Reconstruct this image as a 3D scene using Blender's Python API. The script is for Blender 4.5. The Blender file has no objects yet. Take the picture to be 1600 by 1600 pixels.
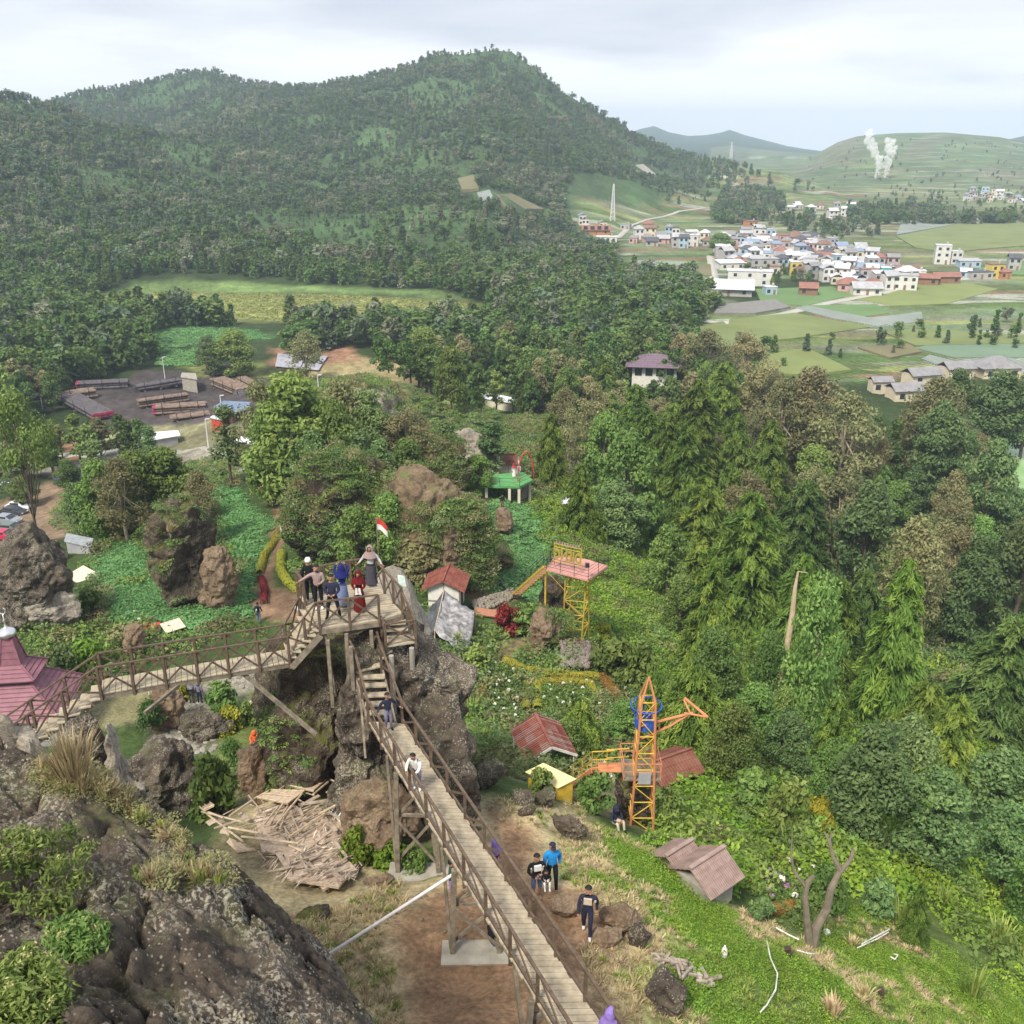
import bpy, math, random
import numpy as np
from mathutils import Vector, Matrix
R = math.radians
rnd = random.Random(7)
RS = np.random.RandomState(11)
sc = bpy.context.scene
COL = sc.collection
# ------------------------------------------------------------------ camera
CAMZ = 20.0; FPX = 1500.0; PITCH = math.atan(0.4); CP = math.cos(PITCH); SP = math.sin(PITCH)
cam_d = bpy.data.cameras.new('camera'); cam = bpy.data.objects.new('camera', cam_d); COL.objects.link(cam)
cam.location = (0, 0, CAMZ); cam.rotation_euler = (math.pi/2 - PITCH, 0, 0)
cam_d.sensor_width = 36; cam_d.sensor_fit = 'HORIZONTAL'; cam_d.lens = 36*FPX/1600
cam_d.clip_start = 0.1; cam_d.clip_end = 30000
sc.camera = cam
# ------------------------------------------------------------------ sky, sun, exposure
SUN_EL, SUN_AZ = R(52), R(-150)      # azimuth from +Y towards +X
w = bpy.data.worlds.new("World"); sc.world = w; w.use_nodes = True
nt = w.node_tree; nt.nodes.clear()
def N(t, tree, **k):
    n = tree.nodes.new(t)
    for a, b in k.items(): setattr(n, a, b)
    return n
out = N('ShaderNodeOutputWorld', nt); bg = N('ShaderNodeBackground', nt); bg.inputs[1].default_value = 0.074
sky = N('ShaderNodeTexSky', nt); sky.sky_type = 'NISHITA'; sky.sun_disc = False
sky.sun_elevation = SUN_EL; sky.sun_rotation = SUN_AZ; sky.altitude = 2000; sky.dust_density = 2
tc = N('ShaderNodeTexCoord', nt)
sep = N('ShaderNodeSeparateXYZ', nt); nt.links.new(tc.outputs['Generated'], sep.inputs[0])
# project the direction on a cloud layer: (x,y)/(z+0.12)
addz = N('ShaderNodeMath', nt, operation='ADD'); addz.inputs[1].default_value = 0.13; nt.links.new(sep.outputs[2], addz.inputs[0])
mx = N('ShaderNodeMath', nt, operation='MAXIMUM'); mx.inputs[1].default_value = 0.03; nt.links.new(addz.outputs[0], mx.inputs[0])
dv = N('ShaderNodeVectorMath', nt, operation='DIVIDE')
cz = N('ShaderNodeCombineXYZ', nt)
for i in range(3): nt.links.new(mx.outputs[0], cz.inputs[i])
nt.links.new(tc.outputs['Generated'], dv.inputs[0]); nt.links.new(cz.outputs[0], dv.inputs[1])
n1 = N('ShaderNodeTexNoise', nt); n1.inputs['Scale'].default_value = 0.75; n1.inputs['Detail'].default_value = 7; n1.inputs['Roughness'].default_value = .5
n1.inputs['Distortion'].default_value = .35
nt.links.new(dv.outputs[0], n1.inputs['Vector'])
ramp = N('ShaderNodeValToRGB', nt); e = ramp.color_ramp.elements
e[0].position = .36; e[0].color = (6.3, 6.7, 7.7, 1); e[1].position = .66; e[1].color = (8.6, 8.9, 9.4, 1)
nt.links.new(n1.outputs['Fac'], ramp.inputs[0])
# bright strip of thin cloud low over the hills
band = N('ShaderNodeMapRange', nt); band.inputs['From Min'].default_value = 0.035; band.inputs['From Max'].default_value = 0.085
band.interpolation_type = 'SMOOTHSTEP'; band.inputs['To Min'].default_value = 1; band.inputs['To Max'].default_value = 0
n2 = N('ShaderNodeTexNoise', nt); n2.inputs['Scale'].default_value = 3.2; n2.inputs['Detail'].default_value = 5
mp = N('ShaderNodeMapping', nt); mp.inputs['Scale'].default_value = (1, 1, 5); nt.links.new(tc.outputs['Generated'], mp.inputs[0]); nt.links.new(mp.outputs[0], n2.inputs['Vector'])
ns = N('ShaderNodeMath', nt, operation='MULTIPLY_ADD'); ns.inputs[1].default_value = 0.16; nt.links.new(n2.outputs['Fac'], ns.inputs[0])
sb = N('ShaderNodeMath', nt, operation='SUBTRACT'); sb.inputs[1].default_value = 0.085; nt.links.new(sep.outputs[2], sb.inputs[0])
nt.links.new(sb.outputs[0], ns.inputs[2]); nt.links.new(ns.outputs[0], band.inputs['Value'])
mb_ = N('ShaderNodeMixRGB', nt); mb_.inputs['Color2'].default_value = (10.4, 10.6, 10.8, 1)
nt.links.new(band.outputs[0], mb_.inputs[0]); nt.links.new(ramp.outputs[0], mb_.inputs['Color1'])
mixs = N('ShaderNodeMixRGB', nt); mixs.inputs[0].default_value = .93
nt.links.new(sky.outputs[0], mixs.inputs['Color1']); nt.links.new(mb_.outputs[0], mixs.inputs['Color2'])
nt.links.new(mixs.outputs[0], bg.inputs[0]); nt.links.new(bg.outputs[0], out.inputs[0])
sd = bpy.data.lights.new('sun', 'SUN'); sd.energy = 3.6; sd.angle = R(14); sd.color = (1, .92, .78)
so = bpy.data.objects.new('sun', sd); COL.objects.link(so)
sdir = Vector((math.sin(SUN_AZ)*math.cos(SUN_EL), math.cos(SUN_AZ)*math.cos(SUN_EL), math.sin(SUN_EL)))
so.rotation_euler = sdir.to_track_quat('Z', 'Y').to_euler(); so.location = (0, 0, 80)
sc.view_settings.view_transform = 'Standard'; sc.view_settings.look = 'None'; sc.view_settings.exposure = 0.6; sc.view_settings.gamma = 1
sc.render.engine = 'CYCLES'; sc.cycles.max_bounces = 6; sc.cycles.diffuse_bounces = 3; sc.cycles.transmission_bounces = 4
sc.cycles.transparent_max_bounces = 8; sc.cycles.volume_bounces = 3; sc.cycles.use_denoising = True; sc.cycles.glossy_bounces = 2
# ------------------------------------------------------------------ helpers
def ray(px, py):
    u = (px-800)/FPX; v = (py-800)/FPX
    return np.array([u, CP - v*SP, -SP - v*CP])
def PZ(px, py, z):
    d = ray(px, py); t = (z-CAMZ)/d[2]; return np.array([0, 0, CAMZ]) + d*t
def PD(px, py, D): return np.array([0, 0, CAMZ]) + ray(px, py)*D
def proj(p):
    x, y, z = p[0], p[1], p[2]-CAMZ
    D = y*CP - z*SP; U = y*SP + z*CP
    D = max(D, .01)
    return 800 + FPX*x/D, 800 - FPX*U/D, D
def _hash(ix, iy, iz, seed):
    h = (ix.astype(np.int64)*374761393 + iy.astype(np.int64)*668265263 + iz.astype(np.int64)*2147483647 + seed*974634777) & 0xffffffff
    h = ((h ^ (h >> 13))*1274126177) & 0xffffffff
    return ((h ^ (h >> 16)) & 0xffff)/65535.0
def vnoise(p, seed=0):
    p = np.asarray(p, float); i = np.floor(p).astype(np.int64); f = p-i; f = f*f*(3-2*f)
    r = 0
    for dx in (0, 1):
        wx = f[:, 0] if dx else 1-f[:, 0]
        for dy in (0, 1):
            wy = f[:, 1] if dy else 1-f[:, 1]
            for dz in (0, 1):
                wz = f[:, 2] if dz else 1-f[:, 2]
                r = r + wx*wy*wz*_hash(i[:, 0]+dx, i[:, 1]+dy, i[:, 2]+dz, seed)
    return r*2-1
def fbm(p, octv=4, seed=0, gain=.5, lac=2.03):
    a = 1; s = 0; p = np.asarray(p, float).copy()
    for k in range(octv):
        s = s + a*vnoise(p, seed+k*17); a *= gain; p = p*lac + 13.7
    return s
def fbm2(x, y, scale, octv=4, seed=0, gain=.5):
    x = np.asarray(x, float).ravel(); y = np.asarray(y, float).ravel()
    return fbm(np.stack([x/scale, y/scale, np.zeros_like(x)+.37], 1), octv, seed, gain)
def inpoly(x, y, poly):
    poly = np.asarray(poly); n = len(poly); inside = np.zeros(x.shape, bool); j = n-1
    for i in range(n):
        xi, yi = poly[i][0], poly[i][1]; xj, yj = poly[j][0], poly[j][1]
        c = ((yi > y) != (yj > y)) & (x < (xj-xi)*(y-yi)/((yj-yi) + 1e-12) + xi)
        inside ^= c; j = i
    return inside
def polydist(x, y, poly, closed=True):
    poly = np.asarray(poly, float); n = len(poly); d = np.full(x.shape, 1e9)
    for i in range(n if closed else n-1):
        a = poly[i][:2]; b = poly[(i+1) % n][:2]; ab = b-a; L = (ab**2).sum()+1e-9
        t = np.clip(((x-a[0])*ab[0] + (y-a[1])*ab[1])/L, 0, 1)
        d = np.minimum(d, np.hypot(x-a[0]-t*ab[0], y-a[1]-t*ab[1]))
    return d
def softpoly(x, y, poly, soft):     # 1 inside, 0 outside, soft edge in metres
    d = polydist(x, y, poly); ins = inpoly(x, y, poly)
    return np.clip(.5 + np.where(ins, d, -d)/(2*soft), 0, 1)
def smooth(t): t = np.clip(t, 0, 1); return t*t*(3-2*t)

# ------------------------------------------------------------------ mesh building
class MB:
    def __init__(s): s.v = []; s.f = []; s.m = []
    def add(s, vs, fs, m=0):
        o = len(s.v); s.v.extend([tuple(map(float, v)) for v in vs]); s.f.extend([tuple(i+o for i in f) for f in fs]); s.m.extend([m]*len(fs)); return s
    def box(s, c, size, rz=0, m=0, rot=None):
        M = rot if rot is not None else Matrix.Rotation(rz, 3, 'Z'); c = Vector(c)
        vs = [c + M @ Vector((sx*size[0]/2, sy*size[1]/2, sz*size[2]/2)) for sz in (-1, 1) for sy in (-1, 1) for sx in (-1, 1)]
        return s.add(vs, [(0, 2, 3, 1), (4, 5, 7, 6), (0, 1, 5, 4), (2, 6, 7, 3), (0, 4, 6, 2), (1, 3, 7, 5)], m)
    def frame(s, a, b):
        a = Vector(a); b = Vector(b); d = (b-a); L = d.length or 1e-6; d.normalize()
        up = Vector((0, 0, 1)) if abs(d.z) < .95 else Vector((0, 1, 0))
        x = d.cross(up).normalized(); y = x.cross(d).normalized()
        return a, b, d, x, y, L
    def beam(s, a, b, w_, h_, m=0):
        a, b, d, x, y, L = s.frame(a, b)
        vs = [p + x*sx*w_/2 + y*sy*h_/2 for p in (a, b) for sx, sy in ((-1, -1), (1, -1), (1, 1), (-1, 1))]
        return s.add(vs, [(3, 2, 1, 0), (4, 5, 6, 7), (0, 1, 5, 4), (1, 2, 6, 5), (2, 3, 7, 6), (3, 0, 4, 7)], m)
    def tube(s, pts, rad, n=6, m=0, cap=True):
        pts = [Vector(p) for p in pts]; k = len(pts)
        if not hasattr(rad, '__len__'): rad = [rad]*k
        o = []
        px_ = None
        for i, p in enumerate(pts):
            d = (pts[min(i+1, k-1)] - pts[max(i-1, 0)]).normalized()
            if px_ is None:
                up = Vector((0, 0, 1)) if abs(d.z) < .9 else Vector((0, 1, 0)); x = d.cross(up).normalized()
            else:
                x = (px_ - d*px_.dot(d)).normalized()
            px_ = x; y = d.cross(x)
            for j in range(n):
                a = 2*math.pi*j/n; o.append(p + (x*math.cos(a) + y*math.sin(a))*rad[i])
        fs = [(i*n+j, i*n+(j+1) % n, (i+1)*n+(j+1) % n, (i+1)*n+j) for i in range(k-1) for j in range(n)]
        if cap: fs += [tuple(reversed(range(n))), tuple((k-1)*n + j for j in range(n))]
        return s.add(o, fs, m)
    def lathe(s, c, prof, n=12, m=0):      # prof: (r,z)
        vs = []; c = Vector(c)
        for r, z in prof:
            for j in range(n):
                a = 2*math.pi*j/n; vs.append(c + Vector((r*math.cos(a), r*math.sin(a), z)))
        k = len(prof)
        fs = [(i*n+j, i*n+(j+1) % n, (i+1)*n+(j+1) % n, (i+1)*n+j) for i in range(k-1) for j in range(n)]
        fs += [tuple(reversed(range(n))), tuple((k-1)*n+j for j in range(n))]
        return s.add(vs, fs, m)
    def prism(s, poly, z0, z1, m=0):
        n = len(poly); vs = [(p[0], p[1], z0) for p in poly] + [(p[0], p[1], z1) for p in poly]
        A = sum(poly[i][0]*poly[(i+1) % n][1] - poly[(i+1) % n][0]*poly[i][1] for i in range(n))
        fs = [tuple(reversed(range(n))), tuple(range(n, 2*n))] + [(i, (i+1) % n, n+(i+1) % n, n+i) for i in range(n)]
        if A < 0: fs = [tuple(reversed(f)) for f in fs]
        return s.add(vs, fs, m)
    def slab(s, pts, th, m=0):             # thick polygon in any plane
        pts = [Vector(p) for p in pts]; nrm = (pts[1]-pts[0]).cross(pts[2]-pts[0]).normalized()
        if nrm.z < 0: nrm = -nrm; pts.reverse()
        n = len(pts); vs = [p - nrm*th for p in pts] + pts
        return s.add(vs, [tuple(reversed(range(n))), tuple(range(n, 2*n))] + [(i, (i+1) % n, n+(i+1) % n, n+i) for i in range(n)], m)
    def xf(s, M):
        s.v = [tuple(M @ Vector(v)) for v in s.v]; return s
    def build(s, name, mats, parent=None, smooth_=False, loc=None, local=False):
        me = bpy.data.meshes.new(name); v = np.array(s.v, float).reshape(-1, 3)
        if parent is not None and not local: v = v - np.array(parent['_o'])
        elif loc is not None: v = v - np.array(loc)
        me.from_pydata(v.tolist(), [], s.f)
        mats = mats if isinstance(mats, (list, tuple)) else [mats]
        for m_ in mats: me.materials.append(m_)
        if len(mats) > 1: me.polygons.foreach_set('material_index', s.m)
        if smooth_: me.polygons.foreach_set('use_smooth', [True]*len(s.f))
        me.update()
        o = bpy.data.objects.new(name, me); COL.objects.link(o)
        if parent is not None: o.parent = parent
        elif loc is not None: o.location = loc
        return o
def tag(o, label=None, cat=None, group=None, kind=None):
    if label: o['label'] = label
    if cat: o['category'] = cat
    if group: o['group'] = group
    if kind: o['kind'] = kind
    return o
THINGS = []
def empty(name, loc, label, cat, group=None, desc=None):
    o = bpy.data.objects.new(name, None); COL.objects.link(o); o.location = [float(a) for a in loc]
    o['_o'] = [float(a) for a in loc]; o.empty_display_size = .2
    tag(o, label, cat, group); THINGS.append(o); return o
def npmesh(name, v, f, mats, smooth_=False, attrs=None, midx=None):
    """numpy verts + (n,3|4) faces -> mesh, fast"""
    me = bpy.data.meshes.new(name); v = np.ascontiguousarray(v, np.float32); f = np.ascontiguousarray(f, np.int32); k = f.shape[1]
    me.vertices.add(len(v)); me.vertices.foreach_set('co', v.ravel())
    me.loops.add(f.size); me.loops.foreach_set('vertex_index', f.ravel())
    me.polygons.add(len(f)); me.polygons.foreach_set('loop_start', np.arange(0, f.size, k, dtype=np.int32))
    me.polygons.foreach_set('loop_total', np.full(len(f), k, np.int32))
    if smooth_: me.polygons.foreach_set('use_smooth', np.ones(len(f), bool))
    for m_ in (mats if isinstance(mats, (list, tuple)) else [mats]): me.materials.append(m_)
    if midx is not None: me.polygons.foreach_set('material_index', np.ascontiguousarray(midx, np.int32))
    for nm, arr in (attrs or {}).items():
        if arr.ndim == 1:
            a = me.attributes.new(nm, 'FLOAT', 'POINT'); a.data.foreach_set('value', arr.astype(np.float32))
        else:
            a = me.attributes.new(nm, 'FLOAT_COLOR', 'POINT'); c4 = np.ones((len(arr), 4), np.float32); c4[:, :3] = arr; a.data.foreach_set('color', c4.ravel())
    me.update(); me.validate(); return me
def linkmesh(name, me, parent=None, loc=None):
    o = bpy.data.objects.new(name, me); COL.objects.link(o)
    if parent is not None: o.parent = parent
    if loc is not None: o.location = [float(a) for a in loc]
    return o
# ------------------------------------------------------------------ materials
MATS = {}
def mat(name, col, rough=.8, var=.12, scale=3.0, metal=0, spec=.3, bump=0, col2=None, objrand=0, detail=4, world=False):
    if name in MATS: return MATS[name]
    m = bpy.data.materials.new(name); m.use_nodes = True; t = m.node_tree; b = t.nodes['Principled BSDF']
    b.inputs['Roughness'].default_value = rough; b.inputs['Metallic'].default_value = metal; b.inputs['Specular IOR Level'].default_value = spec
    tcn = N('ShaderNodeTexCoord', t); g = N('ShaderNodeNewGeometry', t)
    nz = N('ShaderNodeTexNoise', t); nz.inputs['Scale'].default_value = scale; nz.inputs['Detail'].default_value = detail; nz.inputs['Roughness'].default_value = .6
    t.links.new(g.outputs['Position'] if world else tcn.outputs['Object'], nz.inputs['Vector'])
    rp = N('ShaderNodeValToRGB', t); e = rp.color_ramp.elements
    c2 = col2 or tuple(min(1, c*(1+var*1.3)) for c in col); c1 = tuple(c*(1-var*1.3) for c in col) if not col2 else col
    e[0].position = .32; e[0].color = (*c1, 1); e[1].position = .68; e[1].color = (*c2, 1)
    t.links.new(nz.outputs['Fac'], rp.inputs[0]); last = rp.outputs[0]
    if objrand:
        oi = N('ShaderNodeObjectInfo', t); h = N('ShaderNodeHueSaturation', t)
        mr = N('ShaderNodeMapRange', t); mr.inputs['To Min'].default_value = 1-objrand; mr.inputs['To Max'].default_value = 1+objrand
        t.links.new(oi.outputs['Random'], mr.inputs['Value']); t.links.new(mr.outputs[0], h.inputs['Value']); t.links.new(last, h.inputs['Color']); last = h.outputs[0]
    t.links.new(last, b.inputs['Base Color'])
    if bump:
        bp = N('ShaderNodeBump', t); bp.inputs['Strength'].default_value = bump; bp.inputs['Distance'].default_value = .05
        t.links.new(nz.outputs['Fac'], bp.inputs['Height']); t.links.new(bp.outputs[0], b.inputs['Normal'])
    MATS[name] = m; return m
# ------------------------------------------------------------------ terrain height field
PL = -42.0
CTRL = [ # photo x, y and the height of the ground there
(850,1390,-1.3),(917,1462,-.7),(640,1395,-1.9),(735,1530,-.7),(700,1590,.1),(600,1450,-1.0),(560,1560,0),(900,1600,.2),
(780,1300,-2.6),(760,1245,-3.4),(850,1245,-4.2),(930,1290,-4.3),(1000,1440,-1.6),(1100,1560,-1.6),(1250,1590,-3),(1400,1590,-6),(1600,1590,-11),
(1000,1300,-6.6),(1060,1350,-5.6),(1110,1400,-5.8),(1180,1430,-6.6),(1290,1480,-7),(1330,1400,-9.5),(1200,1350,-9.5),(1250,1320,-11),
(1440,1480,-10),(1500,1380,-15),(1600,1500,-14.5),(1400,1250,-21),(1500,1150,-28),(1600,1300,-24),(1300,1150,-23),(1150,1150,-19),(1050,1220,-13.5),
(870,1100,-17.5),(760,1000,-17.5),(900,1005,-18),(850,1175,-14),(890,1215,-11),(960,1130,-16.5),(700,960,-17.5),(740,860,-18.8),(800,960,-18.5),(750,1150,-15),
(1000,1050,-20.5),(1100,1000,-26),(1000,900,-25),(900,850,-22),(800,785,-20.5),(1050,800,-35),(1150,1010,-31),(1150,900,-37),(1300,1000,-37),
(1500,900,-42),(1590,740,-42),(1300,750,-42),(1450,1050,-36),(1600,1100,-36),(1700,1300,-30),(1800,1600,-20),
(700,700,-17),(600,680,-15),(500,700,-22),(620,600,-24),(605,580,-27),(520,570,-34),(470,600,-38),(700,640,-36),(780,640,-40),(860,680,-33),(850,730,-25),
(560,860,-16),(640,820,-15),(560,950,-15),
(400,900,-16.5),(430,780,-19),(430,720,-26),(300,930,-16),(200,940,-15.5),(100,1000,-14),(300,1100,-14.2),(270,1150,-13.8),(400,1130,-13),(380,1190,-11.5),
(340,1280,-5.5),(450,1300,-3.2),(440,1380,-2.2),(550,1330,-2.8),(500,1230,-4),(200,800,-25),(60,850,-33),(20,790,-38),(100,720,-41),(0,700,-42),(300,700,-38),
(50,1000,-13.5),(0,1100,-13.5),(-200,1100,-14),(-200,900,-25),(-100,700,-42),(-400,1000,-30),(150,620,-42),(350,620,-42)]
cp = [PZ(a, b, z) for a, b, z in CTRL]
for x, y, z in ((-3, 8, 4), (3, 8, 1.5), (9, 8, -3), (-12, 6, 8), (-14, 16, 3), (-16, 24, -4), (0, 3, 6), (18, 8, -12), (-20, 5, 6), (-11, 22, -1), (30, 10, -24), (-30, 12, -8)):
    cp.append(np.array([x, y, z], float))
for k in range(-70, 71, 10):
    for rr in (250, 330): cp.append(np.array([rr*math.sin(R(k)), rr*math.cos(R(k)), PL]))
cp = np.array(cp)
def _phi(r): return np.sqrt(r*r + 4.0)
_A = _phi(np.hypot(cp[:, None, 0]-cp[None, :, 0], cp[:, None, 1]-cp[None, :, 1]))
_n = len(cp); _M = np.zeros((_n+1, _n+1)); _M[:_n, :_n] = _A + np.eye(_n)*-.05; _M[_n, :_n] = 1; _M[:_n, _n] = 1
_W = np.linalg.solve(_M, np.append(cp[:, 2], 0))
def near_h(x, y):
    o = np.full(x.shape, _W[-1])
    for i in range(_n): o += _W[i]*_phi(np.hypot(x-cp[i, 0], y-cp[i, 1]))
    return o
def az_el(px, py):
    d = ray(px, py); return math.atan2(d[0], d[1]), d[2]/math.hypot(d[0], d[1])
class Hill:
    def __init__(s, sky_pts, ridge, foot, drop=.3, off=0, rough=0, seed=0, shape=1.0):
        a = [az_el(px, py+off) for px, py in sky_pts]; s.az = np.array([q[0] for q in a]); s.el = np.array([q[1] for q in a])
        f = lambda lst: (np.array([az_el(px, 300)[0] for px, _ in lst]), np.array([v for _, v in lst]))
        s.rg = f(ridge); s.ft = f(foot); s.drop = drop; s.rough = rough; s.seed = seed; s.shape = shape
    def h(s, x, y, r, az):
        rg = np.interp(az, *s.rg); ft = np.interp(az, *s.ft)
        H = CAMZ + rg*np.interp(az, s.az, s.el)
        t = (r-ft)/(rg-ft); up = np.clip(t, 0, 1)**s.shape
        up = up*(1-.12*np.sin(np.clip(t, 0, 1)*math.pi))
        z = PL + (H-PL)*up
        z = np.where(r > rg, H-(r-rg)*s.drop, z)
        if s.rough:
            n_ = fbm2(x, y, 160, 4, s.seed); env = np.clip(t*3, 0, 1)*(1-.85*np.exp(-((t-1)/.12)**2))
            z = z + s.rough*n_*env
        return np.where(t < 0, -1e4, z)
HILLS = [
 Hill([(-900,20),(-300,60),(0,140),(75,155),(150,186),(230,200),(350,225),(500,262),(700,330),(820,400),(900,470)], [(-900,900),(0,860),(500,760),(900,560)], [(-900,420),(0,430),(300,430),(800,420),(900,400)], off=9, rough=13, seed=3),
 Hill([(-900,150),(0,190),(60,160),(110,142),(180,128),(250,116),(290,106),(322,100),(350,108),(380,122),(450,132),(560,136),(700,170),(900,300)], [(-900,1400),(900,1350)], [(-900,800),(900,800)], off=7, rough=10, seed=5),
 Hill([(200,200),(350,140),(400,132),(450,131),(500,130),(570,117),(600,110),(640,99),(670,82),(700,78),(730,79),(770,71),(800,77),(830,97),(870,131),(900,150),(960,186),(1010,216),(1060,232),(1100,243),(1150,252),(1230,266),(1300,285),(1400,330),(1500,420)],
      [(200,1200),(700,1120),(900,1080),(1100,1150),(1300,1200),(1500,1250)], [(200,470),(500,450),(760,440),(850,560),(960,640),(1040,740),(1200,820),(1500,1100)], off=6, rough=15, seed=9, shape=1.0),
 Hill([(700,300),(930,230),(975,210),(1000,201),(1022,196),(1045,206),(1075,212),(1100,211),(1125,207),(1140,202),(1165,211),(1200,220),(1230,228),(1260,233),(1300,238),(1400,250),(1700,300)], [(700,4200),(1700,4200)], [(700,2500),(1700,2500)], rough=0, seed=2),
 Hill([(1150,330),(1210,285),(1240,262),(1280,238),(1310,222),(1340,213),(1400,208),(1480,207),(1560,214),(1600,222),(1700,232),(2000,280)], [(1150,2100),(2000,2100)], [(1150,1450),(1300,1300),(2000,1250)], off=0, rough=5, seed=12),
 Hill([(1350,300),(1500,240),(1560,221),(1600,212),(1700,190),(2000,150)], [(1350,3600),(2000,3600)], [(1350,2600),(2000,2600)], off=0, rough=0, seed=22),
]
def terr(x, y):
    x = np.asarray(x, float); y = np.asarray(y, float); shp = x.shape; x = x.ravel(); y = y.ravel()
    r = np.hypot(x, y); az = np.arctan2(x, y)
    zf = PL - np.maximum(0, r-2300)*.14
    for H in HILLS: zf = np.maximum(zf, H.h(x, y, r, az))
    t = smooth((r-240)/70); z = zf.copy(); m = t < 1
    if m.any():
        zn = near_h(x[m], y[m])
        zn = zn + .22*fbm2(x[m], y[m], 2.6, 4, 1)*np.clip(r[m]/15, .3, 1) + .06*fbm2(x[m], y[m], .5, 3, 77)
        zn = zn + .9*fbm2(x[m], y[m], 14, 3, 6)*smooth((r[m]-60)/50)
        z[m] = zn*(1-t[m]) + zf[m]*t[m]
    return z.reshape(shp)
def T(x, y): return float(terr(np.array([x]), np.array([y]))[0])
_ts = 5*1.025**np.arange(280)
def G(px, py):
    d = ray(px, py); ts = _ts
    for it in range(3):
        h = terr(d[0]*ts, d[1]*ts); Z = CAMZ + d[2]*ts; b = np.nonzero(Z < h)[0]
        if len(b) == 0: i = len(ts)-1; return np.array([d[0]*ts[i], d[1]*ts[i], h[i]])
        i = b[0]
        if i == 0: return np.array([d[0]*ts[0], d[1]*ts[0], h[0]])
        lo, hi = ts[i-1], ts[i]; ts = np.linspace(lo, hi, 9)
    x, y = d[0]*(lo+hi)/2, d[1]*(lo+hi)/2; return np.array([x, y, T(x, y)])
def GP(pts): return [G(a, b) for a, b in pts]
# ------------------------------------------------------------------ ground sheet, coloured by what covers it
def groundmat():
    m = bpy.data.materials.new('ground_cover'); m.use_nodes = True; t = m.node_tree; L = t.links; b = t.nodes['Principled BSDF']
    b.inputs['Roughness'].default_value = .95; b.inputs['Specular IOR Level'].default_value = .12
    g = N('ShaderNodeNewGeometry', t); a = N('ShaderNodeAttribute', t); a.attribute_name = 'cov'; f = N('ShaderNodeAttribute', t); f.attribute_name = 'farm'
    def noise(s, d=5, rg=.6):
        n = N('ShaderNodeTexNoise', t); n.inputs['Scale'].default_value = s; n.inputs['Detail'].default_value = d; n.inputs['Roughness'].default_value = rg
        L.new(g.outputs['Position'], n.inputs['Vector']); return n
    # farm parcels
    mp = N('ShaderNodeMapping', t); mp.inputs['Rotation'].default_value = (0, 0, R(-24)); mp.inputs['Scale'].default_value = (1/48, 1/9, 0.0)
    L.new(g.outputs['Position'], mp.inputs[0])
    vo = N('ShaderNodeTexVoronoi', t); vo.distance = 'CHEBYCHEV'; vo.inputs['Scale'].default_value = 1; vo.inputs['Randomness'].default_value = .75
    L.new(mp.outputs[0], vo.inputs['Vector'])
    sx = N('ShaderNodeSeparateXYZ', t); L.new(vo.outputs['Color'], sx.inputs[0])
    rp = N('ShaderNodeValToRGB', t); rp.color_ramp.interpolation = 'CONSTANT'; e = rp.color_ramp.elements
    cols = [(.08,.13,.04), (.14,.18,.065), (.12,.17,.09), (.20,.22,.08), (.15,.17,.11), (.11,.145,.055), (.16,.16,.09), (.27,.28,.23), (.13,.18,.075), (.18,.13,.08), (.15,.185,.075)]
    e[0].position = 0; e[0].color = (*cols[0], 1); e[1].position = 1/len(cols); e[1].color = (*cols[1], 1)
    for i in range(2, len(cols)):
        q = e.new(i/len(cols)); q.color = (*cols[i], 1)
    L.new(sx.outputs[0], rp.inputs[0])
    wv = N('ShaderNodeTexWave', t); wv.inputs['Scale'].default_value = .22; wv.bands_direction = 'Y'; wv.inputs['Distortion'].default_value = .6
    mp2 = N('ShaderNodeMapping', t); mp2.inputs['Rotation'].default_value = (0, 0, R(-24)); L.new(g.outputs['Position'], mp2.inputs[0]); L.new(mp2.outputs[0], wv.inputs['Vector'])
    rw = N('ShaderNodeMapRange', t); rw.inputs['To Min'].default_value = .62; rw.inputs['To Max'].default_value = 1.3; L.new(wv.outputs['Fac'], rw.inputs['Value'])
    mu = N('ShaderNodeMixRGB', t, blend_type='MULTIPLY'); mu.inputs[0].default_value = 1; L.new(rp.outputs[0], mu.inputs[1]); L.new(rw.outputs[0], mu.inputs[2])
    mx_ = N('ShaderNodeMixRGB', t); L.new(f.outputs['Fac'], mx_.inputs[0]); L.new(a.outputs['Color'], mx_.inputs[1]); L.new(mu.outputs[0], mx_.inputs[2])
    # fine mottling at three sizes
    last = mx_.outputs[0]
    for s, lo, hi in ((.012, .75, 1.25), (.06, .68, 1.34), (.3, .8, 1.2), (.9, .7, 1.3), (7, .62, 1.38), (45, .72, 1.3)):
        n_ = noise(s); r_ = N('ShaderNodeMapRange', t); r_.inputs['From Min'].default_value = .3; r_.inputs['From Max'].default_value = .7
        r_.inputs['To Min'].default_value = lo; r_.inputs['To Max'].default_value = hi; L.new(n_.outputs['Fac'], r_.inputs['Value'])
        q = N('ShaderNodeMixRGB', t, blend_type='MULTIPLY'); q.inputs[0].default_value = 1; L.new(last, q.inputs[1]); L.new(r_.outputs[0], q.inputs[2]); last = q.outputs[0]
    L.new(last, b.inputs['Base Color'])
    bp = N('ShaderNodeBump', t); bp.inputs['Strength'].default_value = .5; bp.inputs['Distance'].default_value = .06; nn = noise(6, 8, .7)
    L.new(nn.outputs['Fac'], bp.inputs['Height']); L.new(bp.outputs[0], b.inputs['Normal'])
    return m
DIRT = (.265,.168,.10); DRY = (.44,.37,.22); GRASS = (.15,.22,.05); FOREST = (.032,.05,.018); STONE = (.27,.25,.20); MEADOW = (.27,.30,.10)
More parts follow.
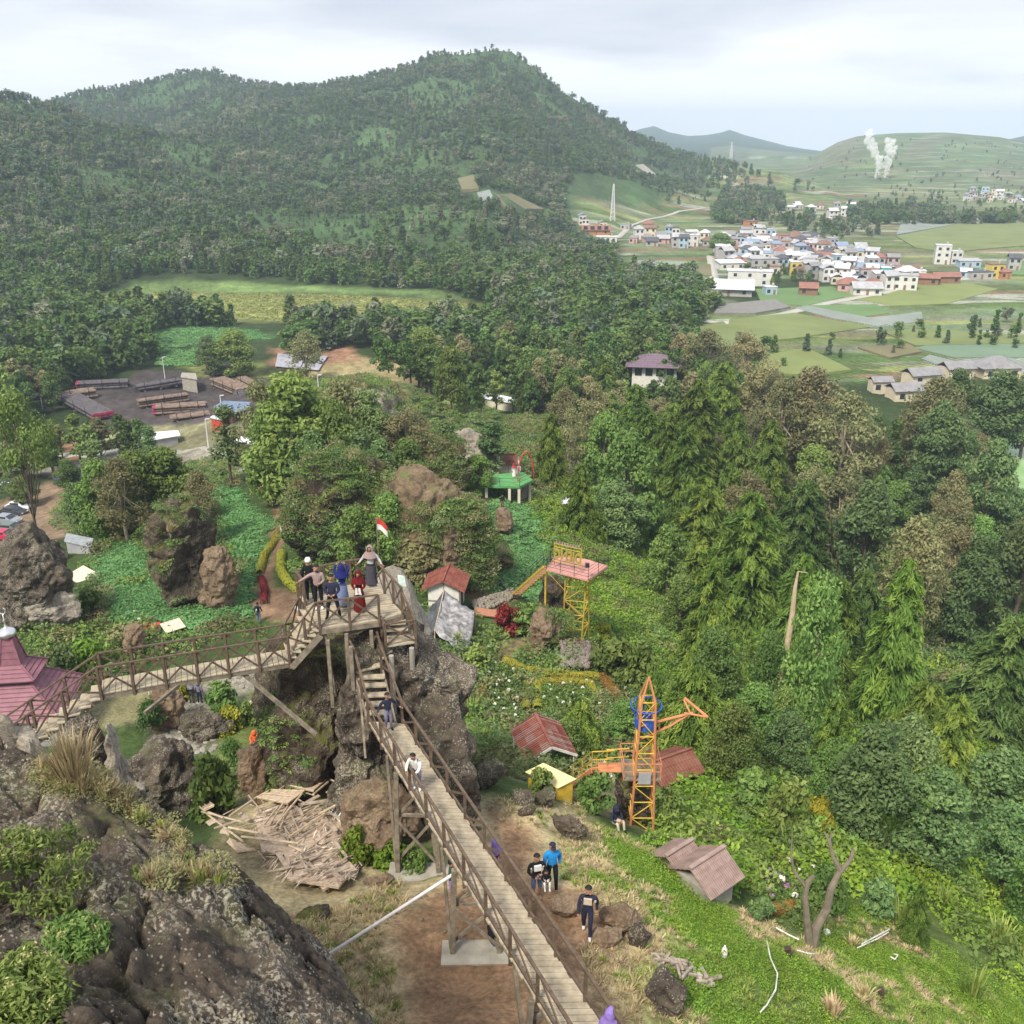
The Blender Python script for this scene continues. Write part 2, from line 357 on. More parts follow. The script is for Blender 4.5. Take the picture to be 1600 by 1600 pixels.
REG = [  # (photo outline, cover colour, edge softness m, strength)
 ([(760,1250),(800,1262),(900,1262),(930,1290),(1010,1330),(1180,1440),(1290,1500),(1400,1560),(1600,1640),(1100,1700),(400,1700),(200,1500),(380,1260),(600,1250)], DRY, .8, 1),
 ([(930,1285),(1010,1320),(1130,1415),(1290,1490),(1450,1500),(1700,1660),(960,1700),(1010,1540),(1060,1480),(980,1410),(880,1370),(870,1330),(900,1300)], GRASS, .7, 1),
 ([(1200,1350),(1300,1320),(1420,1400),(1600,1500),(1700,1700),(1000,1700),(1130,1500),(1180,1440)], (.13,.175,.05), 1, .8),
 ([(765,1262),(830,1290),(850,1330),(830,1360),(880,1385),(970,1420),(1000,1450),(960,1490),(930,1530),(960,1640),(620,1640),(640,1530),(600,1470),(610,1440),(680,1400),(740,1390),(770,1340)], DIRT, .45, 1),
 ([(600,1310),(690,1325),(680,1375),(610,1372),(560,1350)], (.10,.19,.045), .4, 1),
 ([(285,1095),(390,1020),(440,1000),(640,985),(650,1010),(420,1060),(360,1120),(330,1180),(230,1190),(240,1130)], STONE, .4, 1),
 ([(330,1130),(395,1080),(410,1180),(350,1220),(310,1190)], (.16,.20,.06), .8, 1),
 ([(425,770),(455,790),(452,830),(425,880),(428,920),(470,935),(500,960),(470,975),(420,975),(395,960),(410,890),(432,830),(440,800),(400,760),(385,735),(400,720)], (.215,.14,.09), .35, 1),
 ([(730,850),(760,840),(790,860),(800,890),(760,925),(720,930),(725,890)], (.24,.17,.11), .5, 1),
 ([(745,915),(800,910),(830,925),(780,950),(735,940)], (.22,.17,.10), .4, 1),
 ([(735,960),(750,1010),(745,1090),(728,1095),(728,1000)], (.16,.12,.085), .3, 1),
 ([(780,1000),(830,990),(840,1010),(800,1030),(860,1060),(950,1072),(985,1115),(975,1120),(945,1080),(840,1068),(832,1110),(822,1110),(826,1068),(780,1045)], (.21,.17,.09), .3, 1),
 ([(0,780),(40,765),(90,750),(160,800),(120,835),(60,850),(-60,870),(-60,790)], (.25,.18,.12), .8, 1),
 ([(-60,712),(100,722),(250,698),(420,700),(470,690),(470,715),(400,735),(250,720),(90,740),(-60,730)], (.24,.22,.18), 1, 1),
 ([(-60,690),(60,690),(150,690),(170,705),(100,722),(-60,712)], (.24,.14,.08), 1, .9),
 ([(100,628),(220,580),(300,585),(430,590),(440,625),(330,655),(215,668),(130,650)], (.075,.062,.062), 1.5, 1),
 ([(280,570),(420,570),(440,590),(300,588)], (.17,.19,.06), 1.5, 1),
 ([(220,668),(330,655),(420,665),(470,690),(200,700),(140,680)], (.22,.21,.12), 1.5, .9),
 ([(480,560),(560,552),(640,570),(660,600),(620,640),(560,600),(500,590)], (.29,.24,.12), 2, 1),
 ([(425,545),(560,540),(570,558),(470,575),(430,570)], (.25,.14,.09), 2, 1),
 ([(680,600),(760,600),(800,640),(740,650),(690,630)], (.17,.22,.07), 2, 1),
 ([(400,700),(440,690),(450,730),(410,760),(390,745)], (.22,.17,.10), 1, 1),
 ([(130,470),(170,458),(300,458),(560,464),(720,472),(770,484),(740,500),(560,505),(420,500),(250,490),(150,486)], MEADOW, 6, 1),
 ([(230,442),(300,436),(560,450),(690,455),(720,468),(560,460),(300,457),(170,460)], (.14,.21,.07), 5, 1),
 ([(235,518),(300,512),(400,515),(430,528),(330,535),(240,545)], (.07,.16,.07), 3, 1),
]
nA, nR = 760, 780
az_ = np.radians(np.linspace(-52, 52, nA)); rr_ = 2.5*np.exp(np.linspace(0, math.log(6500/2.5), nR))
AZ, RR = np.meshgrid(az_, rr_); gx = (RR*np.sin(AZ)).ravel(); gy = (RR*np.cos(AZ)).ravel(); gz = terr(gx, gy)
r_ = np.hypot(gx, gy); j1 = fbm2(gx, gy, 9, 4, 50); j2 = fbm2(gx, gy, 60, 4, 51); j3 = fbm2(gx, gy, 1.2, 3, 52)
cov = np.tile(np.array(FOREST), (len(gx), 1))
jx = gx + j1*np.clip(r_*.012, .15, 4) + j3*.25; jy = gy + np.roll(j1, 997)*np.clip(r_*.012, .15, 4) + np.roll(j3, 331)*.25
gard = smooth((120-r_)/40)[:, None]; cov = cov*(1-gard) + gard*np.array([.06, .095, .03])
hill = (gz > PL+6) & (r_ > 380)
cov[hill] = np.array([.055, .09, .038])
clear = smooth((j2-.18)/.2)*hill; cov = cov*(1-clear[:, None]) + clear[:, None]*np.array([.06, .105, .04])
for pts, c, soft, st in REG:
    P_ = np.array(GP(pts))[:, :2]
    w_ = softpoly(jx, jy, P_, soft)*st
    v_ = np.clip(1 + .22*j3 + .12*j1, .6, 1.5)[:, None]
    cov = cov*(1-w_[:, None]) + w_[:, None]*np.array(c)*v_
dirtm = softpoly(gx, gy, np.array(GP(REG[3][0]))[:, :2], .6)
dryp = smooth((j1+.1*j3-.35)/.25)*((r_ < 60))*(1-dirtm); cov = cov*(1-.5*dryp[:, None]) + .5*dryp[:, None]*np.array(DRY)
FARM = [[(1090,500),(1130,470),(1180,478),(1260,455),(1420,430),(1600,405),(1900,380),(1900,640),(1620,590),(1480,590),(1300,600),(1180,580),(1110,545)],
        [(1230,335),(1420,300),(1900,290),(1900,420),(1600,400),(1440,400),(1400,372),(1250,350)],
        [(900,345),(1000,340),(1180,300),(1260,335),(1100,370),(1000,385),(900,372)], [(980,380),(1120,380),(1120,440),(1060,440),(960,400)]]
farm = np.zeros(len(gx))
for pts in FARM:
    P_ = np.array([PZ(a, b, PL) for a, b in pts])[:, :2]; farm = np.maximum(farm, softpoly(jx, jy, P_, 5))
azf = np.degrees(np.arctan2(gx, gy))
zone = (azf > 7)*(r_ > 520)*smooth((azf-7)/3)
rightterr = ((gz > PL+1)*(r_ > 620)*(azf > 9)*(azf < 60)*(r_ < 1050)*smooth((azf-9)/4)) + (r_ > 1050)*(r_ < 3500)*(azf > 17)
HILLC = [([(1300,215),(1345,212),(1335,260),(1290,262)],(.17,.12,.10)),([(1440,212),(1480,212),(1450,240),(1400,250)],(.16,.13,.11)),([(1380,262),(1420,262),(1400,278),(1360,278)],(.20,.16,.13)),([(1500,225),(1560,235),(1540,255),(1480,245)],(.07,.16,.06)),([(1240,262),(1290,238),(1290,262),(1250,275)],(.18,.17,.13)),([(1540,262),(1600,268),(1600,290),(1520,280)],(.19,.15,.12))]
hc = (r_ > 1250) & (azf > 13); cov[hc] = np.array([.06,.125,.05])*(1+.25*j2[hc])[:, None]
for pts, c in HILLC:
    w_ = softpoly(jx, jy, np.array(GP(pts))[:, :2], 8)*.8; cov = cov*(1-w_[:, None]) + w_[:, None]*np.array(c)
farm = np.clip(np.maximum(farm, np.maximum(rightterr, (azf > 11)*(r_ > 450)*1.0)), 0, 1)*(r_ < 3000)*np.where(r_ > 1250, .62, 1)
far = smooth((r_-2400)/600)[:, None]; cov = cov*(1-far) + far*np.array([.04, .07, .04])
ii = np.arange((nR-1)*(nA-1)); a0 = (ii//(nA-1))*nA + ii % (nA-1)
faces = np.stack([a0, a0+1, a0+nA+1, a0+nA], 1)
GM = groundmat()
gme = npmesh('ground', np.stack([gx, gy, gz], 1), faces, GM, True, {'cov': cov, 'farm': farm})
gnd = linkmesh('ground', gme); tag(gnd, 'hilly ground with bare dirt, grass and farm plots', None, None, 'structure')
# ------------------------------------------------------------------ foliage
def leafmat(name, cols, hue=.02, val=.25, transl=.3, rough=.6, sat=1.0):
    m = bpy.data.materials.new(name); m.use_nodes = True; t = m.node_tree; L = t.links; t.nodes.clear()
    o = N('ShaderNodeOutputMaterial', t); at = N('ShaderNodeAttribute', t); at.attribute_name = 'tint'
    rp = N('ShaderNodeValToRGB', t); e = rp.color_ramp.elements
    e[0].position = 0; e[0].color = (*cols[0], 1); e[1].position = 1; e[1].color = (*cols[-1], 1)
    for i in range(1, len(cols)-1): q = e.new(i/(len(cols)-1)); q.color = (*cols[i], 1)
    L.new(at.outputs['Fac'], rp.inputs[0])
    oi = N('ShaderNodeObjectInfo', t); h = N('ShaderNodeHueSaturation', t); h.inputs['Saturation'].default_value = sat
    mr = N('ShaderNodeMapRange', t); mr.inputs['To Min'].default_value = 1-val; mr.inputs['To Max'].default_value = 1+val*1.2
    mh = N('ShaderNodeMapRange', t); mh.inputs['To Min'].default_value = .5-hue*1.3; mh.inputs['To Max'].default_value = .5+hue*.35
    mu = N('ShaderNodeMath', t, operation='MULTIPLY'); mu.inputs[1].default_value = 7.31; fr = N('ShaderNodeMath', t, operation='FRACT')
    L.new(oi.outputs['Random'], mr.inputs['Value']); L.new(oi.outputs['Random'], mu.inputs[0]); L.new(mu.outputs[0], fr.inputs[0]); L.new(fr.outputs[0], mh.inputs['Value'])
    L.new(mr.outputs[0], h.inputs['Value']); L.new(mh.outputs[0], h.inputs['Hue']); L.new(rp.outputs[0], h.inputs['Color'])
    d = N('ShaderNodeBsdfPrincipled', t); d.inputs['Roughness'].default_value = rough; d.inputs['Specular IOR Level'].default_value = .25
    tr = N('ShaderNodeBsdfTranslucent', t); mx_ = N('ShaderNodeMixShader', t); mx_.inputs[0].default_value = transl
    L.new(h.outputs[0], d.inputs['Base Color']); L.new(h.outputs[0], tr.inputs[0]); L.new(d.outputs[0], mx_.inputs[1]); L.new(tr.outputs[0], mx_.inputs[2]); L.new(mx_.outputs[0], o.inputs[0])
    return m
M_DARK = leafmat('leaf_dark', [(.045,.095,.025), (.09,.165,.04), (.17,.26,.07)], .02, .25)
M_FAR = leafmat('leaf_far', [(.06,.105,.055), (.10,.155,.08), (.155,.215,.115)], .022, .24, .25)
M_PALE = leafmat('leaf_pale', [(.14,.17,.10), (.205,.235,.14), (.28,.30,.19)], .03, .3)
M_CON = leafmat('leaf_conifer', [(.055,.115,.02), (.125,.215,.035), (.245,.345,.06)], .018, .25)
M_OLIVE = leafmat('leaf_olive', [(.13,.15,.06), (.22,.23,.10), (.33,.32,.15)], .03, .28)
M_BROAD = leafmat('leaf_broad', [(.075,.15,.035), (.15,.25,.06), (.25,.36,.10)], .025, .3)
M_GREY = leafmat('leaf_greygreen', [(.065,.125,.045), (.13,.215,.075), (.23,.33,.12)], .02, .25)
M_VINE = leafmat('leaf_vine', [(.08,.17,.018), (.175,.32,.035), (.31,.46,.075)], .02, .25)
M_CROP = leafmat('leaf_crop', [(.085,.22,.07), (.15,.33,.115), (.24,.45,.18)], .012, .15)
M_YEL = leafmat('leaf_yellow', [(.16,.19,.02), (.29,.31,.035), (.42,.40,.06)], .02, .2)
M_RUST = leafmat('leaf_rust', [(.13,.075,.02), (.24,.14,.03), (.30,.22,.05)], .02, .2)
M_REDL = leafmat('leaf_red', [(.12,.015,.02), (.24,.03,.03), (.32,.06,.03)], .02, .2)
M_GRASS = leafmat('grass_blade', [(.13,.21,.04), (.23,.33,.065), (.36,.44,.13)], .02, .2)
M_DRYG = leafmat('dry_blade', [(.30,.24,.12), (.46,.39,.21), (.60,.53,.32)], .02, .2)
M_WHITEF = leafmat('petal_white', [(.75,.75,.68), (.85,.85,.78)], .0, .05)
M_PINKF = leafmat('petal_pink', [(.5,.22,.45), (.65,.4,.6)], .0, .1)
BARK = mat('bark', (.13,.10,.075), .9, .35, 2.5, bump=.4)
BARKP = mat('bark_pale', (.33,.28,.20), .9, .25, 2.5, bump=.4)
def leaves(c, outw, size, rs, aspect=1.0, bias=.6, upb=.35, along=None):
    n = len(c); nr = outw*bias + rs.normal(0, .5, (n, 3)); nr[:, 2] += upb; nr /= np.linalg.norm(nr, axis=1)[:, None]+1e-9
    t = (along + rs.normal(0, .25, (n, 3))) if along is not None else rs.normal(0, 1, (n, 3))
    t -= nr*(t*nr).sum(1)[:, None]; t /= np.linalg.norm(t, axis=1)[:, None]+1e-9
    b = np.cross(nr, t); size = np.broadcast_to(size, (n,))[:, None]
    bend = nr*size*.25
    v = np.stack([c-t*size*aspect, c+b*size*.5-bend*0, c+t*size*aspect-bend, c-b*size*.5], 1).reshape(-1, 3)
    f = np.arange(4*n).reshape(n, 4); return v, f
class LC:        # leaf collector
    def __init__(s): s.v = []; s.t = []; s.m = []; s.n = 0
    def add(s, c, outw, size, tint, rs, aspect=1.0, bias=.6, upb=.35, along=None, m=0):
        v, f = leaves(c, outw, size, rs, aspect, bias, upb, along); s.v.append(v); s.t.append(np.repeat(np.clip(tint, 0, 1), 4)); s.m.append(np.full(len(c), m)); s.n += len(c)
    def mesh(s, name, mats):
        v = np.concatenate(s.v); f = np.arange(len(v)).reshape(-1, 4)
        return npmesh(name, v, f, mats, False, {'tint': np.concatenate(s.t)}, np.concatenate(s.m) if isinstance(mats, (list, tuple)) else None)
def ball(rs, n, hemi=False):
    p = rs.normal(0, 1, (n, 3)); p /= np.linalg.norm(p, axis=1)[:, None]
    if hemi: p[:, 2] = np.abs(p[:, 2])
    return p
def crown_broad(seed, Rr, H, z0, ncl, nl, ls, m, shape=1.0, clr=.3, name='crown'):
    """clumped crown: clump centres fill an uneven ellipsoid between z0 and H"""
    rs = np.random.RandomState(seed); lc = LC(); cl = []
    for i in range(ncl):
        u = rs.uniform(0, 1)**.8; a = rs.uniform(0, 2*math.pi); zz = z0 + (H-z0)*u
        prof = (math.sin(math.pi*min(1, .12+u*.88))**.6)*(1-.45*shape*u)
        rr = Rr*prof*rs.uniform(.25, 1)**.5*(1-clr*.8)
        if u > .85: rr *= .5
        c = np.array([math.cos(a)*rr, math.sin(a)*rr, zz]); cr = Rr*clr*rs.uniform(.7, 1.3); cl.append((c, cr))
        n = int(nl/ncl*rs.uniform(.7, 1.3)); d = ball(rs, n); d[:, 2] = d[:, 2]*.8+.15
        rad = cr*rs.uniform(.55, 1.1, n)
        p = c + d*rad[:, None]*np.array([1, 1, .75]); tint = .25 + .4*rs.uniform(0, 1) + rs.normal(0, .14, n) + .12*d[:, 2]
        lc.add(p, d, ls*rs.uniform(.6, 1.35, n), tint, rs, 1.0)
    return lc.mesh(name, m), cl
def trunk_mesh(H, r, cl, seed, m, lean=(0, 0), name='trunk', nlimb=7, top=.75):
    rs = random.Random(seed); mb = MB(); k = 6
    pts = [(lean[0]*(i/k)**1.2+rs.uniform(-.05, .05)*r*4, lean[1]*(i/k)**1.2+rs.uniform(-.05, .05)*r*4, -.6 + (H*top+.6)*i/k) for i in range(k+1)]
    mb.tube(pts, [r*(1.25-.9*i/k) for i in range(k+1)], 7)
    for c, cr in sorted(cl, key=lambda q: -q[1])[:nlimb]:
        i = rs.randint(2, k-1); a = Vector(pts[i]); b = Vector(c); mid = a.lerp(b, .5) + Vector((0, 0, -.04*H+rs.uniform(0, .05)*H))
        mb.tube([a, mid, b], [r*.5, r*.32, r*.12], 5)
    me = bpy.data.meshes.new(name); me.from_pydata(mb.v, [], mb.f); me.materials.append(m); me.polygons.foreach_set('use_smooth', [True]*len(mb.f)); me.update(); return me
def crown_con(seed, Rr, H, n_lvl, nb, m, ls=.28, droop=.55, name='crown'):
    """drooping conifer: whorls of limbs hung with long sprays"""
    rs = np.random.RandomState(seed); lc = LC(); limbs = []
    for l in range(n_lvl):
        u = (l+rs.uniform(-.3, .3))/n_lvl; z = H*(.08+.9*u); k = max(3, int(nb*(1-.55*u)))
        for j in range(k):
            a = 2*math.pi*(j+rs.uniform(-.4, .4))/k + l*2.4; Lb = Rr*(1-u)**.58*rs.uniform(.5, 1.2)*(1+.22*math.sin(a*2+seed)+.15*math.sin(l*1.3))+.25; bt = rs.uniform(.15, .75)
            d = np.array([math.cos(a), math.sin(a), 0]); side = np.array([-d[1], d[0], 0]); q = max(8, int(Lb*62))
            s = rs.uniform(.12, 1, q)**.75; lift = .35*Lb
            base = np.array([0, 0, z]); cen = base + d*(s*Lb)[:, None] + side*((rs.uniform(-1, 1, q)*(.12+.26*s*(1.15-s))*Lb))[:, None]
            cen[:, 2] += lift*s - droop*Lb*s*s*1.5
            limbs.append((base + d*Lb*.9 + np.array([0, 0, lift*.9-droop*Lb*.81*1.5]), Lb, z))
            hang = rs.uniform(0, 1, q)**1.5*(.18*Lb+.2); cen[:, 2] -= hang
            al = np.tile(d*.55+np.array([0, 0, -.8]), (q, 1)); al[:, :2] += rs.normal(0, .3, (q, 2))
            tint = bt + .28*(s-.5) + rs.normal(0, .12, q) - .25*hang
            lc.add(cen, np.tile(d*.6, (q, 1)), ls*.42*rs.uniform(.7, 1.4, q), tint, rs, 2.3, .7, .5, al)
    return lc.mesh(name, m), limbs
def far_tree(seed, kind, m):
    rs = np.random.RandomState(seed); lc = LC(); n = 330; H = 1.0
    if kind == 'round':
        K = 9; cs = np.stack([rs.uniform(-.24, .24, K), rs.uniform(-.24, .24, K), rs.uniform(.35, .88, K)], 1); w_ = rs.uniform(.13, .23, K)
    else:
        K = 9; u = np.linspace(.15, .92, K); a = rs.uniform(0, 6.28, K); rr = .16*(1-u)*rs.uniform(0, 1, K)
        cs = np.stack([np.cos(a)*rr, np.sin(a)*rr, u], 1); w_ = .07+.17*(1-u)
    for c, w1 in zip(cs, w_):
        k = n//K; d = ball(rs, k); p = c + d*(w1*rs.uniform(.6, 1.1, k))[:, None]
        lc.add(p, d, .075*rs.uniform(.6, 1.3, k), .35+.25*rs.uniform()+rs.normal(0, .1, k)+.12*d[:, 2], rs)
    z = np.linspace(-.1, .6, 8); tr = np.stack([z*0, z*0, z], 1)
    return lc.mesh('far_tree', m)
# ------------------------------------------------------------------ scattering of uncountable cover (one object each)
SRC = bpy.data.collections.new('sources')
def scatter(name, label, pts, scl, srcs, rz=None, idx=None, tilt=0, seed=0):
    rs = np.random.RandomState(seed); n = len(pts)
    cl = bpy.data.collections.new(name+'_src')
    for i, me in enumerate(srcs):
        o = bpy.data.objects.new('%s_%02d' % (name, i), me); cl.objects.link(o)
    me = bpy.data.meshes.new(name); me.vertices.add(n); me.vertices.foreach_set('co', np.ascontiguousarray(pts, np.float32).ravel())
    rot = np.zeros((n, 3), np.float32); rot[:, 2] = rs.uniform(0, 6.283, n) if rz is None else rz; rot[:, :2] = rs.normal(0, tilt, (n, 2)) if tilt else 0
    a = me.attributes.new('rot', 'FLOAT_VECTOR', 'POINT'); a.data.foreach_set('vector', rot.ravel())
    s3 = np.asarray(scl, np.float32); s3 = np.stack([s3]*3, 1) if s3.ndim == 1 else s3
    a = me.attributes.new('scl', 'FLOAT_VECTOR', 'POINT'); a.data.foreach_set('vector', np.ascontiguousarray(s3, np.float32).ravel())
    a = me.attributes.new('idx', 'INT', 'POINT'); a.data.foreach_set('value', (rs.randint(0, len(srcs), n) if idx is None else idx).astype(np.int32))
    o = bpy.data.objects.new(name, me); COL.objects.link(o); tag(o, label, None, None, 'stuff')
    ng = bpy.data.node_groups.new(name, 'GeometryNodeTree'); ng.interface.new_socket('Geometry', in_out='INPUT', socket_type='NodeSocketGeometry'); ng.interface.new_socket('Geometry', in_out='OUTPUT', socket_type='NodeSocketGeometry')
    gi = ng.nodes.new('NodeGroupInput'); go = ng.nodes.new('NodeGroupOutput'); ip = ng.nodes.new('GeometryNodeInstanceOnPoints'); ci = ng.nodes.new('GeometryNodeCollectionInfo')
    ci.inputs['Collection'].default_value = cl; ci.inputs['Separate Children'].default_value = True; ci.inputs['Reset Children'].default_value = True
    def at(nm, ty):
        q = ng.nodes.new('GeometryNodeInputNamedAttribute'); q.data_type = ty; q.inputs['Name'].default_value = nm
        return [s for s in q.outputs if s.enabled][0]
    l = ng.links.new; l(gi.outputs[0], ip.inputs['Points']); l(ci.outputs[0], ip.inputs['Instance']); ip.inputs['Pick Instance'].default_value = True
    l(at('idx', 'INT'), ip.inputs['Instance Index']); l(at('rot', 'FLOAT_VECTOR'), ip.inputs['Rotation']); l(at('scl', 'FLOAT_VECTOR'), ip.inputs['Scale'])
    l(ip.outputs[0], go.inputs[0])
    md = o.modifiers.new('scatter', 'NODES'); md.node_group = ng; return o
def visible(P, top, tol=2.0, steps=26):
    """is the point `top` m above ground seen from the viewpoint, with tolerance tol m"""
    vis = np.ones(len(P), bool)
    for k in range(1, steps):
        f = (k/steps)**.6; x = P[:, 0]*f; y = P[:, 1]*f; z = CAMZ + (P[:, 2]+top-CAMZ)*f
        vis &= terr(x, y) < z + tol
    return vis
def dep(b): return b[1]*CP-(b[2]-CAMZ)*SP
def pix(P):
    z = P[:, 2]-CAMZ; D = np.maximum(P[:, 1]*CP - z*SP, .1); U = P[:, 1]*SP + z*CP
    return 800+FPX*P[:, 0]/D, 800-FPX*U/D, D
def W(poly, z=PL): return np.array([PZ(a, b, z) for a, b in poly])[:, :2]
def jgrid(x0, x1, y0, y1, s, seed):
    rs = np.random.RandomState(seed); X, Y = np.meshgrid(np.arange(x0, x1, s), np.arange(y0, y1, s)); X = X.ravel(); Y = Y.ravel()
    return X + rs.uniform(-.45, .45, len(X))*s, Y + rs.uniform(-.45, .45, len(X))*s
# ------------------------------------------------------------------ wooden platform and footbridges
WOOD = mat('weathered_plank', (.29,.245,.18), .88, .22, 5, bump=.3, col2=(.46,.40,.30))
RAIL = mat('brown_rail', (.115,.082,.058), .7, .25, 6, bump=.2)
POSTW = mat('grey_post', (.20,.17,.13), .85, .3, 4, bump=.3)
CONC = mat('concrete', (.24,.225,.19), .95, .15, 2, bump=.4, col2=(.40,.375,.32), detail=9)
STEELW = mat('white_steel', (.62,.60,.62), .5, .1, 4)
def vec(a): return Vector([float(q) for q in a])
def clip_half(poly, nx, ny, c, keep_less):
    out_ = []; n = len(poly)
    for i in range(n):
        a, b = poly[i], poly[(i+1) % n]; da = a[0]*nx+a[1]*ny-c; db = b[0]*nx+b[1]*ny-c
        if keep_less: da, db = -da, -db
        if da >= 0: out_.append(a)
        if (da >= 0) != (db >= 0):
            t = da/(da-db); out_.append((a[0]+(b[0]-a[0])*t, a[1]+(b[1]-a[1])*t))
    return out_
def planks(mb, poly, d, z, w_=.17, gap=.018, th=.045, seed=0):
    rs = random.Random(seed); d = Vector((d[0], d[1])).normalized(); n = Vector((-d.y, d.x)); cs = [p[0]*n.x+p[1]*n.y for p in poly]; c = min(cs)
    while c < max(cs):
        p = clip_half([(q[0], q[1]) for q in poly], n.x, n.y, c, False)
        if len(p) > 2: p = clip_half(p, n.x, n.y, c+w_-gap, True)
        if len(p) > 2:
            dz = rs.uniform(-.006, .006); mb.prism(p, z-th+dz, z+dz)
        c += w_
def lerp(a, b, t): return vec(a).lerp(vec(b), t)
POSTS = []
def railing(parent, pts, h=1.0, brace='x', mid=False, ends=None, drop=.25, over=.0, sub=True):
    """pts: base points along one side; posts on each, sloping with the walkway"""
    up = Vector((0, 0, 1)); pts = [vec(p) for p in pts]
    hr = MB()
    for a, b in zip(pts, pts[1:]): hr.beam(a+up*h, b+up*h, .075, .05)
    if mid:
        for a, b in zip(pts, pts[1:]): hr.beam(a+up*.16, b+up*.16, .05, .07)
    top = hr.build('railing', RAIL, parent); o_ = parent['_o']
    for i, p in enumerate(pts):
        if any((p-q).length < .12 for q in POSTS): continue
        POSTS.append(p.copy()); m = MB(); m.beam(p-up*drop, p+up*(h-.026), .085, .085); q = m.build('post', RAIL, parent); q.parent = top
    for i, (a, b) in enumerate(zip(pts, pts[1:])):
        m = MB(); e = (b-a).normalized()*.05; side = Vector((-e.y, e.x, 0)).normalized()*.02
        if brace in ('x', '/'): m.beam(a+e+up*.06, b-e+up*(h-.06), .03, .06)
        if brace in ('x', '\\'): m.beam(a+e+up*(h-.06)+side, b-e+up*.06+side, .03, .06)
        q = m.build('brace', RAIL, parent); q.parent = top
    return top
PZv = lambda a, b, z: vec(PZ(a, b, z))
# --- platform
ZP = 4.2
A_, B_, C_, D_, E_, F_ = [PZv(a, b, ZP) for a, b in ((500,981),(593,969),(629,958),(585,909),(549,913),(466,930))]
plat = empty('viewing_platform', (A_+C_+D_+F_)/4, 'wooden viewing platform with crossed brown railings, crowded with visitors, on top of the rock', 'platform')
m = MB(); planks(m, [A_, B_, C_, D_, E_, F_], (B_-A_).normalized(), ZP, .165, .03, .05, 3); m.build('deck', WOOD, plat)
m = MB()
for a, b in ((A_, B_), (B_, C_), (C_, D_), (F_, A_)): m.beam(a+Vector((0,0,-.15)), b+Vector((0,0,-.15)), .07, .18)
m.build('edge_beam', POSTW, plat)
railing(plat, [A_, lerp(A_, B_, .5), B_], .98)
railing(plat, [C_, lerp(C_, D_, .3), lerp(C_, D_, .62), D_], .98)
railing(plat, [E_, lerp(E_, F_, .5), F_, lerp(F_, A_, .35)], .98)
railing(plat, [D_, E_], .98)
for (px, py, zb) in ((512,1000,1.9), (541,990,2.2), (548,1010,1.6), (580,985,1.6)):
    p = PZv(px, py, ZP-.25); p.z = ZP-.26; m = MB(); m.beam(p, Vector((p.x, p.y, zb-.6)), .12, .12); m.build('support_post', POSTW, plat)
m = MB(); a = PZv(500,1004,3.2); b = PZv(541,1000,3.3); m.beam(a, b, .09, .14); c = PZv(541,990,3.6); d = PZv(596,976,3.7); m.beam(c, d, .07, .1); m.beam(PZv(572,984,3.6), PZv(553,1010,2.8), .06, .08); m.build('crossbeam', POSTW, plat)
# --- footbridge to the left
ZL = 2.7
a0, b0 = PZv(158,1084,ZL), PZv(453,1035,ZL); dr = (b0-a0).normalized(); sd2 = Vector((-dr.y, dr.x, 0)); sd2 = sd2 if sd2.y > 0 else -sd2; WB = .95
br = empty('footbridge', (a0+b0)/2, 'level plank footbridge with crossed railings running left from the platform over the cobbled path', 'footbridge')
m = MB(); planks(m, [a0, b0, b0+sd2*WB, a0+sd2*WB], sd2, ZL, .19, .02, .045, 5); m.build('deck', WOOD, br)
m = MB()
for k in (.06, WB-.06): m.beam(a0+sd2*k+Vector((0,0,-.13)), b0+sd2*k+Vector((0,0,-.13)), .08, .16)
m.build('stringer', POSTW, br)
nb = 6; seg = [lerp(a0, b0, i/nb) for i in range(nb+1)]
st = []; steps = 9; run = (b0-a0).normalized()*-.36
for i in range(steps): st.append((a0 + run*(i+.55), ZL-.21*(i+1)))
lowa = a0 + run*(steps+.5); lowa.z = ZL-.21*(steps+.5)
railing(br, [lowa, lerp(lowa, a0, .33), lerp(lowa, a0, .66), a0] + seg[1:] + [PZv(478,1006,3.45), A_+Vector((-.06,-.05,0))], 1.0)
railing(br, [p+sd2*WB for p in [lowa, lerp(lowa, a0, .33), lerp(lowa, a0, .66), a0] + seg[1:]] + [PZv(470,973,3.5), lerp(F_, A_, .35)+Vector((-.06,0,0))], 1.0)
for p, z in st:
    m = MB(); m.box((p+sd2*WB/2+Vector((0,0,z-p.z))), (.37, WB+.04, .045), math.atan2(dr.y, dr.x)); m.build('tread', WOOD, br)
m = MB()
for k in (.12, WB-.12): m.beam(lowa+sd2*k+Vector((0,0,-.2)), a0+sd2*k+Vector((0,0,-.2)), .06, .2)
m.build('stair_stringer', POSTW, br)
for i in range(6):
    t = (i+.5)/6; n1_ = lerp(b0, A_, t); f1_ = lerp(b0+sd2*WB, F_.lerp(A_, .35), t); z = ZL+(ZP-ZL)*(i+1)/6.5
    dd = (lerp(b0, A_, 1)-b0); dd.z = 0; dd = dd.normalized()*.17
    q = [n1_-dd, n1_+dd, f1_+dd, f1_-dd]; m = MB(); m.prism([(v.x, v.y) for v in q], z-.045, z); m.build('tread', WOOD, br)
m = MB(); m.beam(b0+Vector((.05,-.02,-.2)), A_+Vector((0,0,-.3)), .06, .22); m.build('stair_stringer', POSTW, br); m = MB(); m.beam(b0+sd2*WB+Vector((0,0,-.2)), F_.lerp(A_, .35)+Vector((0,0,-.3)), .06, .22); m.build('stair_stringer', POSTW, br)
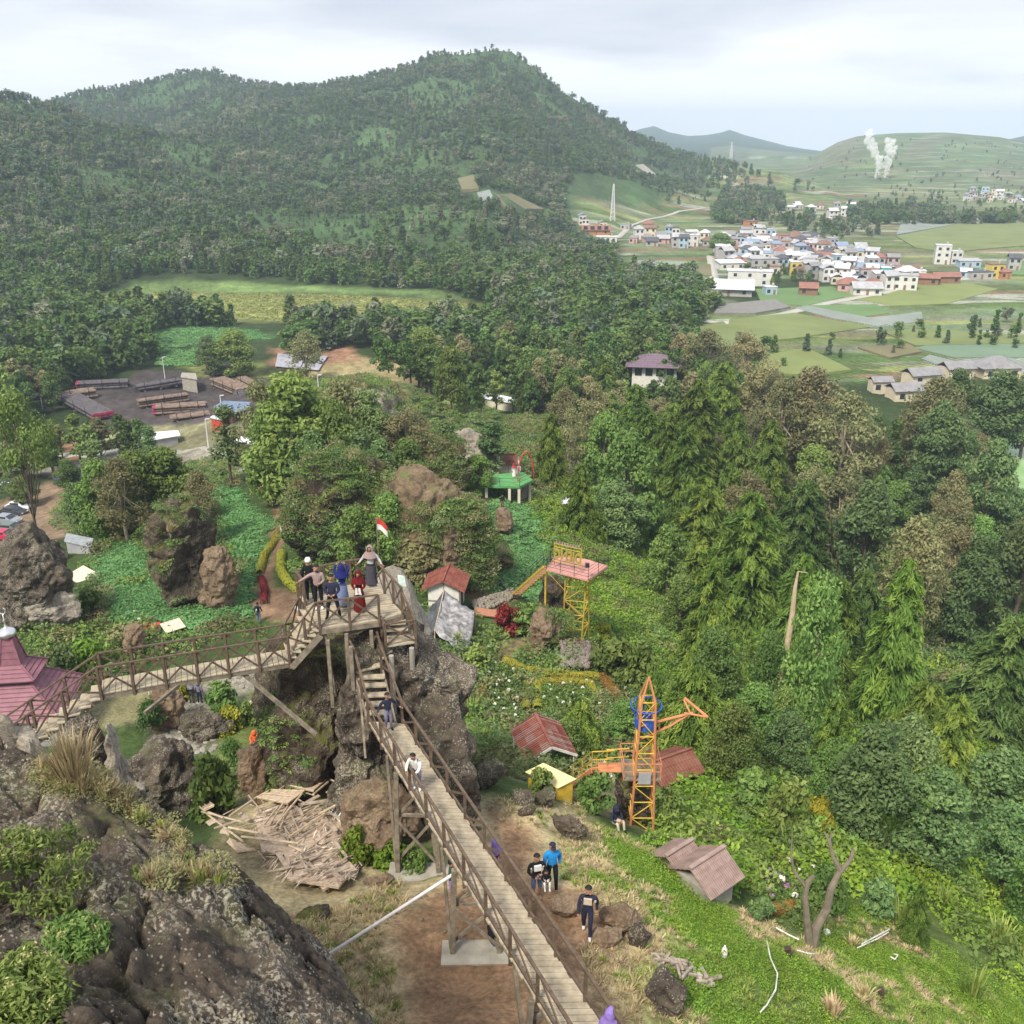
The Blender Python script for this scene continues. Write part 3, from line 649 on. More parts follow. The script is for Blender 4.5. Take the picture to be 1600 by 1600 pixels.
# timber props from the bridge down to the rocks
m = MB(); m.beam(PZv(377,1050,ZL-.2), PD(494,1148,33.0), .10, .13); m.build('prop', POSTW, br)
m = MB(); m.beam(PZv(290,1062,ZL-.2), PD(226,1114,31.0), .09, .11); m.build('prop', POSTW, br)
# --- stairs and long footbridge on the right
lb = empty('footbridge', PZv(740,1380,2), 'long sloping plank footbridge on timber trestles, with narrow open stairs up to the platform', 'footbridge')
def tread(px0, px1, py, z, dep=.27, par=lb):
    a = PZv(px0, py, z); b = PZv(px1, py-2, z); s = Vector((-(b-a).y, (b-a).x, 0)).normalized(); m = MB()
    m.prism([(v.x, v.y) for v in (a, b, b+s*dep, a+s*dep)], z-.05, z); m.build('tread', WOOD, par); return a, b
tread(597, 634, 976, 3.95, .3); tread(599, 640, 986, 3.72, .3)
LN = [PZv(603,1010,3.45), PZv(650,1003,3.45), PZv(646,984,3.45), PZv(599,989,3.45)]
m = MB(); planks(m, LN, (LN[1]-LN[0]), 3.45, .17, .02, .05, 8); m.build('landing', WOOD, lb)
railing(lb, [LN[3]+Vector((.0,-.35,0)), LN[0], LN[1], LN[1].lerp(C_, .5), C_], .85)
m = MB(); q = [PZv(589,1003,3.2), PZv(604,1021,3.2), PZv(613,1017,3.2), PZv(599,996,3.2)]; m.prism([(v.x, v.y) for v in q], 3.15, 3.2); m.build('tread', WOOD, lb)
m = MB(); q = [PZv(577,1008,3.0), PZv(594,1031,3.0), PZv(603,1027,3.0), PZv(588,1003,3.0)]; m.prism([(v.x, v.y) for v in q], 2.95, 3.0); m.build('tread', WOOD, lb)
L2 = [PZv(556,1050,2.85), PZv(596,1041,2.85), PZv(580,1013,2.85), PZv(541,1021,2.85)]
m = MB(); planks(m, L2, (L2[3]-L2[0]), 2.85, .17, .015, .05, 9); m.build('landing', WOOD, lb)
for i, (x0, x1, y, z) in enumerate(((556,601,1061,2.66), (559,604,1074,2.47), (564,608,1089,2.28), (568,611,1103,2.09), (571,613,1117,1.92))): tread(x0, x1, y, z)
sA, sB = PZv(576,1127,1.8), PZv(629,1130,1.8); eA, eB = PZv(862,1602,2.6), PZv(938,1600,2.6)
eA = sA + (eA-sA)*1.16; eB = sB + (eB-sB)*1.16
m = MB(); npk = 84; rs_ = random.Random(4)
for i in range(npk):
    t0, t1 = i/npk, (i+.88)/npk; o1 = rs_.uniform(-.03, .03); xd = (sB-sA).normalized()
    q = [lerp(sA, eA, t0)-xd*(.02+o1), lerp(sB, eB, t0)+xd*(.02-o1), lerp(sB, eB, t1)+xd*(.02-o1), lerp(sA, eA, t1)-xd*(.02+o1)]
    m.slab(q, .045)
m.build('deck', WOOD, lb)
m = MB()
for k in (.08, .5, .92): m.beam(lerp(sA, sB, k)+Vector((0,0,-.14)), lerp(eA, eB, k)+Vector((0,0,-.14)), .08, .17)
m.build('stringer', POSTW, lb)
m = MB(); m.beam(L2[0]+Vector((-.04,0,-.2)), sA+Vector((0,0,-.15)), .05, .2); m.build('stair_stringer', POSTW, lb); m = MB(); m.beam(L2[1]+Vector((.04,0,-.2)), sB+Vector((-.2,0,-.15)), .05, .2); m.build('stair_stringer', POSTW, lb)
upv = Vector((0,0,1))
railing(lb, [L2[3], L2[0], lerp(L2[0], sA, .5), sA], .85, '/')
railing(lb, [L2[2]+Vector((.2,0,0)), L2[1], lerp(L2[1], sB, .5), sB], .85, '/')
NP = 11
railing(lb, [lerp(sA, eA, i/NP) for i in range(NP+1)], .86, '\\', True)
railing(lb, [lerp(sB, eB, i/NP) for i in range(NP+1)], .86, '/', True)
def trestle(tops, feet, ftz, foot_poly):
    """tops: two deck-edge points, feet: two ground points"""
    t = MB(); t.beam(tops[0], tops[1], .1, .14); tr = t.build('trestle', POSTW, lb)
    back = (eA-sA); back.z = 0; back = -back.normalized()*.9
    for a, b in zip(tops, feet):
        m = MB(); m.beam(b, a, .14, .14); q = m.build('post', POSTW, lb); q.parent = tr
        m = MB(); m.beam(b+back*.15, a+back, .08, .1); q = m.build('post', POSTW, lb); q.parent = tr
    for f0, f1, s in ((.1, .55, 1), (.1, .55, -1), (.55, .95, 1)):
        a, b = (feet[0].lerp(tops[0], f0), feet[1].lerp(tops[1], f1)) if s > 0 else (feet[0].lerp(tops[0], f1), feet[1].lerp(tops[1], f0))
        m = MB(); off = Vector((0, .08*s, 0)); m.beam(a+off, b+off, .05, .08); q = m.build('cross_brace', POSTW, lb); q.parent = tr
    m = MB(); m.beam(feet[0].lerp(tops[0], .56)+Vector((0,.1,0)), feet[1].lerp(tops[1], .56)+Vector((0,.1,0)), .07, .1); q = m.build('crossbeam', POSTW, lb); q.parent = tr
    m = MB(); m.prism(foot_poly, ftz-.4, ftz); m.build('footing', CONC, lb)
def edgept(px_t, side, dz=-.22):
    a, b = (sA, eA) if side == 0 else (sB, eB); p = lerp(a, b, px_t); p.z += dz; return p
def foot_under(top, z, dx=0, dy=0): return Vector((top.x+dx, top.y+dy, z))
def poly_around(f, dr_, w_, l_):
    d = (f[1]-f[0]); d.z = 0; L_ = d.length; d.normalize(); n = Vector((-d.y, d.x, 0)); c = (f[0]+f[1])/2
    return [((c+d*sx*(L_/2+l_)+n*sy*w_).x, (c+d*sx*(L_/2+l_)+n*sy*w_).y) for sx, sy in ((-1,-1),(1,-1),(1,1),(-1,1))]
for tt, zf in ((.185, -1.55), (.50, -.45), (.80, .35)):
    tp = [edgept(tt, 0), edgept(tt, 1)]; zf = max(T(tp[0].x, tp[0].y), T(tp[1].x, tp[1].y))+.10; ft = [foot_under(tp[0], zf, -.1, -.05), foot_under(tp[1], zf, .1, 0)]
    trestle(tp, ft, zf, poly_around(ft, None, .42, .3))
for (px, py, z0, z1) in ((611,1022,3.4,1.2), (643,1010,3.4,1.9)):
    p = PZv(px, py, z0); m = MB(); m.tube([Vector((p.x, p.y, z1-.6)), Vector((p.x, p.y, z0-.06))], .09, 10); m.build('concrete_post', CONC, lb)
# side props of the stairs
for (x1_, y1_, z1_, x2_, y2_, D2) in ((560,1052,2.7,571,1185,31.5), (508,990,3.9,524,1082,33.5)):
    m = MB(); m.beam(PZv(x1_, y1_, z1_), PD(x2_, y2_, D2), .07, .07); m.build('prop', POSTW, lb)
pp = empty('brace_pole', PZv(620,1442,1), 'long pale steel pole slanting from the trestle down to the dry grass', 'pole')
m = MB(); a = edgept(.50, 0, -.35); b = PZv(500,1500,-.2); m.tube([a, b], .045, 10); m.build('pole', STEELW, pp)
# ------------------------------------------------------------------ rocks
def rockmat(name, c1, c2, lich=(.46,.43,.35), moss=(.10,.13,.03), lamt=.5, mamt=.5, streak=None):
    m = bpy.data.materials.new(name); m.use_nodes = True; t = m.node_tree; L = t.links; b = t.nodes['Principled BSDF']; b.inputs['Roughness'].default_value = .92; b.inputs['Specular IOR Level'].default_value = .2
    g = N('ShaderNodeNewGeometry', t)
    def noise(s, d=6, r=.62, dist=0):
        n = N('ShaderNodeTexNoise', t); n.inputs['Scale'].default_value = s; n.inputs['Detail'].default_value = d; n.inputs['Roughness'].default_value = r; n.inputs['Distortion'].default_value = dist; L.new(g.outputs['Position'], n.inputs['Vector']); return n.outputs['Fac']
    def mr(src, a, b_, lo=0, hi=1):
        q = N('ShaderNodeMapRange', t); q.inputs['From Min'].default_value = a; q.inputs['From Max'].default_value = b_; q.inputs['To Min'].default_value = lo; q.inputs['To Max'].default_value = hi; L.new(src, q.inputs['Value']); return q.outputs[0]
    def mix(f, a, b_, mode='MIX'):
        q = N('ShaderNodeMixRGB', t, blend_type=mode)
        for k, s in ((0, f), (1, a), (2, b_)):
            if isinstance(s, (tuple, float, int)): q.inputs[k].default_value = s if not isinstance(s, tuple) else (*s, 1)
            else: L.new(s, q.inputs[k])
        return q.outputs[0]
    def mul(a, b_):
        q = N('ShaderNodeMath', t, operation='MULTIPLY'); 
        for k, s in ((0, a), (1, b_)):
            if isinstance(s, float): q.inputs[k].default_value = s
            else: L.new(s, q.inputs[k])
        return q.outputs[0]
    base = mix(mr(noise(.9, 8, .7), .35, .65), c1, c2)
    base = mix(1.0, base, mr(noise(9, 6, .7), .3, .7, .6, 1.4), 'MULTIPLY'); base = mix(1.0, base, mr(noise(55, 5, .7), .3, .7, .65, 1.35), 'MULTIPLY')
    # lichen: broad pale crusts made of small spots
    l1 = mr(noise(.75, 6, .65), .46, .60); l2 = mr(noise(16, 5, .65), .50, .57)
    vo = N('ShaderNodeTexVoronoi', t); vo.inputs['Scale'].default_value = 13; L.new(g.outputs['Position'], vo.inputs['Vector']); l3 = mr(vo.outputs['Distance'], .30, .18)
    l4 = mr(noise(1.6, 4, .6), .44, .56)
    base = mix(mul(mul(l1, l2), lamt), base, lich); base = mix(mul(mul(l3, l4), min(1., lamt*.75)), base, tuple(min(1, q*1.25) for q in lich))
    sx = N('ShaderNodeSeparateXYZ', t); L.new(g.outputs['Normal'], sx.inputs[0]); up = mr(sx.outputs[2], .25, .8)
    ms = mul(mul(up, mr(noise(.6, 6, .7), .48, .62)), mamt); base = mix(ms, base, moss)
    L.new(base, b.inputs['Base Color'])
    bp = N('ShaderNodeBump', t); bp.inputs['Strength'].default_value = .7; bp.inputs['Distance'].default_value = .08; L.new(noise(4, 10, .7), bp.inputs['Height'])
    bp2 = N('ShaderNodeBump', t); bp2.inputs['Strength'].default_value = .5; bp2.inputs['Distance'].default_value = .03; L.new(noise(22, 6, .7), bp2.inputs['Height']); L.new(bp.outputs[0], bp2.inputs['Normal']); L.new(bp2.outputs[0], b.inputs['Normal'])
    return m
RK = rockmat('rock_lichen', (.032,.026,.022), (.125,.100,.078), lamt=.62, mamt=.3)
RKD = rockmat('rock_mossy', (.03,.023,.017), (.08,.06,.042), moss=(.13,.15,.03), lamt=.35, mamt=.9)
RKB = rockmat('rock_brown', (.12,.08,.052), (.23,.165,.11), lamt=.25, mamt=.25)
RKM = rockmat('rock_earthy', (.10,.07,.045), (.20,.145,.09), moss=(.13,.14,.05), lamt=.2, mamt=.9)
RKG = rockmat('rock_grey', (.18,.155,.13), (.32,.285,.24), lamt=.3, mamt=.15)
def rock(px=None, py=None, D=None, rad=(1,1,1), seed=0, m=None, label='', rz=0, sub=5, cuts=7, rough=.22, p=None, name='boulder', cat='rock', group=None, tiltx=0, freq=1.1, mode=None):
    bz = None
    if px is not None:
        mode = mode or ('keep' if D < 45 and seed < 17 else 'ground')
        if mode == 'ground':
            b_ = G(px, py + rad[2]*.8*FPX*.93/D); D2 = b_[1]*CP - (b_[2]-CAMZ)*SP; k_ = D2/D; rad = tuple(q*k_ for q in rad); p = np.array([b_[0], b_[1]+rad[1]*.3, b_[2]+rad[2]*.72])
        else:
            p = PD(px, py, D); g_ = T(p[0], p[1]); bot = p[2]-rad[2]*.85
            if bot > g_: top_ = p[2]+rad[2]; nz_ = (top_-g_)/1.8; p = np.array([p[0], p[1], top_-nz_]); rad = (rad[0], rad[1], nz_)
    rs = np.random.RandomState(seed); import bmesh
    bm = bmesh.new(); bmesh.ops.create_icosphere(bm, subdivisions=sub, radius=1); me = bpy.data.meshes.new(name); 
    v = np.array([q.co[:] for q in bm.verts])
    for k in range(cuts):
        n = rs.normal(0, 1, 3); n[2] *= .7; n /= np.linalg.norm(n); d = rs.uniform(.55, .86); ex = np.maximum(0, v@n-d); v = v-ex[:, None]*n*.93
    R0 = np.array(rad, float); v = v*R0; s = float(R0.mean()); nrm = v/R0**2; nrm /= np.linalg.norm(nrm, axis=1)[:, None]
    q = v*freq/max(s, .3)*1.6+seed*7.3
    dsp = fbm(q, 5, seed)*rough*s*.75 - np.abs(fbm(q*1.3+5, 4, seed+5))*rough*s*.8 + fbm(v*3.1+seed, 3, seed+9)*.04*min(s, 2)
    v = v + nrm*dsp[:, None]
    for q_, co in zip(bm.verts, v): q_.co = co
    bm.to_mesh(me); bm.free(); me.materials.append(m or RK)
    o = bpy.data.objects.new(name, me); COL.objects.link(o); o.rotation_euler = (tiltx, 0, rz)
    o.location = vec(p if p is not None else PD(px, py, D)); tag(o, label, cat, group); THINGS.append(o); ROCKOBJ[seed] = o; return o
ROCKOBJ = {}
# --- the outcrop in the left foreground, seen from above
def outcrop():
    C = [(-60,1160,17.5),(0,1178,17.2),(90,1205,17),(200,1245,16.8),(315,1340,15.6),(410,1410,14.6),(465,1475,13.8),(540,1580,12.6),(580,1660,12),
         (0,1300,14.8),(200,1335,14.2),(100,1450,11.8),(300,1450,12.6),(390,1520,12.3),(200,1590,10.4),(0,1600,9.6),(450,1600,11.6),(-200,1300,14),(-200,1600,9),(300,1700,9.6),(500,1700,10.6),(0,1800,7.5),(-300,1100,18)]
    pts = [PD(*c) for c in C]
    edge = [pts[i] for i in range(0, 9)]
    for e in edge:
        d = np.array([.62, .78])
        for k, dz in ((.8, -1.6), (1.7, -5), (2.8, -9.5), (5, -13.5)): pts.append(np.array([e[0]+d[0]*k, e[1]+d[1]*k, e[2]+dz]))
    pts = np.array(pts); n = len(pts); ph = lambda r: np.sqrt(r*r+.25)
    A = ph(np.hypot(pts[:, None, 0]-pts[None, :, 0], pts[:, None, 1]-pts[None, :, 1])); M_ = np.zeros((n+1, n+1)); M_[:n, :n] = A-np.eye(n)*.03; M_[n, :n] = 1; M_[:n, n] = 1
    Wt = np.linalg.solve(M_, np.append(pts[:, 2], 0)); nx = 420; xs = np.linspace(-17, 2.2, nx); ys = np.linspace(2.5, 20.5, nx); X, Y = np.meshgrid(xs, ys); X = X.ravel(); Y = Y.ravel()
    Z = np.full(X.shape, Wt[-1])
    for i in range(n): Z += Wt[i]*ph(np.hypot(X-pts[i, 0], Y-pts[i, 1]))
    q = np.stack([X, Y, Z], 1)
    r1 = fbm(q*.45, 4, 3); crack = np.abs(fbm(q*np.array([.5,.5,.3])+3.3, 3, 14)); r2 = fbm(q*1.7, 5, 8); r3 = fbm(q*6, 4, 21)
    led = q@np.array([.35,.2,1.0])*1.1+r1*.6; ster = (np.floor(led)+smooth((led-np.floor(led)-.25)/.5)-led)/1.1
    Z = Z + .2*r1 - .30*np.exp(-(crack/.035)**2) + .17*r2 + .07*r3 + .5*ster + .03*fbm(q*17, 3, 33) - .10*np.exp(-(np.abs(fbm(q*1.6+9, 3, 41))/.05)**2)
    i = np.arange((nx-1)**2); a = (i//(nx-1))*nx + i % (nx-1); f = np.stack([a, a+1, a+nx+1, a+nx], 1)
    global OUT_Z, OUT_G
    OUT_G = (xs, ys, Z.reshape(nx, nx))
    me = npmesh('rock_outcrop', np.stack([X, Y, Z], 1), f, RK, True); o = linkmesh('rock_outcrop', me); tag(o, 'huge dark lichen-spotted rock slab filling the near left corner of the photo', 'rock'); THINGS.append(o); return o
outcrop()
def outz(x, y):
    xs, ys, Zg = OUT_G; i = min(max(int((x-xs[0])/(xs[1]-xs[0])), 0), len(xs)-1); j = min(max(int((y-ys[0])/(ys[1]-ys[0])), 0), len(ys)-1); return float(Zg[j, i])
# rock mass that carries the platform
rock(655,1095,35.5,(2.7,2.2,4.2),1,RK,'tall cracked brown rock right of the open stairs, carrying the platform', .3, 6, 9, .2)
rock(482,1140,37.0,(2.7,2.4,4.3),2,RKD,'dark moss-hung rock face below the platform, left of the stairs', -.2, 6, 6, .16)
rock(575,1170,34.2,(2.0,1.7,3.8),3,RK,'lichen-flecked rock pillar directly behind the first trestle', .8, 6, 8, .2)
rock(696,1180,32.6,(1.35,1.6,2.5),4,RK,'rounded brown rock shoulder beside the sloping footbridge above the dry slope', .2, 5, 8, .2)
rock(585,1000,39.5,(3.0,2.2,2.0),5,RKD,'flat-topped dark rock directly under the platform deck', 0, 5, 5, .12)
rock(618,940,41.0,(2.0,2.6,1.5),6,RKG,'pale stone-paved ledge along the right rail of the platform', .3, 5, 6, .08)
rock(590,1265,31.8,(1.7,1.0,1.0),7,RKB,'low brown rock at the foot of the pillar behind the fallen hut', .1, 5, 6, .2)
# boulders left of it
rock(28,1178,19.8,(.95,.8,.8),11,RKG,'grey lichened boulder beside the lowest stair treads', 0, 5, 7, .2)
rock(150,1172,25.5,(1.25,1.2,1.3),12,RK,'big speckled boulder with a pale split face under the left stairs', .2, 6, 7, .2)
rock(190,1200,25.0,(.55,.6,1.35),13,RKG,'pale grey split slab standing against the speckled boulder', .2, 5, 7, .16)
rock(262,1222,28.0,(1.3,1.2,1.4),14,RK,'round dark brown boulder right of the pale split slab', .4, 5, 7, .2, mode='ground')
rock(322,1135,56,(1.55,1.2,.95),15,RK,'low boulder lying on the cobbled path near the yellow shrubs', .2, 5, 7, .2, freq=1.4)
rock(405,1210,32.5,(.75,.55,1.35),16,RKB,'upright brown wedge of rock left of the moss-hung face', .3, 5, 7, .16, mode='ground')
rock(340,1140,56.5,(.5,.4,.25),17,RKG,'flat grey stone in front of the low boulder on the path', .2, 4, 5, .1)
rock(60,905,56,(2.6,2.2,3.7),18,RK,'massive dark boulder standing beyond the magenta roof', .3, 6, 7, .18)
rock(85,955,53.5,(1.5,.9,1.35),19,RKG,'pale grey broken face at the foot of the massive dark boulder', .2, 5, 8, .2)
rock(-5,910,55,(1.4,1.3,2.6),20,RKD,'dark rock cut by the left edge of the photo', 0, 5, 7, .2)
rock(212,1000,50,(.6,.5,1.2),21,RKB,'slim upright rock beside the red cloth near the bridge', .2, 5, 6, .2)
rock(262,1105,50,(1.0,.9,1.6),22,RKB,'brown rock behind the round dark shrub under the bridge', .2, 5, 6, .2)
rock(300,870,68,(2.6,2.4,4.6),23,RKD,'tall grassy rock crag between the crop beds', .3, 6, 8, .2)
rock(345,905,66,(1.5,1.3,2.8),24,RKB,'lower pale shoulder of the grassy crag', .2, 5, 8, .2)
rock(530,800,88,(6.0,5,5.4),25,RKD,'dark overgrown crag behind the platform, left of the flag', .2, 6, 8, .2)
rock(655,820,86,(5.2,4.5,5.2),26,RKM,'brush-covered brown cliff slope right of the flag', .5, 6, 8, .2)
rock(590,660,106,(5,4,4),27,RKG,'pale bare rock top among the bushes of the crag', .2, 5, 8, .2)
rock(410,735,118,(1.6,1.4,1.5),28,RKG,'rounded grey boulder where the footpath leaves the yard', .2, 4, 7, .2)
rock(690,735,104,(3,3,4),29,RKD,'dark rock wall left of the green deck', .2, 5, 8, .2)
rock(730,700,112,(3,2.4,2.2),30,RKG,'grey layered rocks above the yellow-flowered bush', .2, 5, 8, .2)
rock(785,818,92,(1.0,.9,1.6),31,RKB,'brown rock block standing in the crop bed below the green deck', .2, 4, 8, .2)
rock(775,875,84,(1.9,1.5,1.2),32,RKB,'low mossy rock beside the kneeling visitors', .2, 5, 8, .2)
rock(862,935,76,(1.3,1.1,2.1),33,RKD,'dark rock behind the stair of the yellow tower', .2, 5, 8, .2)
rock(858,985,74,(1.5,1.2,2.0),34,RKB,'root-covered rock left of the yellow tower legs', .2, 5, 8, .25)
# boulders on and around the dirt
rock(755,1212,31.0,(.72,.6,.5),41,RK,'grey speckled boulder at the top of the bare dirt slope', .2, 5, 7, .18)
rock(818,1248,31.0,(.42,.34,.24),42,RK,'small dark boulder uphill, left of the rounder one', .2, 4, 7, .18)
rock(853,1248,30.8,(.42,.36,.33),43,RK,'small round boulder right of its darker neighbour on the dirt', .2, 4, 7, .18)
rock(822,1266,30.2,(.36,.2,.18),44,RKD,'thin wedge of rock below the two small boulders', .4, 4, 7, .18)
rock(888,1293,29.6,(.62,.34,.42),45,RK,'low craggy rock edging the grass, above the blue jacket', -.4, 5, 7, .25)
rock(888,1416,26.2,(.52,.40,.34),46,RKB,'brown pointed boulder just left of the standing boy in the beige-chested jacket', .2, 5, 8, .14)
rock(975,1435,25.6,(.62,.42,.40),47,RKB,'larger brown boulder right of the boy on the path', -.3, 5, 8, .16)
rock(1000,1462,25.0,(.34,.3,.34),48,RKD,'dark chunk of rock leaning on the larger brown boulder', .3, 4, 8, .16)
rock(945,1465,25.0,(.5,.36,.18),49,RKB,'low broken rock in the path below the boy', .3, 4, 8, .2)
rock(1040,1550,23.2,(.62,.55,.62),50,RK,'big dark scored boulder in the grass beside the firewood', .2, 5, 7, .14)
rock(490,1432,29.2,(.62,.4,.12),51,RKD,'flat dark stone sunk in the dry grass', .3, 4, 7, .16)
rock(590,1378,30.2,(.5,.3,.12),52,RKB,'low brown stone between the fallen hut and the first footing', .2, 4, 7, .2)
rock(720,860,86,(3.2,3,4.2),35,RKM,'low brush-covered rock right of the brown cliff slope', .3, 6, 7, .2)
rock(990,1245,37.5,(1.1,.8,1.3),53,RKD,'dark rock mass behind the foot of the orange crane', .2, 5, 7, .2)
rs_ = random.Random(12)
for i in range(34):     # loose stones on the dirt
    px = rs_.uniform(650, 900); py = rs_.uniform(1290, 1470) 
    if not (px-650 > (py-1290)*-.2): continue
    p = G(px, py); s = rs_.uniform(.06, .16)
    rock(rad=(s*1.4, s, s*.55), seed=200+i, m=RKB, p=p, sub=2, cuts=4, name='loose_stone', cat='stone', label='small brown stone lying loose on the trodden dirt', group='loose stones on the dirt path', rz=rs_.uniform(0, 3))
# ------------------------------------------------------------------ buildings and rides near the viewpoint

WHITEP = mat('white_paint', (.70,.69,.64), .6, .08, 2); REDR = mat('red_sheet', (.19,.055,.042), .75, .3, 1.6, objrand=.08, col2=(.30,.125,.095), spec=.12, detail=9); PINKR = mat('pink_tile', (.25,.175,.16), .85, .15, 3, spec=.1, col2=(.36,.27,.245))
RUST = mat('rust_sheet', (.16,.06,.04), .8, .3, 1.4, col2=(.24,.115,.085), spec=.15); ORANGE = mat('orange_paint', (.52,.215,.10), .45, .15, 3); YELLOW = mat('yellow_paint', (.55,.38,.05), .5, .2, 3); PALEY = mat('pale_yellow_sheet', (.72,.60,.30), .6, .06, 2)
MAG = mat('magenta_tile', (.23,.10,.13), .5, .14, 2); GREYW = mat('grey_wall', (.34,.34,.36), .8, .12, 1); DARKW = mat('dark_plank', (.085,.06,.045), .9, .4, 3, bump=.4); BLACKM = mat('dark_metal', (.03,.03,.032), .5, .1, 3)
TARP = mat('grey_tarp', (.10,.105,.12), .5, .3, 1.2); TORN = mat('torn_sheet', (.09,.085,.09), .8, .1, 2.2, col2=(.50,.49,.50), detail=9); GREENP = mat('green_paint', (.10,.30,.10), .6, .15, 2); PINKD = mat('pink_deck', (.55,.27,.24), .7, .1, 3)
BLUEP = mat('blue_paint', (.03,.11,.50), .45, .2, 4); REDP = mat('red_paint', (.55,.05,.04), .5, .1, 3); GLASS = mat('dark_glass', (.03,.04,.05), .15, .1, 1, spec=.6); PURPLE = mat('purple_tile', (.17,.12,.16), .7, .15, 2)
CREAM = mat('cream_wall', (.62,.58,.48), .8, .08, 1); STRAW = mat('woven_thatch', (.40,.30,.20), .95, .4, 9, bump=.6, col2=(.62,.50,.40)); BAMB = mat('bamboo', (.50,.40,.28), .7, .2, 6); GOLD = mat('gold_letter', (.36,.27,.06), .5, .1, 3)
SILV = mat('silver', (.75,.76,.78), .25, .05, 2, metal=.8); STONEW = rockmat('wall_stone', (.13,.10,.09), (.26,.22,.20), lamt=.15, mamt=.1); REDL_ = mat('red_cloth', (.5,.07,.06), .9, .2, 4); BEIGE = mat('beige_sheet', (.62,.52,.42), .9, .12, 4)
def rotv(x, y, a): return x*math.cos(a)-y*math.sin(a), x*math.sin(a)+y*math.cos(a)
def gable(parent, c, rz, L_, S_, ze, zr, mats, th=.05, rows=4, cols=4, seed=0, ridge=True, name='roof', asym=0, pal=None):
    """ridge along local y, length L_, span S_; pitched sheets laid in overlapping rows"""
    rs = random.Random(seed); m = MB(); pal = pal or [0]
    def P3(x, y, z): a, b = rotv(x, y, rz); return Vector((c[0]+a, c[1]+b, c[2]+z))
    for s in (-1, 1):
        for j in range(rows):
            t0, t1 = j/rows, (j+1.06)/rows; x0, x1 = s*S_/2*t0, s*S_/2*t1; z0, z1 = zr+(ze-zr)*t0, zr+(ze-zr)*t1; lift = .0
            for i in range(cols):
                y0 = -L_/2+L_*i/cols+.004; y1 = -L_/2+L_*(i+1)/cols-.004
                q = [P3(x0, y0, z0+.0), P3(x1, y0, z1+.035), P3(x1, y1, z1+.035), P3(x0, y1, z0+.0)]
                m.slab(q, th, rs.choice(pal))
    for s in (-1, 1):
        for i in range(cols*4 if rows > 1 else 0):
            y = -L_/2+L_*(i+.5)/(cols*4); m.beam(P3(s*.06, y, zr+(ze-zr)*.12/S_+.035), P3(s*S_/2, y, ze+.055), .035, .03, rs.choice(pal))
    r = m.build(name, mats, parent)
    if ridge:
        k = MB(); k.beam(P3(0, -L_/2-.02, zr+.06), P3(0, L_/2+.02, zr+.06), .16, .06); q = k.build('ridge_cap', mats[0] if isinstance(mats, list) else mats, parent); q.parent = r
    return r, P3
def hip(parent, c, rz, w0, d0, z0, w1, d1, z1, m_, rows=7, name='roof'):
    m = MB()
    for j in range(rows):
        t0, t1 = j/rows, (j+1)/rows
        def ring(t, dz, e=0): 
            w, d, z = w0+(w1-w0)*t+e, d0+(d1-d0)*t+e, z0+(z1-z0)*t+dz
            return [(*[c[k]+rotv(sx*w/2, sy*d/2, rz)[k] for k in (0, 1)], c[2]+z) for sx, sy in ((-1,-1),(1,-1),(1,1),(-1,1))]
        a, b = ring(t0, .05, .04), ring(t1, 0); lo = ring(t0, 0, .04)
        m.add(a+b+lo, [(i, (i+1) % 4, 4+(i+1) % 4, 4+i) for i in range(4)]+[(8+i, 8+(i+1) % 4, (i+1) % 4, i) for i in range(4)])
    m.add(ring(1, 0), [(0, 1, 2, 3)]); m.add(ring(0, -.02), [(3, 2, 1, 0)])
    r = m.build(name, m_, parent)
    k = MB(); A = [Vector(v) for v in ring(0, .07)]; B = [Vector(v) for v in ring(1, .03)]
    for a, b in zip(A, B): k.beam(a, b, .12, .08)
    q = k.build('ridge', m_, parent); q.parent = r; return r
def wallbox(parent, c, rz, w, d, h, m_, z0=0, name='wall'):
    m = MB(); m.box((c[0], c[1], c[2]+z0+h/2), (w, d, h), rz); return m.build(name, m_, parent)
def panel(parent, c, rz, x, y, z, w, h, m_, name='window', t=.06, facing='y', frame=None):
    a, b = rotv(x, y, rz); p = (c[0]+a, c[1]+b, c[2]+z); m = MB(); m.box(p, (w, t, h) if facing == 'y' else (t, w, h), rz); f = m.build(name, frame or WHITEP, parent)
    m = MB(); m.box(p, (w-.12, t+.03, h-.12) if facing == 'y' else (t+.03, w-.12, h-.12), rz); g = m.build('pane', m_, parent); g.parent = f; return f
# --- prayer hall with magenta roof, half cut by the left edge
c = G(44,1140); c[2] -= .2; mq = empty('prayer_hall', c, 'small prayer hall with magenta tiled tiered roof and silver dome, below the left stairs', 'prayer hall')
s_ = dep(c)/1500
wallbox(mq, c, .12, 4.9, 4.2, 2.5, GREYW); hip(mq, c, .12, 5.9, 5.0, 2.2, 2.2, 1.9, 3.9, MAG, 9); wallbox(mq, c, .12, 2.0, 1.7, .5, GREYW, 3.8, 'clerestory'); hip(mq, c, .12, 2.9, 2.5, 4.2, 1.15, 1.0, 4.9, MAG, 4); hip(mq, c, .12, 1.15, 1.0, 4.9, .6, .55, 6.5, MAG, 4, 'spire')
m = MB(); m.lathe((c[0], c[1], c[2]+6.5), [(.32,0),(.34,.1),(.5,.18),(.52,.35),(.40,.5),(.18,.6),(.06,.68),(.04,1.0),(.09,1.06),(.03,1.15),(.02,1.5)], 20); m.build('dome', SILV, mq, True)
m = MB(); m.tube([(c[0]+.2*math.cos(a), c[1], c[2]+8.2+.2*math.sin(a)) for a in np.linspace(-4.2, 1.1, 14)], .03, 6); m.build('finial', SILV, mq)
for x in (-1.6, 0, 1.6): panel(mq, c, .12, x, -2.12, 1.3, .9, 1.1, GLASS)
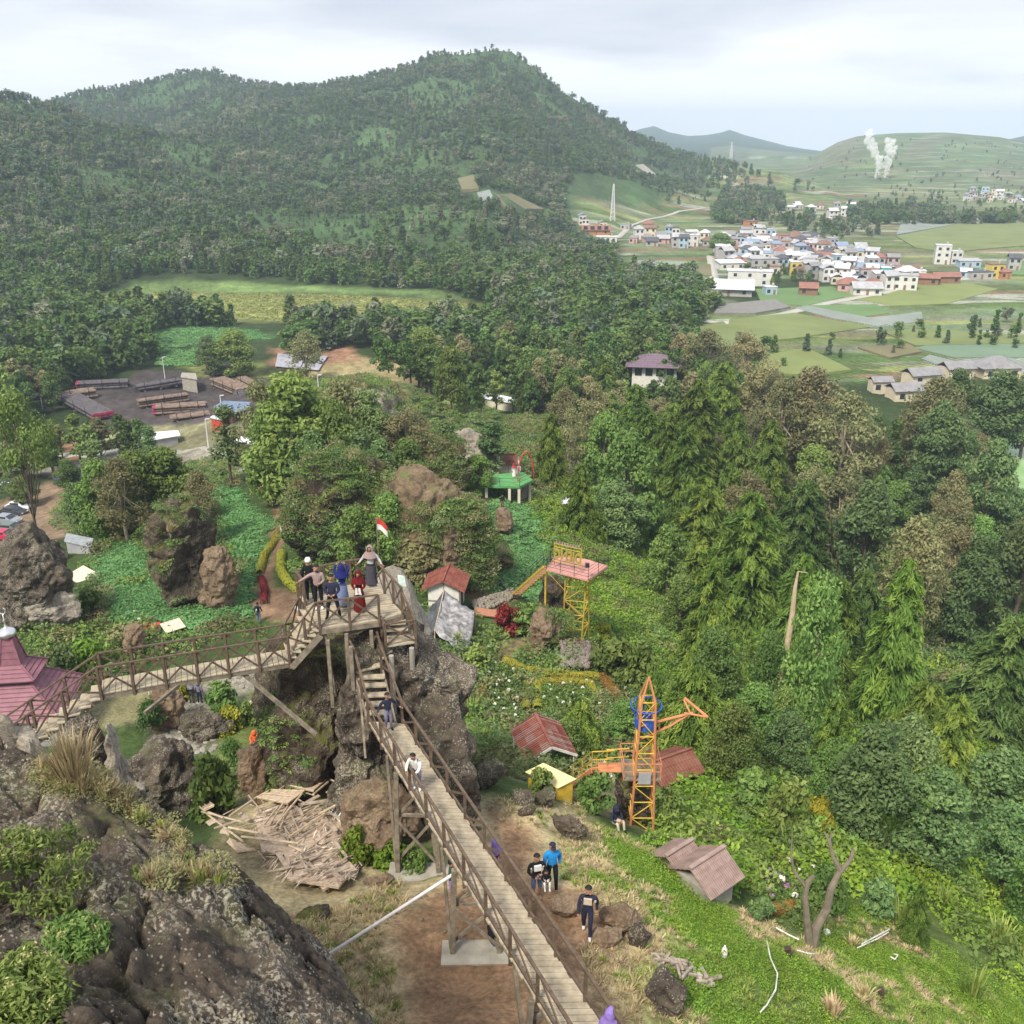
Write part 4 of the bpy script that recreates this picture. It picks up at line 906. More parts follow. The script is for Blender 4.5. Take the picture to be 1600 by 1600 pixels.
# --- white hut with red roof
c = G(698,948); h = empty('hut', c, 'narrow white-walled hut with red sheet roof behind the platform rock', 'hut'); rz = R(-6)
wallbox(h, c, rz, 2.6, 2.6, 2.3, WHITEP); gable(h, c, rz, 3.4, 3.6, 2.25, 3.15, [REDR], rows=3, cols=3, seed=1)
m = MB(); 
P3 = lambda x, y, z: Vector((c[0]+rotv(x, y, rz)[0], c[1]+rotv(x, y, rz)[1], c[2]+z))
m.slab([P3(-1.3,-1.3,2.3), P3(1.3,-1.3,2.3), P3(0,-1.3,3.0)], .05); m.build('gable_wall', WHITEP, h)
m = MB(); m.beam(P3(-1.3,-1.34,1.2), P3(1.3,-1.34,1.2), .05, .06); m.beam(P3(1.32,-1.3,0), P3(1.32,-1.3,2.3), .08, .08); m.beam(P3(0,-1.34,0), P3(0,-1.34,2.9), .03, .04); m.build('batten', POSTW, h)
m = MB(); m.box(P3(1.33,0,1.0), (.05, 1.0, 1.9), rz); m.build('door', DARKW, h)
# --- tarpaulin shelter in front of it
def wpoly(lst): return [vec(PZ(a, b, z)) for a, b, z in lst]
c = G(705,1000); tp = empty('tarp_shelter', c, 'sagging shelter of grey tarpaulin and torn weathered sheets in front of the white hut', 'shelter')
def sheet(parent, A, B, C, Dp, m_, name, sag=.3, n=14, th=.03, seed=0, wav=.05):
    """cloth sheet between four corners A-B (top) and D-C (bottom), sagging"""
    vs = []; rs = np.random.RandomState(seed)
    for i in range(n+1):
        for j in range(n+1):
            u, v = i/n, j/n; p = A.lerp(B, u).lerp(Dp.lerp(C, u), v); p = p.copy(); p.z -= sag*math.sin(math.pi*u)*.5 + sag*math.sin(math.pi*v)*.6 + wav*vnoise(np.array([[u*7+seed, v*7, 0]]), seed)[0]; vs.append(tuple(p))
    nv = len(vs); vs += [(x, y, z-th) for x, y, z in vs]; N1 = n+1
    f = [(i*N1+j, (i+1)*N1+j, (i+1)*N1+j+1, i*N1+j+1) for i in range(n) for j in range(n)]; f += [tuple(nv+q for q in reversed(k)) for k in f]
    for i in range(n):
        for a, b in ((i*N1, (i+1)*N1), ((i+1)*N1+n, i*N1+n), (i+1, i), (n*N1+i, n*N1+i+1)): f.append((b, a, a+nv, b+nv))
    m = MB(); m.add(vs, f); return m.build(name, m_, parent, True)
zc = c[2]; a, b, e1, e2, l1, l2 = wpoly([(694,921,zc+2.6),(679,985,zc+1.7),(742,956,zc+1.0),(731,1022,zc+.5),(668,952,zc+1.0),(668,990,zc+.4)])
sheet(tp, a, e1, e2, b, TORN, 'torn_sheet', .35, seed=3, wav=.18); sheet(tp, l1, a, b, l2, TARP, 'tarpaulin', .25, seed=4, wav=.12)
m = MB(); m.tube([a, b], .04); [m.tube([p, Vector((p.x, p.y, zc-.4))], .05) for p in (a, b, e1, e2)]; m.build('pole', BAMB, tp)
# --- open red-roofed shed
c = G(848,1203); sh = empty('shed', c, 'open shed with patched red sheet roof between the flower garden and the dirt', 'shed'); D = dep(c); rz = R(15)
gable(sh, c, rz, 3.0, 2.7, 1.75, 2.5, [REDR, PINKR], rows=3, cols=5, seed=6, pal=[0,0,0,0,1])
P3 = lambda x, y, z: Vector((c[0]+rotv(x, y, rz)[0], c[1]+rotv(x, y, rz)[1], c[2]+z))
for x, y in ((-1.2,-1.4),(1.2,-1.4),(-1.2,1.4),(1.2,1.4)): m = MB(); m.beam(P3(x, y, -.5), P3(x, y, 1.85), .07, .07); m.build('post', STEELW, sh)
m = MB(); m.beam(P3(-1.35,-1.52,1.72), P3(0,-1.52,2.45), .03, .14); m.beam(P3(1.35,-1.52,1.72), P3(0,-1.52,2.45), .03, .14); m.build('gable_board', WHITEP, sh)
m = MB(); m.box(P3(0,.3,.35), (1.6, 1.2, .08), rz); m.box(P3(0,.3,.1), (.3, .3, .5), rz); m.build('table', DARKW, sh)
# --- yellow-roofed kiosk
zk = G(862,1236)[2]; q = wpoly([(820,1206,zk+1.7),(849,1192,zk+1.9),(901,1217,zk+1.7),(871,1232,zk+1.5)]); ky = empty('kiosk', (sum(v.x for v in q)/4, sum(v.y for v in q)/4, zk), 'small kiosk with flat pale yellow roof at the foot of the orange stairs', 'kiosk')
m = MB(); m.slab(q, .06); m.build('roof', PALEY, ky); cx, cy = sum(v.x for v in q)/4, sum(v.y for v in q)/4
m = MB(); ins = [(cx+(v.x-cx)*.86, cy+(v.y-cy)*.86) for v in q]; m.prism(ins, zk-.4, zk+1.42); m.build('wall', YELLOW, ky)
# --- rusty hut behind the crane
c = G(1044,1225); c[2] -= .3; rh = empty('hut', c, 'old plank hut with rust-brown metal roof right of the orange crane', 'hut'); rz = R(-62)
wallbox(rh, c, rz, 1.9, 2.3, 1.6, DARKW); gable(rh, c, rz, 2.9, 2.6, 1.45, 2.1, [RUST], rows=3, cols=4, seed=9)
m = MB(); m.box((c[0]-.1, c[1]-1.1, c[2]+.8), (.7, .1, 1.2), 0); m.build('door', POSTW, rh)
# --- pink tiled roof hut at the slope
c = G(1100,1398); c[2] -= .2; ph = empty('hut', c, 'hut with dusty pink tiled roof sunk in the grassy slope', 'hut'); rz = R(-52)
P3 = lambda x, y, z: Vector((c[0]+rotv(x, y, rz)[0], c[1]+rotv(x, y, rz)[1], c[2]+z))
wallbox(ph, c, rz, 1.3, 1.5, 1.2, CONC); gable(ph, c, rz, 1.8, 2.0, 1.2, 1.85, [PINKR], rows=5, cols=5, seed=5, th=.04)
c2 = np.array([c[0]-.8, c[1]+.95, c[2]-.1]); gable(ph, c2, rz, 1.4, 1.6, 1.05, 1.55, [PINKR], rows=4, cols=4, seed=6, th=.04)
# --- orange crane ride
base = G(1000,1290); D = dep(base); Hc = (1290-1066)*D/(FPX*(CP-(1178-800)/FPX*SP)); U = D/1500
cr = empty('crane_ride', base, 'orange steel crane ride with lattice mast, side boom and blue ring basket', 'fairground ride')
B3 = lambda x, y, z: Vector((base[0]+x, base[1]+y, base[2]+z))
hw0, hw1, zt = .50, .27, Hc*.86
legs0 = [(-hw0,-hw0),(hw0,-hw0),(hw0,hw0),(-hw0,hw0)]; legs1 = [(-hw1,-hw1),(hw1,-hw1),(hw1,hw1),(-hw1,hw1)]
for (a, b), (a1, b1) in zip(legs0, legs1): m = MB(); m.tube([B3(a, b, -.4), B3(a1, b1, zt), B3(0, 0, Hc)], [.055, .05, .035], 8); m.build('leg', ORANGE, cr)
m = MB(); nl = 8
for k in range(nl):
    z0, z1 = zt*k/nl, zt*(k+1)/nl; w0, w1 = hw0+(hw1-hw0)*k/nl, hw0+(hw1-hw0)*(k+1)/nl
    R0 = [B3(sx*w0, sy*w0, z0) for sx, sy in ((-1,-1),(1,-1),(1,1),(-1,1))]; R1 = [B3(sx*w1, sy*w1, z1) for sx, sy in ((-1,-1),(1,-1),(1,1),(-1,1))]
    for i in range(4):
        m.tube([R1[i], R1[(i+1) % 4]], .026, 6); a, b = (R0[i], R1[(i+1) % 4]) if (k+i) % 2 else (R0[(i+1) % 4], R1[i]); m.tube([a, b], .022, 6)
m.build('lattice', YELLOW, cr)
zb = Hc*.63; bm_end = B3(1.95, .6, Hc*.715)
m = MB(); m.tube([B3(-.25, -.2, zb+.55), bm_end], .06, 8); m.tube([B3(-.2, -.1, zb-.15), B3(1.0, .3, Hc*.655), bm_end+Vector((-.25,-.1,-.05))], .05, 8)
for t in (.35, .6, .85): m.tube([B3(-.25, -.2, zb+.55).lerp(bm_end, t), B3(-.2, -.1, zb-.15).lerp(bm_end, t)], .03, 6)
e = bm_end; m.tube([e+Vector((-.25, .6, .32)), e+Vector((.55, -.35, .02))], .06, 8); m.tube([e+Vector((-.35,0,0)), e+Vector((.5,-.3,.02))], .045, 8); m.tube([e+Vector((-.3,.5,.3)), e+Vector((-.1,0,0))], .04, 8); m.build('boom', ORANGE, cr)
m = MB(); 
for rr_, zz in ((.62, Hc*.80), (.40, Hc*.72)): m.tube([B3(rr_*math.cos(a), .25+rr_*math.sin(a), zz) for a in np.linspace(0, 2*math.pi, 25)], .022, 6, cap=False)
for k in range(8): a = k*math.pi/4; m.tube([B3(.62*math.cos(a), .25+.62*math.sin(a), Hc*.80), B3(.40*math.cos(a), .25+.40*math.sin(a), Hc*.72)], .018, 5)
m.lathe(B3(0,.25,Hc*.655), [(.30,0),(.42,.05),(.44,.5),(.40,.5),(.38,.1)], 16); m.build('ring_basket', BLUEP, cr)
m = MB(); zp = Hc*.36
m.box(B3(-.1,.3,zp), (1.5, 1.4, .06)); m.build('platform', POSTW, cr); m = MB(); m.box(B3(0,-.42,zp+.12), (.5, .05, .55)); m.build('control_box', GREYW, cr)
m = MB(); pr = [(-.85,-.4),(.65,-.4),(.65,1.0),(-.85,1.0)]
for i in range(4):
    a, b = pr[i], pr[(i+1) % 4]; m.tube([B3(a[0], a[1], zp), B3(a[0], a[1], zp+.8)], .025, 6)
    for hz in (.42, .8): m.tube([B3(*a, zp+hz), B3(*b, zp+hz)], .02, 6)
m.build('railing', ORANGE, cr)
# --- orange stairs from the kiosk to the crane
s0 = vec(G(893,1232)); s0.z += .1; s1 = B3(-1.75, .5, zp-.05); os_ = empty('stairs', s0, 'orange steel stairs with yellow handrails climbing from the kiosk to the crane', 'stairs')
sdv = (s1-s0); n_ = Vector((-sdv.y, sdv.x, 0)).normalized()*.32; ns_ = 12
for i in range(ns_):
    p = s0.lerp(s1, (i+.5)/ns_); m = MB(); m.box(p, (.22, .64, .04), math.atan2(sdv.y, sdv.x)); m.box(p-Vector((0,0,.09))+sdv.normalized()*.1, (.02, .6, .14), math.atan2(sdv.y, sdv.x)); m.build('tread', ORANGE, os_)
m = MB(); [m.beam(s0+k-Vector((0,0,.1)), s1+k-Vector((0,0,.1)), .04, .18) for k in (n_, -n_)]; m.beam(s1+n_, B3(-.85,.5,zp)+n_, .04, .1); m.beam(s1-n_, B3(-.85,.5,zp)-n_, .04, .1); m.box((s1+B3(-.85,.5,zp))/2, (1.0, .62, .04)); m.build('stringer', ORANGE, os_)
for k in (n_, -n_):
    m = MB(); m.tube([s0+k+upv*.85, s1+k+upv*.85, B3(-.85,.5,zp)+k+upv*.85], .025, 6); m.tube([s0+k+upv*.45, s1+k+upv*.45, B3(-.85,.5,zp)+k+upv*.45], .018, 6)
    for t in (0, .33, .66, 1): m.tube([s0.lerp(s1, t)+k, s0.lerp(s1, t)+k+upv*.85], .022, 6)
    m.build('handrail', YELLOW, os_)
for t in (.5, 1): 
    p = s0.lerp(s1, t); m = MB(); m.tube([p-upv*.1, Vector((p.x, p.y, T(p.x, p.y)-.3))], .05, 8); m.build('support_post', ORANGE, os_)
# --- yellow lookout tower with the pink deck
base = G(897,1004); D = dep(base); Ht = (1004-886)*D/(FPX*(CP-(945-800)/FPX*SP)); zd = base[2]+Ht
tw = empty('lookout_tower', base, 'yellow lattice lookout tower with pink deck and cut-out letter sign', 'lookout tower')
deckp = wpoly([(854,889,zd),(919,906,zd),(950,884,zd),(914,873,zd),(866,869,zd)]); m = MB(); m.slab(deckp, .14); m.build('deck', PINKD, tw)
ft = wpoly([(879,1001,base[2]+.1),(908,1006,base[2]+.1),(920,996,base[2]),(893,990,base[2])]); tpv = [Vector((base[0]+dx, base[1]+dy, zd-.14)) for dx, dy in ((-.85,-.9),(.75,-.95),(1.05,.5),(-.5,.6))]
for a, b in zip(ft, tpv): m = MB(); m.tube([a-upv*.5, b], .06, 8); m.build('leg', YELLOW, tw)
m = MB(); nl = 5
for k in range(nl):
    for i in range(4):
        j = (i+1) % 4; a0, a1 = ft[i].lerp(tpv[i], k/nl), ft[i].lerp(tpv[i], (k+1)/nl); b0_, b1_ = ft[j].lerp(tpv[j], k/nl), ft[j].lerp(tpv[j], (k+1)/nl)
        m.tube([a1, b1_], .03, 6); m.tube([a0, b1_], .028, 6) if (i+k) % 2 else m.tube([b0_, a1], .028, 6)
for i, dp_ in enumerate(deckp): m.tube([dp_-upv*.14, ft[min(i, 3)].lerp(tpv[min(i, 3)], .74)], .028, 6)
m.build('lattice', YELLOW, tw)
m = MB(); dn = len(deckp)
for i in range(dn):
    a, b = deckp[i], deckp[(i+1) % dn]; kk = max(2, int((b-a).length/1.1))
    for t in range(kk): p = a.lerp(b, t/kk); m.tube([p, p+upv*1.0], .022, 5)
    for hz in (.25, .5, .75, 1.0): m.tube([a+upv*hz, b+upv*hz], .016, 5)
m.build('railing', BLACKM, tw)
# letter sign, read from behind
def text_mesh(txt, size, ext, font_w=0):
    cu = bpy.data.curves.new('t', 'FONT'); cu.body = txt; cu.size = size; cu.extrude = ext; cu.align_x = 'CENTER'; cu.align_y = 'CENTER'; cu.offset = font_w
    ob = bpy.data.objects.new('t', cu); COL.objects.link(ob); bpy.context.view_layer.update(); dg_ = bpy.context.evaluated_depsgraph_get(); me = bpy.data.meshes.new_from_object(ob.evaluated_get(dg_)); bpy.data.objects.remove(ob); return me
sa, sb_ = wpoly([(867,884,zd+.15),(906,893,zd+.15)]); mid_ = (sa+sb_)/2; ang = math.atan2((sb_-sa).y, (sb_-sa).x)
me = text_mesh('DIENG', 1.12, .05, .03); me.materials.append(GOLD); sg = linkmesh('sign_letters', me, tw); sg.location = mid_+upv*1.0-Vector(tw['_o']); sg.rotation_euler = (math.pi/2, 0, ang+math.pi); sg.scale = (.70, 1.0, 1)
m = MB()
for t in (-1, 1): m.beam(mid_+Vector((math.cos(ang), math.sin(ang), 0))*t*1.15, mid_+Vector((math.cos(ang), math.sin(ang), 0))*t*1.15+upv*1.9, .05, .05)
for z in (.42, 1.6, 1.86): m.beam(mid_+Vector((math.cos(ang), math.sin(ang), 0))*-1.15+upv*z, mid_+Vector((math.cos(ang), math.sin(ang), 0))*1.15+upv*z, .04, .05)
m.build('sign_frame', YELLOW, tw)
m = MB(); [m.box(mid_+Vector((math.cos(ang), math.sin(ang), 0))*(k*.23)+upv*1.98, (.15, .05, .19), ang) for k in range(-4, 5)]; m.build('small_letters', PINKR, tw)
m = MB(); pl_ = deckp[1].lerp(deckp[0], .03); m.box(pl_+upv*1.18, (.3, .3, .28)); m.build('lamp_box', BLACKM, tw)
# stairs up to the tower deck
t1_ = deckp[0].lerp(deckp[4], .3); t0_ = vec(G(803,932)); ts = empty('stairs', t0_, 'narrow yellow stairs with dark handrails rising to the pink deck', 'stairs')
sdv = t1_-t0_; n_ = Vector((-sdv.y, sdv.x, 0)).normalized()*.45; ns_ = 14
m = MB(); [m.beam(t0_+k, t1_+k-upv*.1, .06, .2) for k in (n_, -n_)]; m.build('stringer', YELLOW, ts)
for i in range(ns_): p = t0_.lerp(t1_, (i+.5)/ns_); m = MB(); m.box(p, (.28, .88, .04), math.atan2(sdv.y, sdv.x)); m.build('tread', mat('brown_tread', (.33,.19,.09), .8), ts)
for k in (n_, -n_):
    m = MB(); [m.tube([t0_+k+upv*q_, t1_+k+upv*q_], .02, 5) for q_ in (.4, .7, 1.0)]; [m.tube([t0_.lerp(t1_, t)+k, t0_.lerp(t1_, t)+k+upv*1.0], .022, 5) for t in np.linspace(0, 1, 7)]; m.build('handrail', BLACKM, ts)
p = t0_.lerp(t1_, .85)+Vector((.2,-.5,0)); m = MB(); m.tube([p, Vector((p.x, p.y, T(p.x, p.y)-.4))], .08, 8); m.build('support_post', YELLOW, ts)
# --- green viewing deck with arch
g = G(795,778); zg = g[2]; gd = empty('viewing_deck', g, 'bright green concrete viewing deck on posts beyond the leafy crop bed', 'viewing deck')
dk = wpoly([(750,759,zg+2.3),(812,760,zg+2.3),(833,750,zg+2.3),(818,738,zg+2.3),(772,741,zg+2.3)]); m = MB(); m.slab(dk, .25); m.build('deck', GREENP, gd)
for (px, py) in ((760,762),(796,762),(811,762),(828,752)):
    q = vec(PZ(px, py, zg+2.05)); m = MB(); m.beam(Vector((q.x, q.y, zg-1)), q, .3, .3); m.build('post', CREAM, gd)
a, b = wpoly([(808,760,zg+2.0),(826,753,zg+2.0)]); m = MB(); m.slab([a+Vector((0,.4,0)), b+Vector((0,.4,0)), b+Vector((0,.4,-1.9)), a+Vector((0,.4,-1.9))], .2); m.build('wall', STONEW, gd)
m = MB()
for i in range(5):
    a, b = dk[i], dk[(i+1) % 5]; kk = max(1, int((b-a).length/1.6))
    for t in range(kk): p = a.lerp(b, t/kk); m.tube([p, p+upv*.95], .03, 5)
    for hz in (.5, .95): m.tube([a+upv*hz, b+upv*hz], .025, 5)
m.build('railing', BLACKM, gd)
a, b = wpoly([(809,752,zg+2.3),(834,748,zg+2.3)]); ar = empty('arch', (a+b)/2, 'thin red steel arch standing at the end of the green deck', 'arch'); m = MB()
m.tube([a.lerp(b, .5-.5*math.cos(t))+upv*(3.4*math.sin(t)) for t in np.linspace(0, math.pi, 22)], .07, 8); m.build('hoop', REDP, ar)
c = G(795,738); rr = empty('hut', c, 'low red-roofed hut behind the green deck', 'hut'); wallbox(rr, c, 0, 2.6, 2.0, 1.7, CREAM); gable(rr, c, R(88), 2.2, 3.2, 1.6, 2.4, [RUST], rows=3, cols=3, seed=3)
# --- pavilion with purple roof among the trees
c = G(1021,603); c[2] += .5; pv = empty('pavilion', c, 'two-storey cream pavilion with purple hipped roof rising from the trees', 'pavilion'); rz = R(-8)
W_ = 66*dep(c)/1500*1.02
wallbox(pv, c, rz, W_, W_*.72, 5.6, WHITEP); hip(pv, c, rz, W_*1.3, W_*1.0, 5.5, W_*.28, .3, 7.9, PURPLE, 7)
for i in range(4): panel(pv, c, rz, (-.36+.24*i)*W_, -W_*.36-.02, 4.0, W_*.17, 2.0, GLASS)
for i in range(2): panel(pv, c, rz, W_*.5+.02, (-.16+.32*i)*W_, 4.0, W_*.2, 2.0, GLASS, facing='x')
# --- bamboo shelter frame on the dry knoll
c = G(605,578); fr = empty('bamboo_frame', c, 'bare bamboo shelter frame on the dry knoll', 'shelter frame'); k_ = 40*dep(c)/1500; m = MB()
for x in (-.5, -.17, .17, .5):
    for y in (-.3, .3): m.tube([(c[0]+x*k_, c[1]+y*k_, c[2]-.3), (c[0]+x*k_, c[1]+y*k_, c[2]+2.0)], .08, 5)
for z in (1.0, 2.0):
    for y in (-.3, .3): m.tube([(c[0]-.55*k_, c[1]+y*k_, c[2]+z), (c[0]+.55*k_, c[1]+y*k_, c[2]+z)], .07, 5)
m.build('post', BAMB, fr); m = MB()
for s in (-1, 1): m.slab([vec((c[0]-.05*k_, c[1]-.3*k_, c[2]+3.3)), vec((c[0]+.45*k_, c[1]-.3*k_, c[2]+3.3)), vec((c[0]+.45*k_, c[1]+s*.0-.05*k_*s, c[2]+2.1)), vec((c[0]-.05*k_, c[1]-.05*k_*s, c[2]+2.1))], .05)
m.build('thatch', STRAW, fr)
# --- flag on the platform rock
b_ = PZv(591,864,4.0); fl = empty('flag', b_, 'red over white flag on a thin pole behind the platform', 'flag'); m = MB(); m.tube([b_-upv*.5, b_+upv*1.55], .02, 6); m.build('pole', POSTW, fl)
def flagpart(z0, z1, m_, nm):
    vs = []; 
    for i in range(9):
        u = i/8
        for z in (z0, z1): vs.append((b_.x+.02+.40*u, b_.y+.05*math.sin(u*6), b_.z+1.5+(z-.0)-.26*u*u-.05*u)); 
    nv = len(vs); vs += [(x, y+.012, z) for x, y, z in vs]; f = [(2*i, 2*i+2, 2*i+3, 2*i+1) for i in range(8)]; f += [tuple(nv+q for q in reversed(k)) for k in f]; f += [(0,1,nv+1,nv),(17,16,nv+16,nv+17)]+[(2*i, nv+2*i, nv+2*i+2, 2*i+2) for i in range(8)]+[(2*i+1, 2*i+3, nv+2*i+3, nv+2*i+1) for i in range(8)]
    m = MB(); m.add(vs, f); m.build(nm, m_, fl)
flagpart(-.24, 0, REDP, 'red_band'); flagpart(-.48, -.242, WHITEP, 'white_band')
# --- collapsed thatched hut
c = G(450,1320); ch = empty('collapsed_hut', c, 'collapsed hut of bamboo poles, woven panels and pale thatch lying on the ground', 'collapsed hut')
rs_ = random.Random(5)
def gz(px, py, dz): q = vec(G(px, py)); q.z += dz; return q
th = [( [(440,1300),(500,1270),(560,1360),(530,1400),(450,1385)], .35), ([(400,1290),(450,1265),(500,1300),(460,1350),(410,1340)], .45), ([(500,1270),(545,1262),(548,1300),(520,1320)], .4), ([(310,1280),(340,1275),(400,1330),(370,1335)], .3), ([(470,1345),(520,1330),(560,1375),(505,1400)], .5)]
for i, (pp_, dz) in enumerate(th):
    q = [gz(a, b, dz*.6+rs_.uniform(-.1, .15)) for a, b in pp_]; m = MB(); m.slab(q, .07); m.build('thatch_panel', STRAW, ch)
for i, pp_ in enumerate([[(455,1255),(478,1232),(515,1243),(492,1264)], [(405,1273),(425,1262),(478,1264),(452,1284)], [(300,1272),(318,1268),(338,1285),(322,1292)]]):
    q = [gz(a, b, .8) for a, b in pp_]; m = MB(); m.slab(q, .04); w_ = m.build('woven_panel', STRAW, ch); m = MB(); [m.tube([q[k]+upv*.03, q[(k+1) % 4]+upv*.03], .028, 6) for k in range(4)]; m.tube([q[0].lerp(q[1], .5)+upv*.04, q[3].lerp(q[2], .5)+upv*.04], .022, 6); z_ = m.build('frame', BAMB, ch); z_.parent = w_
POL = [(362,1300,405,1272,.5),(405,1272,420,1262,.5),(440,1262,478,1230,.6),(478,1228,530,1252,.65),(492,1270,515,1248,.6),(430,1325,475,1272,.6),(455,1338,510,1300,.6),(320,1285,382,1335,.35),(318,1288,380,1310,.4),(300,1275,350,1300,.35),
 (415,1315,438,1285,.5),(423,1318,445,1286,.52),(432,1320,452,1287,.5),(440,1322,458,1288,.53),(520,1262,540,1245,.6),(380,1330,470,1345,.4),(455,1350,475,1362,.55),(500,1300,545,1280,.55),(540,1270,552,1275,.5),(360,1315,412,1325,.4)]
m = MB()
for k, (x1, y1, x2, y2, dz) in enumerate(POL): m.tube([gz(x1, y1, dz+.22), gz(x2, y2, dz+.22+rs_.uniform(-.05, .12))], .038, 6)
m.build('bamboo_pole', BAMB, ch)
v_, f_ = [], []; rsn = np.random.RandomState(6)
lc = LC(); pts_ = np.array([np.array(gz(rsn.uniform(400, 560), rsn.uniform(1275, 1395), rsn.uniform(.25, .62))) for _ in range(150)]); pts_ = pts_[[i for i in range(len(pts_)) if inpoly(np.array([proj(pts_[i])[0]]), np.array([proj(pts_[i])[1]]), [(400,1270),(470,1250),(545,1270),(570,1370),(520,1400),(440,1385),(395,1320)])[0]]]
al = np.array([.75, .66, -.1])+rsn.normal(0, .35, (len(pts_), 3)); lc.add(np.repeat(pts_, 4, 0)+rsn.normal(0, .05, (len(pts_)*4, 3)), np.tile([0, 0, 1.], (len(pts_)*4, 1)), .042, rsn.uniform(0, 1, len(pts_)*4), rsn, 5.0, .6, .9, np.repeat(al, 4, 0))
m = MB()
for _ in range(130):
    px_, py_ = rs_.uniform(345, 560), rs_.uniform(1262, 1392)
    if not inpoly(np.array([px_]), np.array([py_]), [(350,1290),(470,1250),(545,1265),(565,1370),(520,1395),(440,1382),(380,1330)])[0]: continue
    q0 = gz(px_, py_, rs_.uniform(.35, .75)); a_ = rs_.choice([.6, .6, -.9, 2.2])+rs_.uniform(-.35, .35); l_ = rs_.uniform(.2, .65); d_ = Vector((math.cos(a_), math.sin(a_), rs_.uniform(-.2, .2)))*l_; m.beam(q0-d_, q0+d_, rs_.choice([.04, .05, .09, .16]), .025)
m.build('broken_board', mat('broken_board', (.22,.165,.125), .9, .3, 5, col2=(.44,.36,.29)), ch)
me = lc.mesh('loose_thatch', leafmat('thatch_straw', [(.34,.25,.19), (.52,.42,.33), (.70,.60,.50)], 0, .05, 0)); lo = linkmesh('loose_thatch', me, ch); me.transform(Matrix.Translation(-Vector(ch['_o'])))
q = [gz(519,1288,.5), gz(533,1275,.75), gz(552,1294,.7), gz(538,1304,.45)]; m = MB(); [m.beam(q[k], q[(k+1) % 4], .05, .05) for k in range(4)]; m.beam(q[0].lerp(q[3], .5), q[1].lerp(q[2], .5), .04, .04); wf = m.build('window_frame', WHITEP, ch)
m = MB(); m.slab([q[0].lerp(q[3], .04), q[0].lerp(q[3], .48), q[1].lerp(q[2], .48), q[1].lerp(q[2], .04)], .02); z_ = m.build('pane', mat('blue_print', (.05,.22,.38), .4, .5, 12), ch); z_.parent = wf
# --- rubble wall carrying the yellow tower
def stonewall(poly, dz0, dz1, label, seed, cnt, smin=.14, smax=.26, name='stone_wall', cat='wall', m_=None):
    import bmesh
    rs = np.random.RandomState(seed); P4 = [vec(G(a, b)) for a, b in poly]; c = sum(P4, Vector())/len(P4); vs = []; fs = []; bm = bmesh.new(); bmesh.ops.create_icosphere(bm, subdivisions=1, radius=1); iv = np.array([v.co[:] for v in bm.verts]); ifc = np.array([[v.index for v in f.verts] for f in bm.faces]); bm.free()
    n = 0; v = []; f = []
    for i in range(cnt):
        a = P4[0].lerp(P4[1], rs.uniform()); b = P4[3].lerp(P4[2], rs.uniform()); t = rs.uniform(); p = P4[0].lerp(P4[1], u0 := rs.uniform()).lerp(P4[3].lerp(P4[2], u0), t); p = np.array(p); p[2] += dz0*(1-t)+dz1*t
        s = rs.uniform(smin, smax); v.append(iv*(1+rs.uniform(-.2, .2, (len(iv), 1)))*s*rs.uniform(.7, 1.2, 3)+p); f.append(ifc+n); n += len(iv)
    me = npmesh(name, np.concatenate(v)-np.array(c), np.concatenate(f), m_ or STONEW); o = linkmesh(name, me, None, c); tag(o, label, cat); THINGS.append(o); return o
stonewall([(876,1012),(922,1016),(922,1052),(876,1050)], .7, .5, 'dry rubble wall under the legs of the yellow tower', 3, 330)
stonewall([(738,948),(800,928),(812,936),(745,962)], .5, .3, 'curved cobbled steps between the tarpaulin shelter and the tower stairs', 4, 300, .12, .22, 'cobbled_steps', 'steps', RKG)
# ------------------------------------------------------------------ people
def cloth(name, c): return mat('cloth_'+name, c, .9, .1, 14, spec=.15)
SKIN = mat('skin', (.34,.19,.12), .6, .05, 8); HAIR = mat('hair', (.012,.010,.010), .6, .2, 20); EYE = mat('eye_dark', (.01,.01,.01), .3, 0, 1)
CL = {k: cloth(k, v) for k, v in dict(navy=(.025,.028,.055), black=(.014,.014,.017), white=(.72,.72,.72), grey=(.22,.22,.25), lilac=(.20,.19,.27), mauve=(.30,.22,.21), maroon=(.12,.010,.012), royal=(.018,.022,.13), sky=(.02,.22,.55),
   steel=(.16,.20,.36), denim=(.09,.13,.22), darkgrey=(.06,.06,.075), orange=(.70,.13,.04), beige=(.50,.43,.34), purple=(.25,.17,.50), green=(.02,.07,.04), tan=(.35,.24,.15), palegrey=(.45,.42,.44), brown=(.16,.10,.07), red=(.5,.05,.05)).items()}
BASE = dict(pelvis=(0,0,.53), spine=(0,.005,.63), chest=(0,.0,.74), neck=(0,.0,.835), hd1=(0,.012,.885), hd2=(0,.015,.935), top=(0,.008,.968),
  ls=(-.105,0,.795), le=(-.135,-.01,.63), lw=(-.135,.05,.49), lp=(-.132,.07,.45), rs=(.105,0,.795), re=(.135,-.01,.63), rw=(.135,.05,.49), rp=(.132,.07,.45),
  lh=(-.055,0,.51), lk=(-.06,.02,.285), la=(-.065,-.01,.045), lt=(-.07,.085,.02), rh=(.055,0,.51), rk=(.06,.02,.285), ra=(.065,-.01,.045), rt=(.07,.085,.02))
EDG = [('pelvis','spine','t'),('spine','chest','t'),('chest','neck','t'),('neck','hd1','s'),('hd1','hd2','s'),('hd2','top','s'),
  ('chest','ls','t'),('ls','le','t'),('le','lw','t'),('lw','lp','s'),('chest','rs','t'),('rs','re','t'),('re','rw','t'),('rw','rp','s'),
  ('pelvis','lh','b'),('lh','lk','b'),('lk','la','b'),('la','lt','f'),('pelvis','rh','b'),('rh','rk','b'),('rk','ra','b'),('ra','rt','f')]
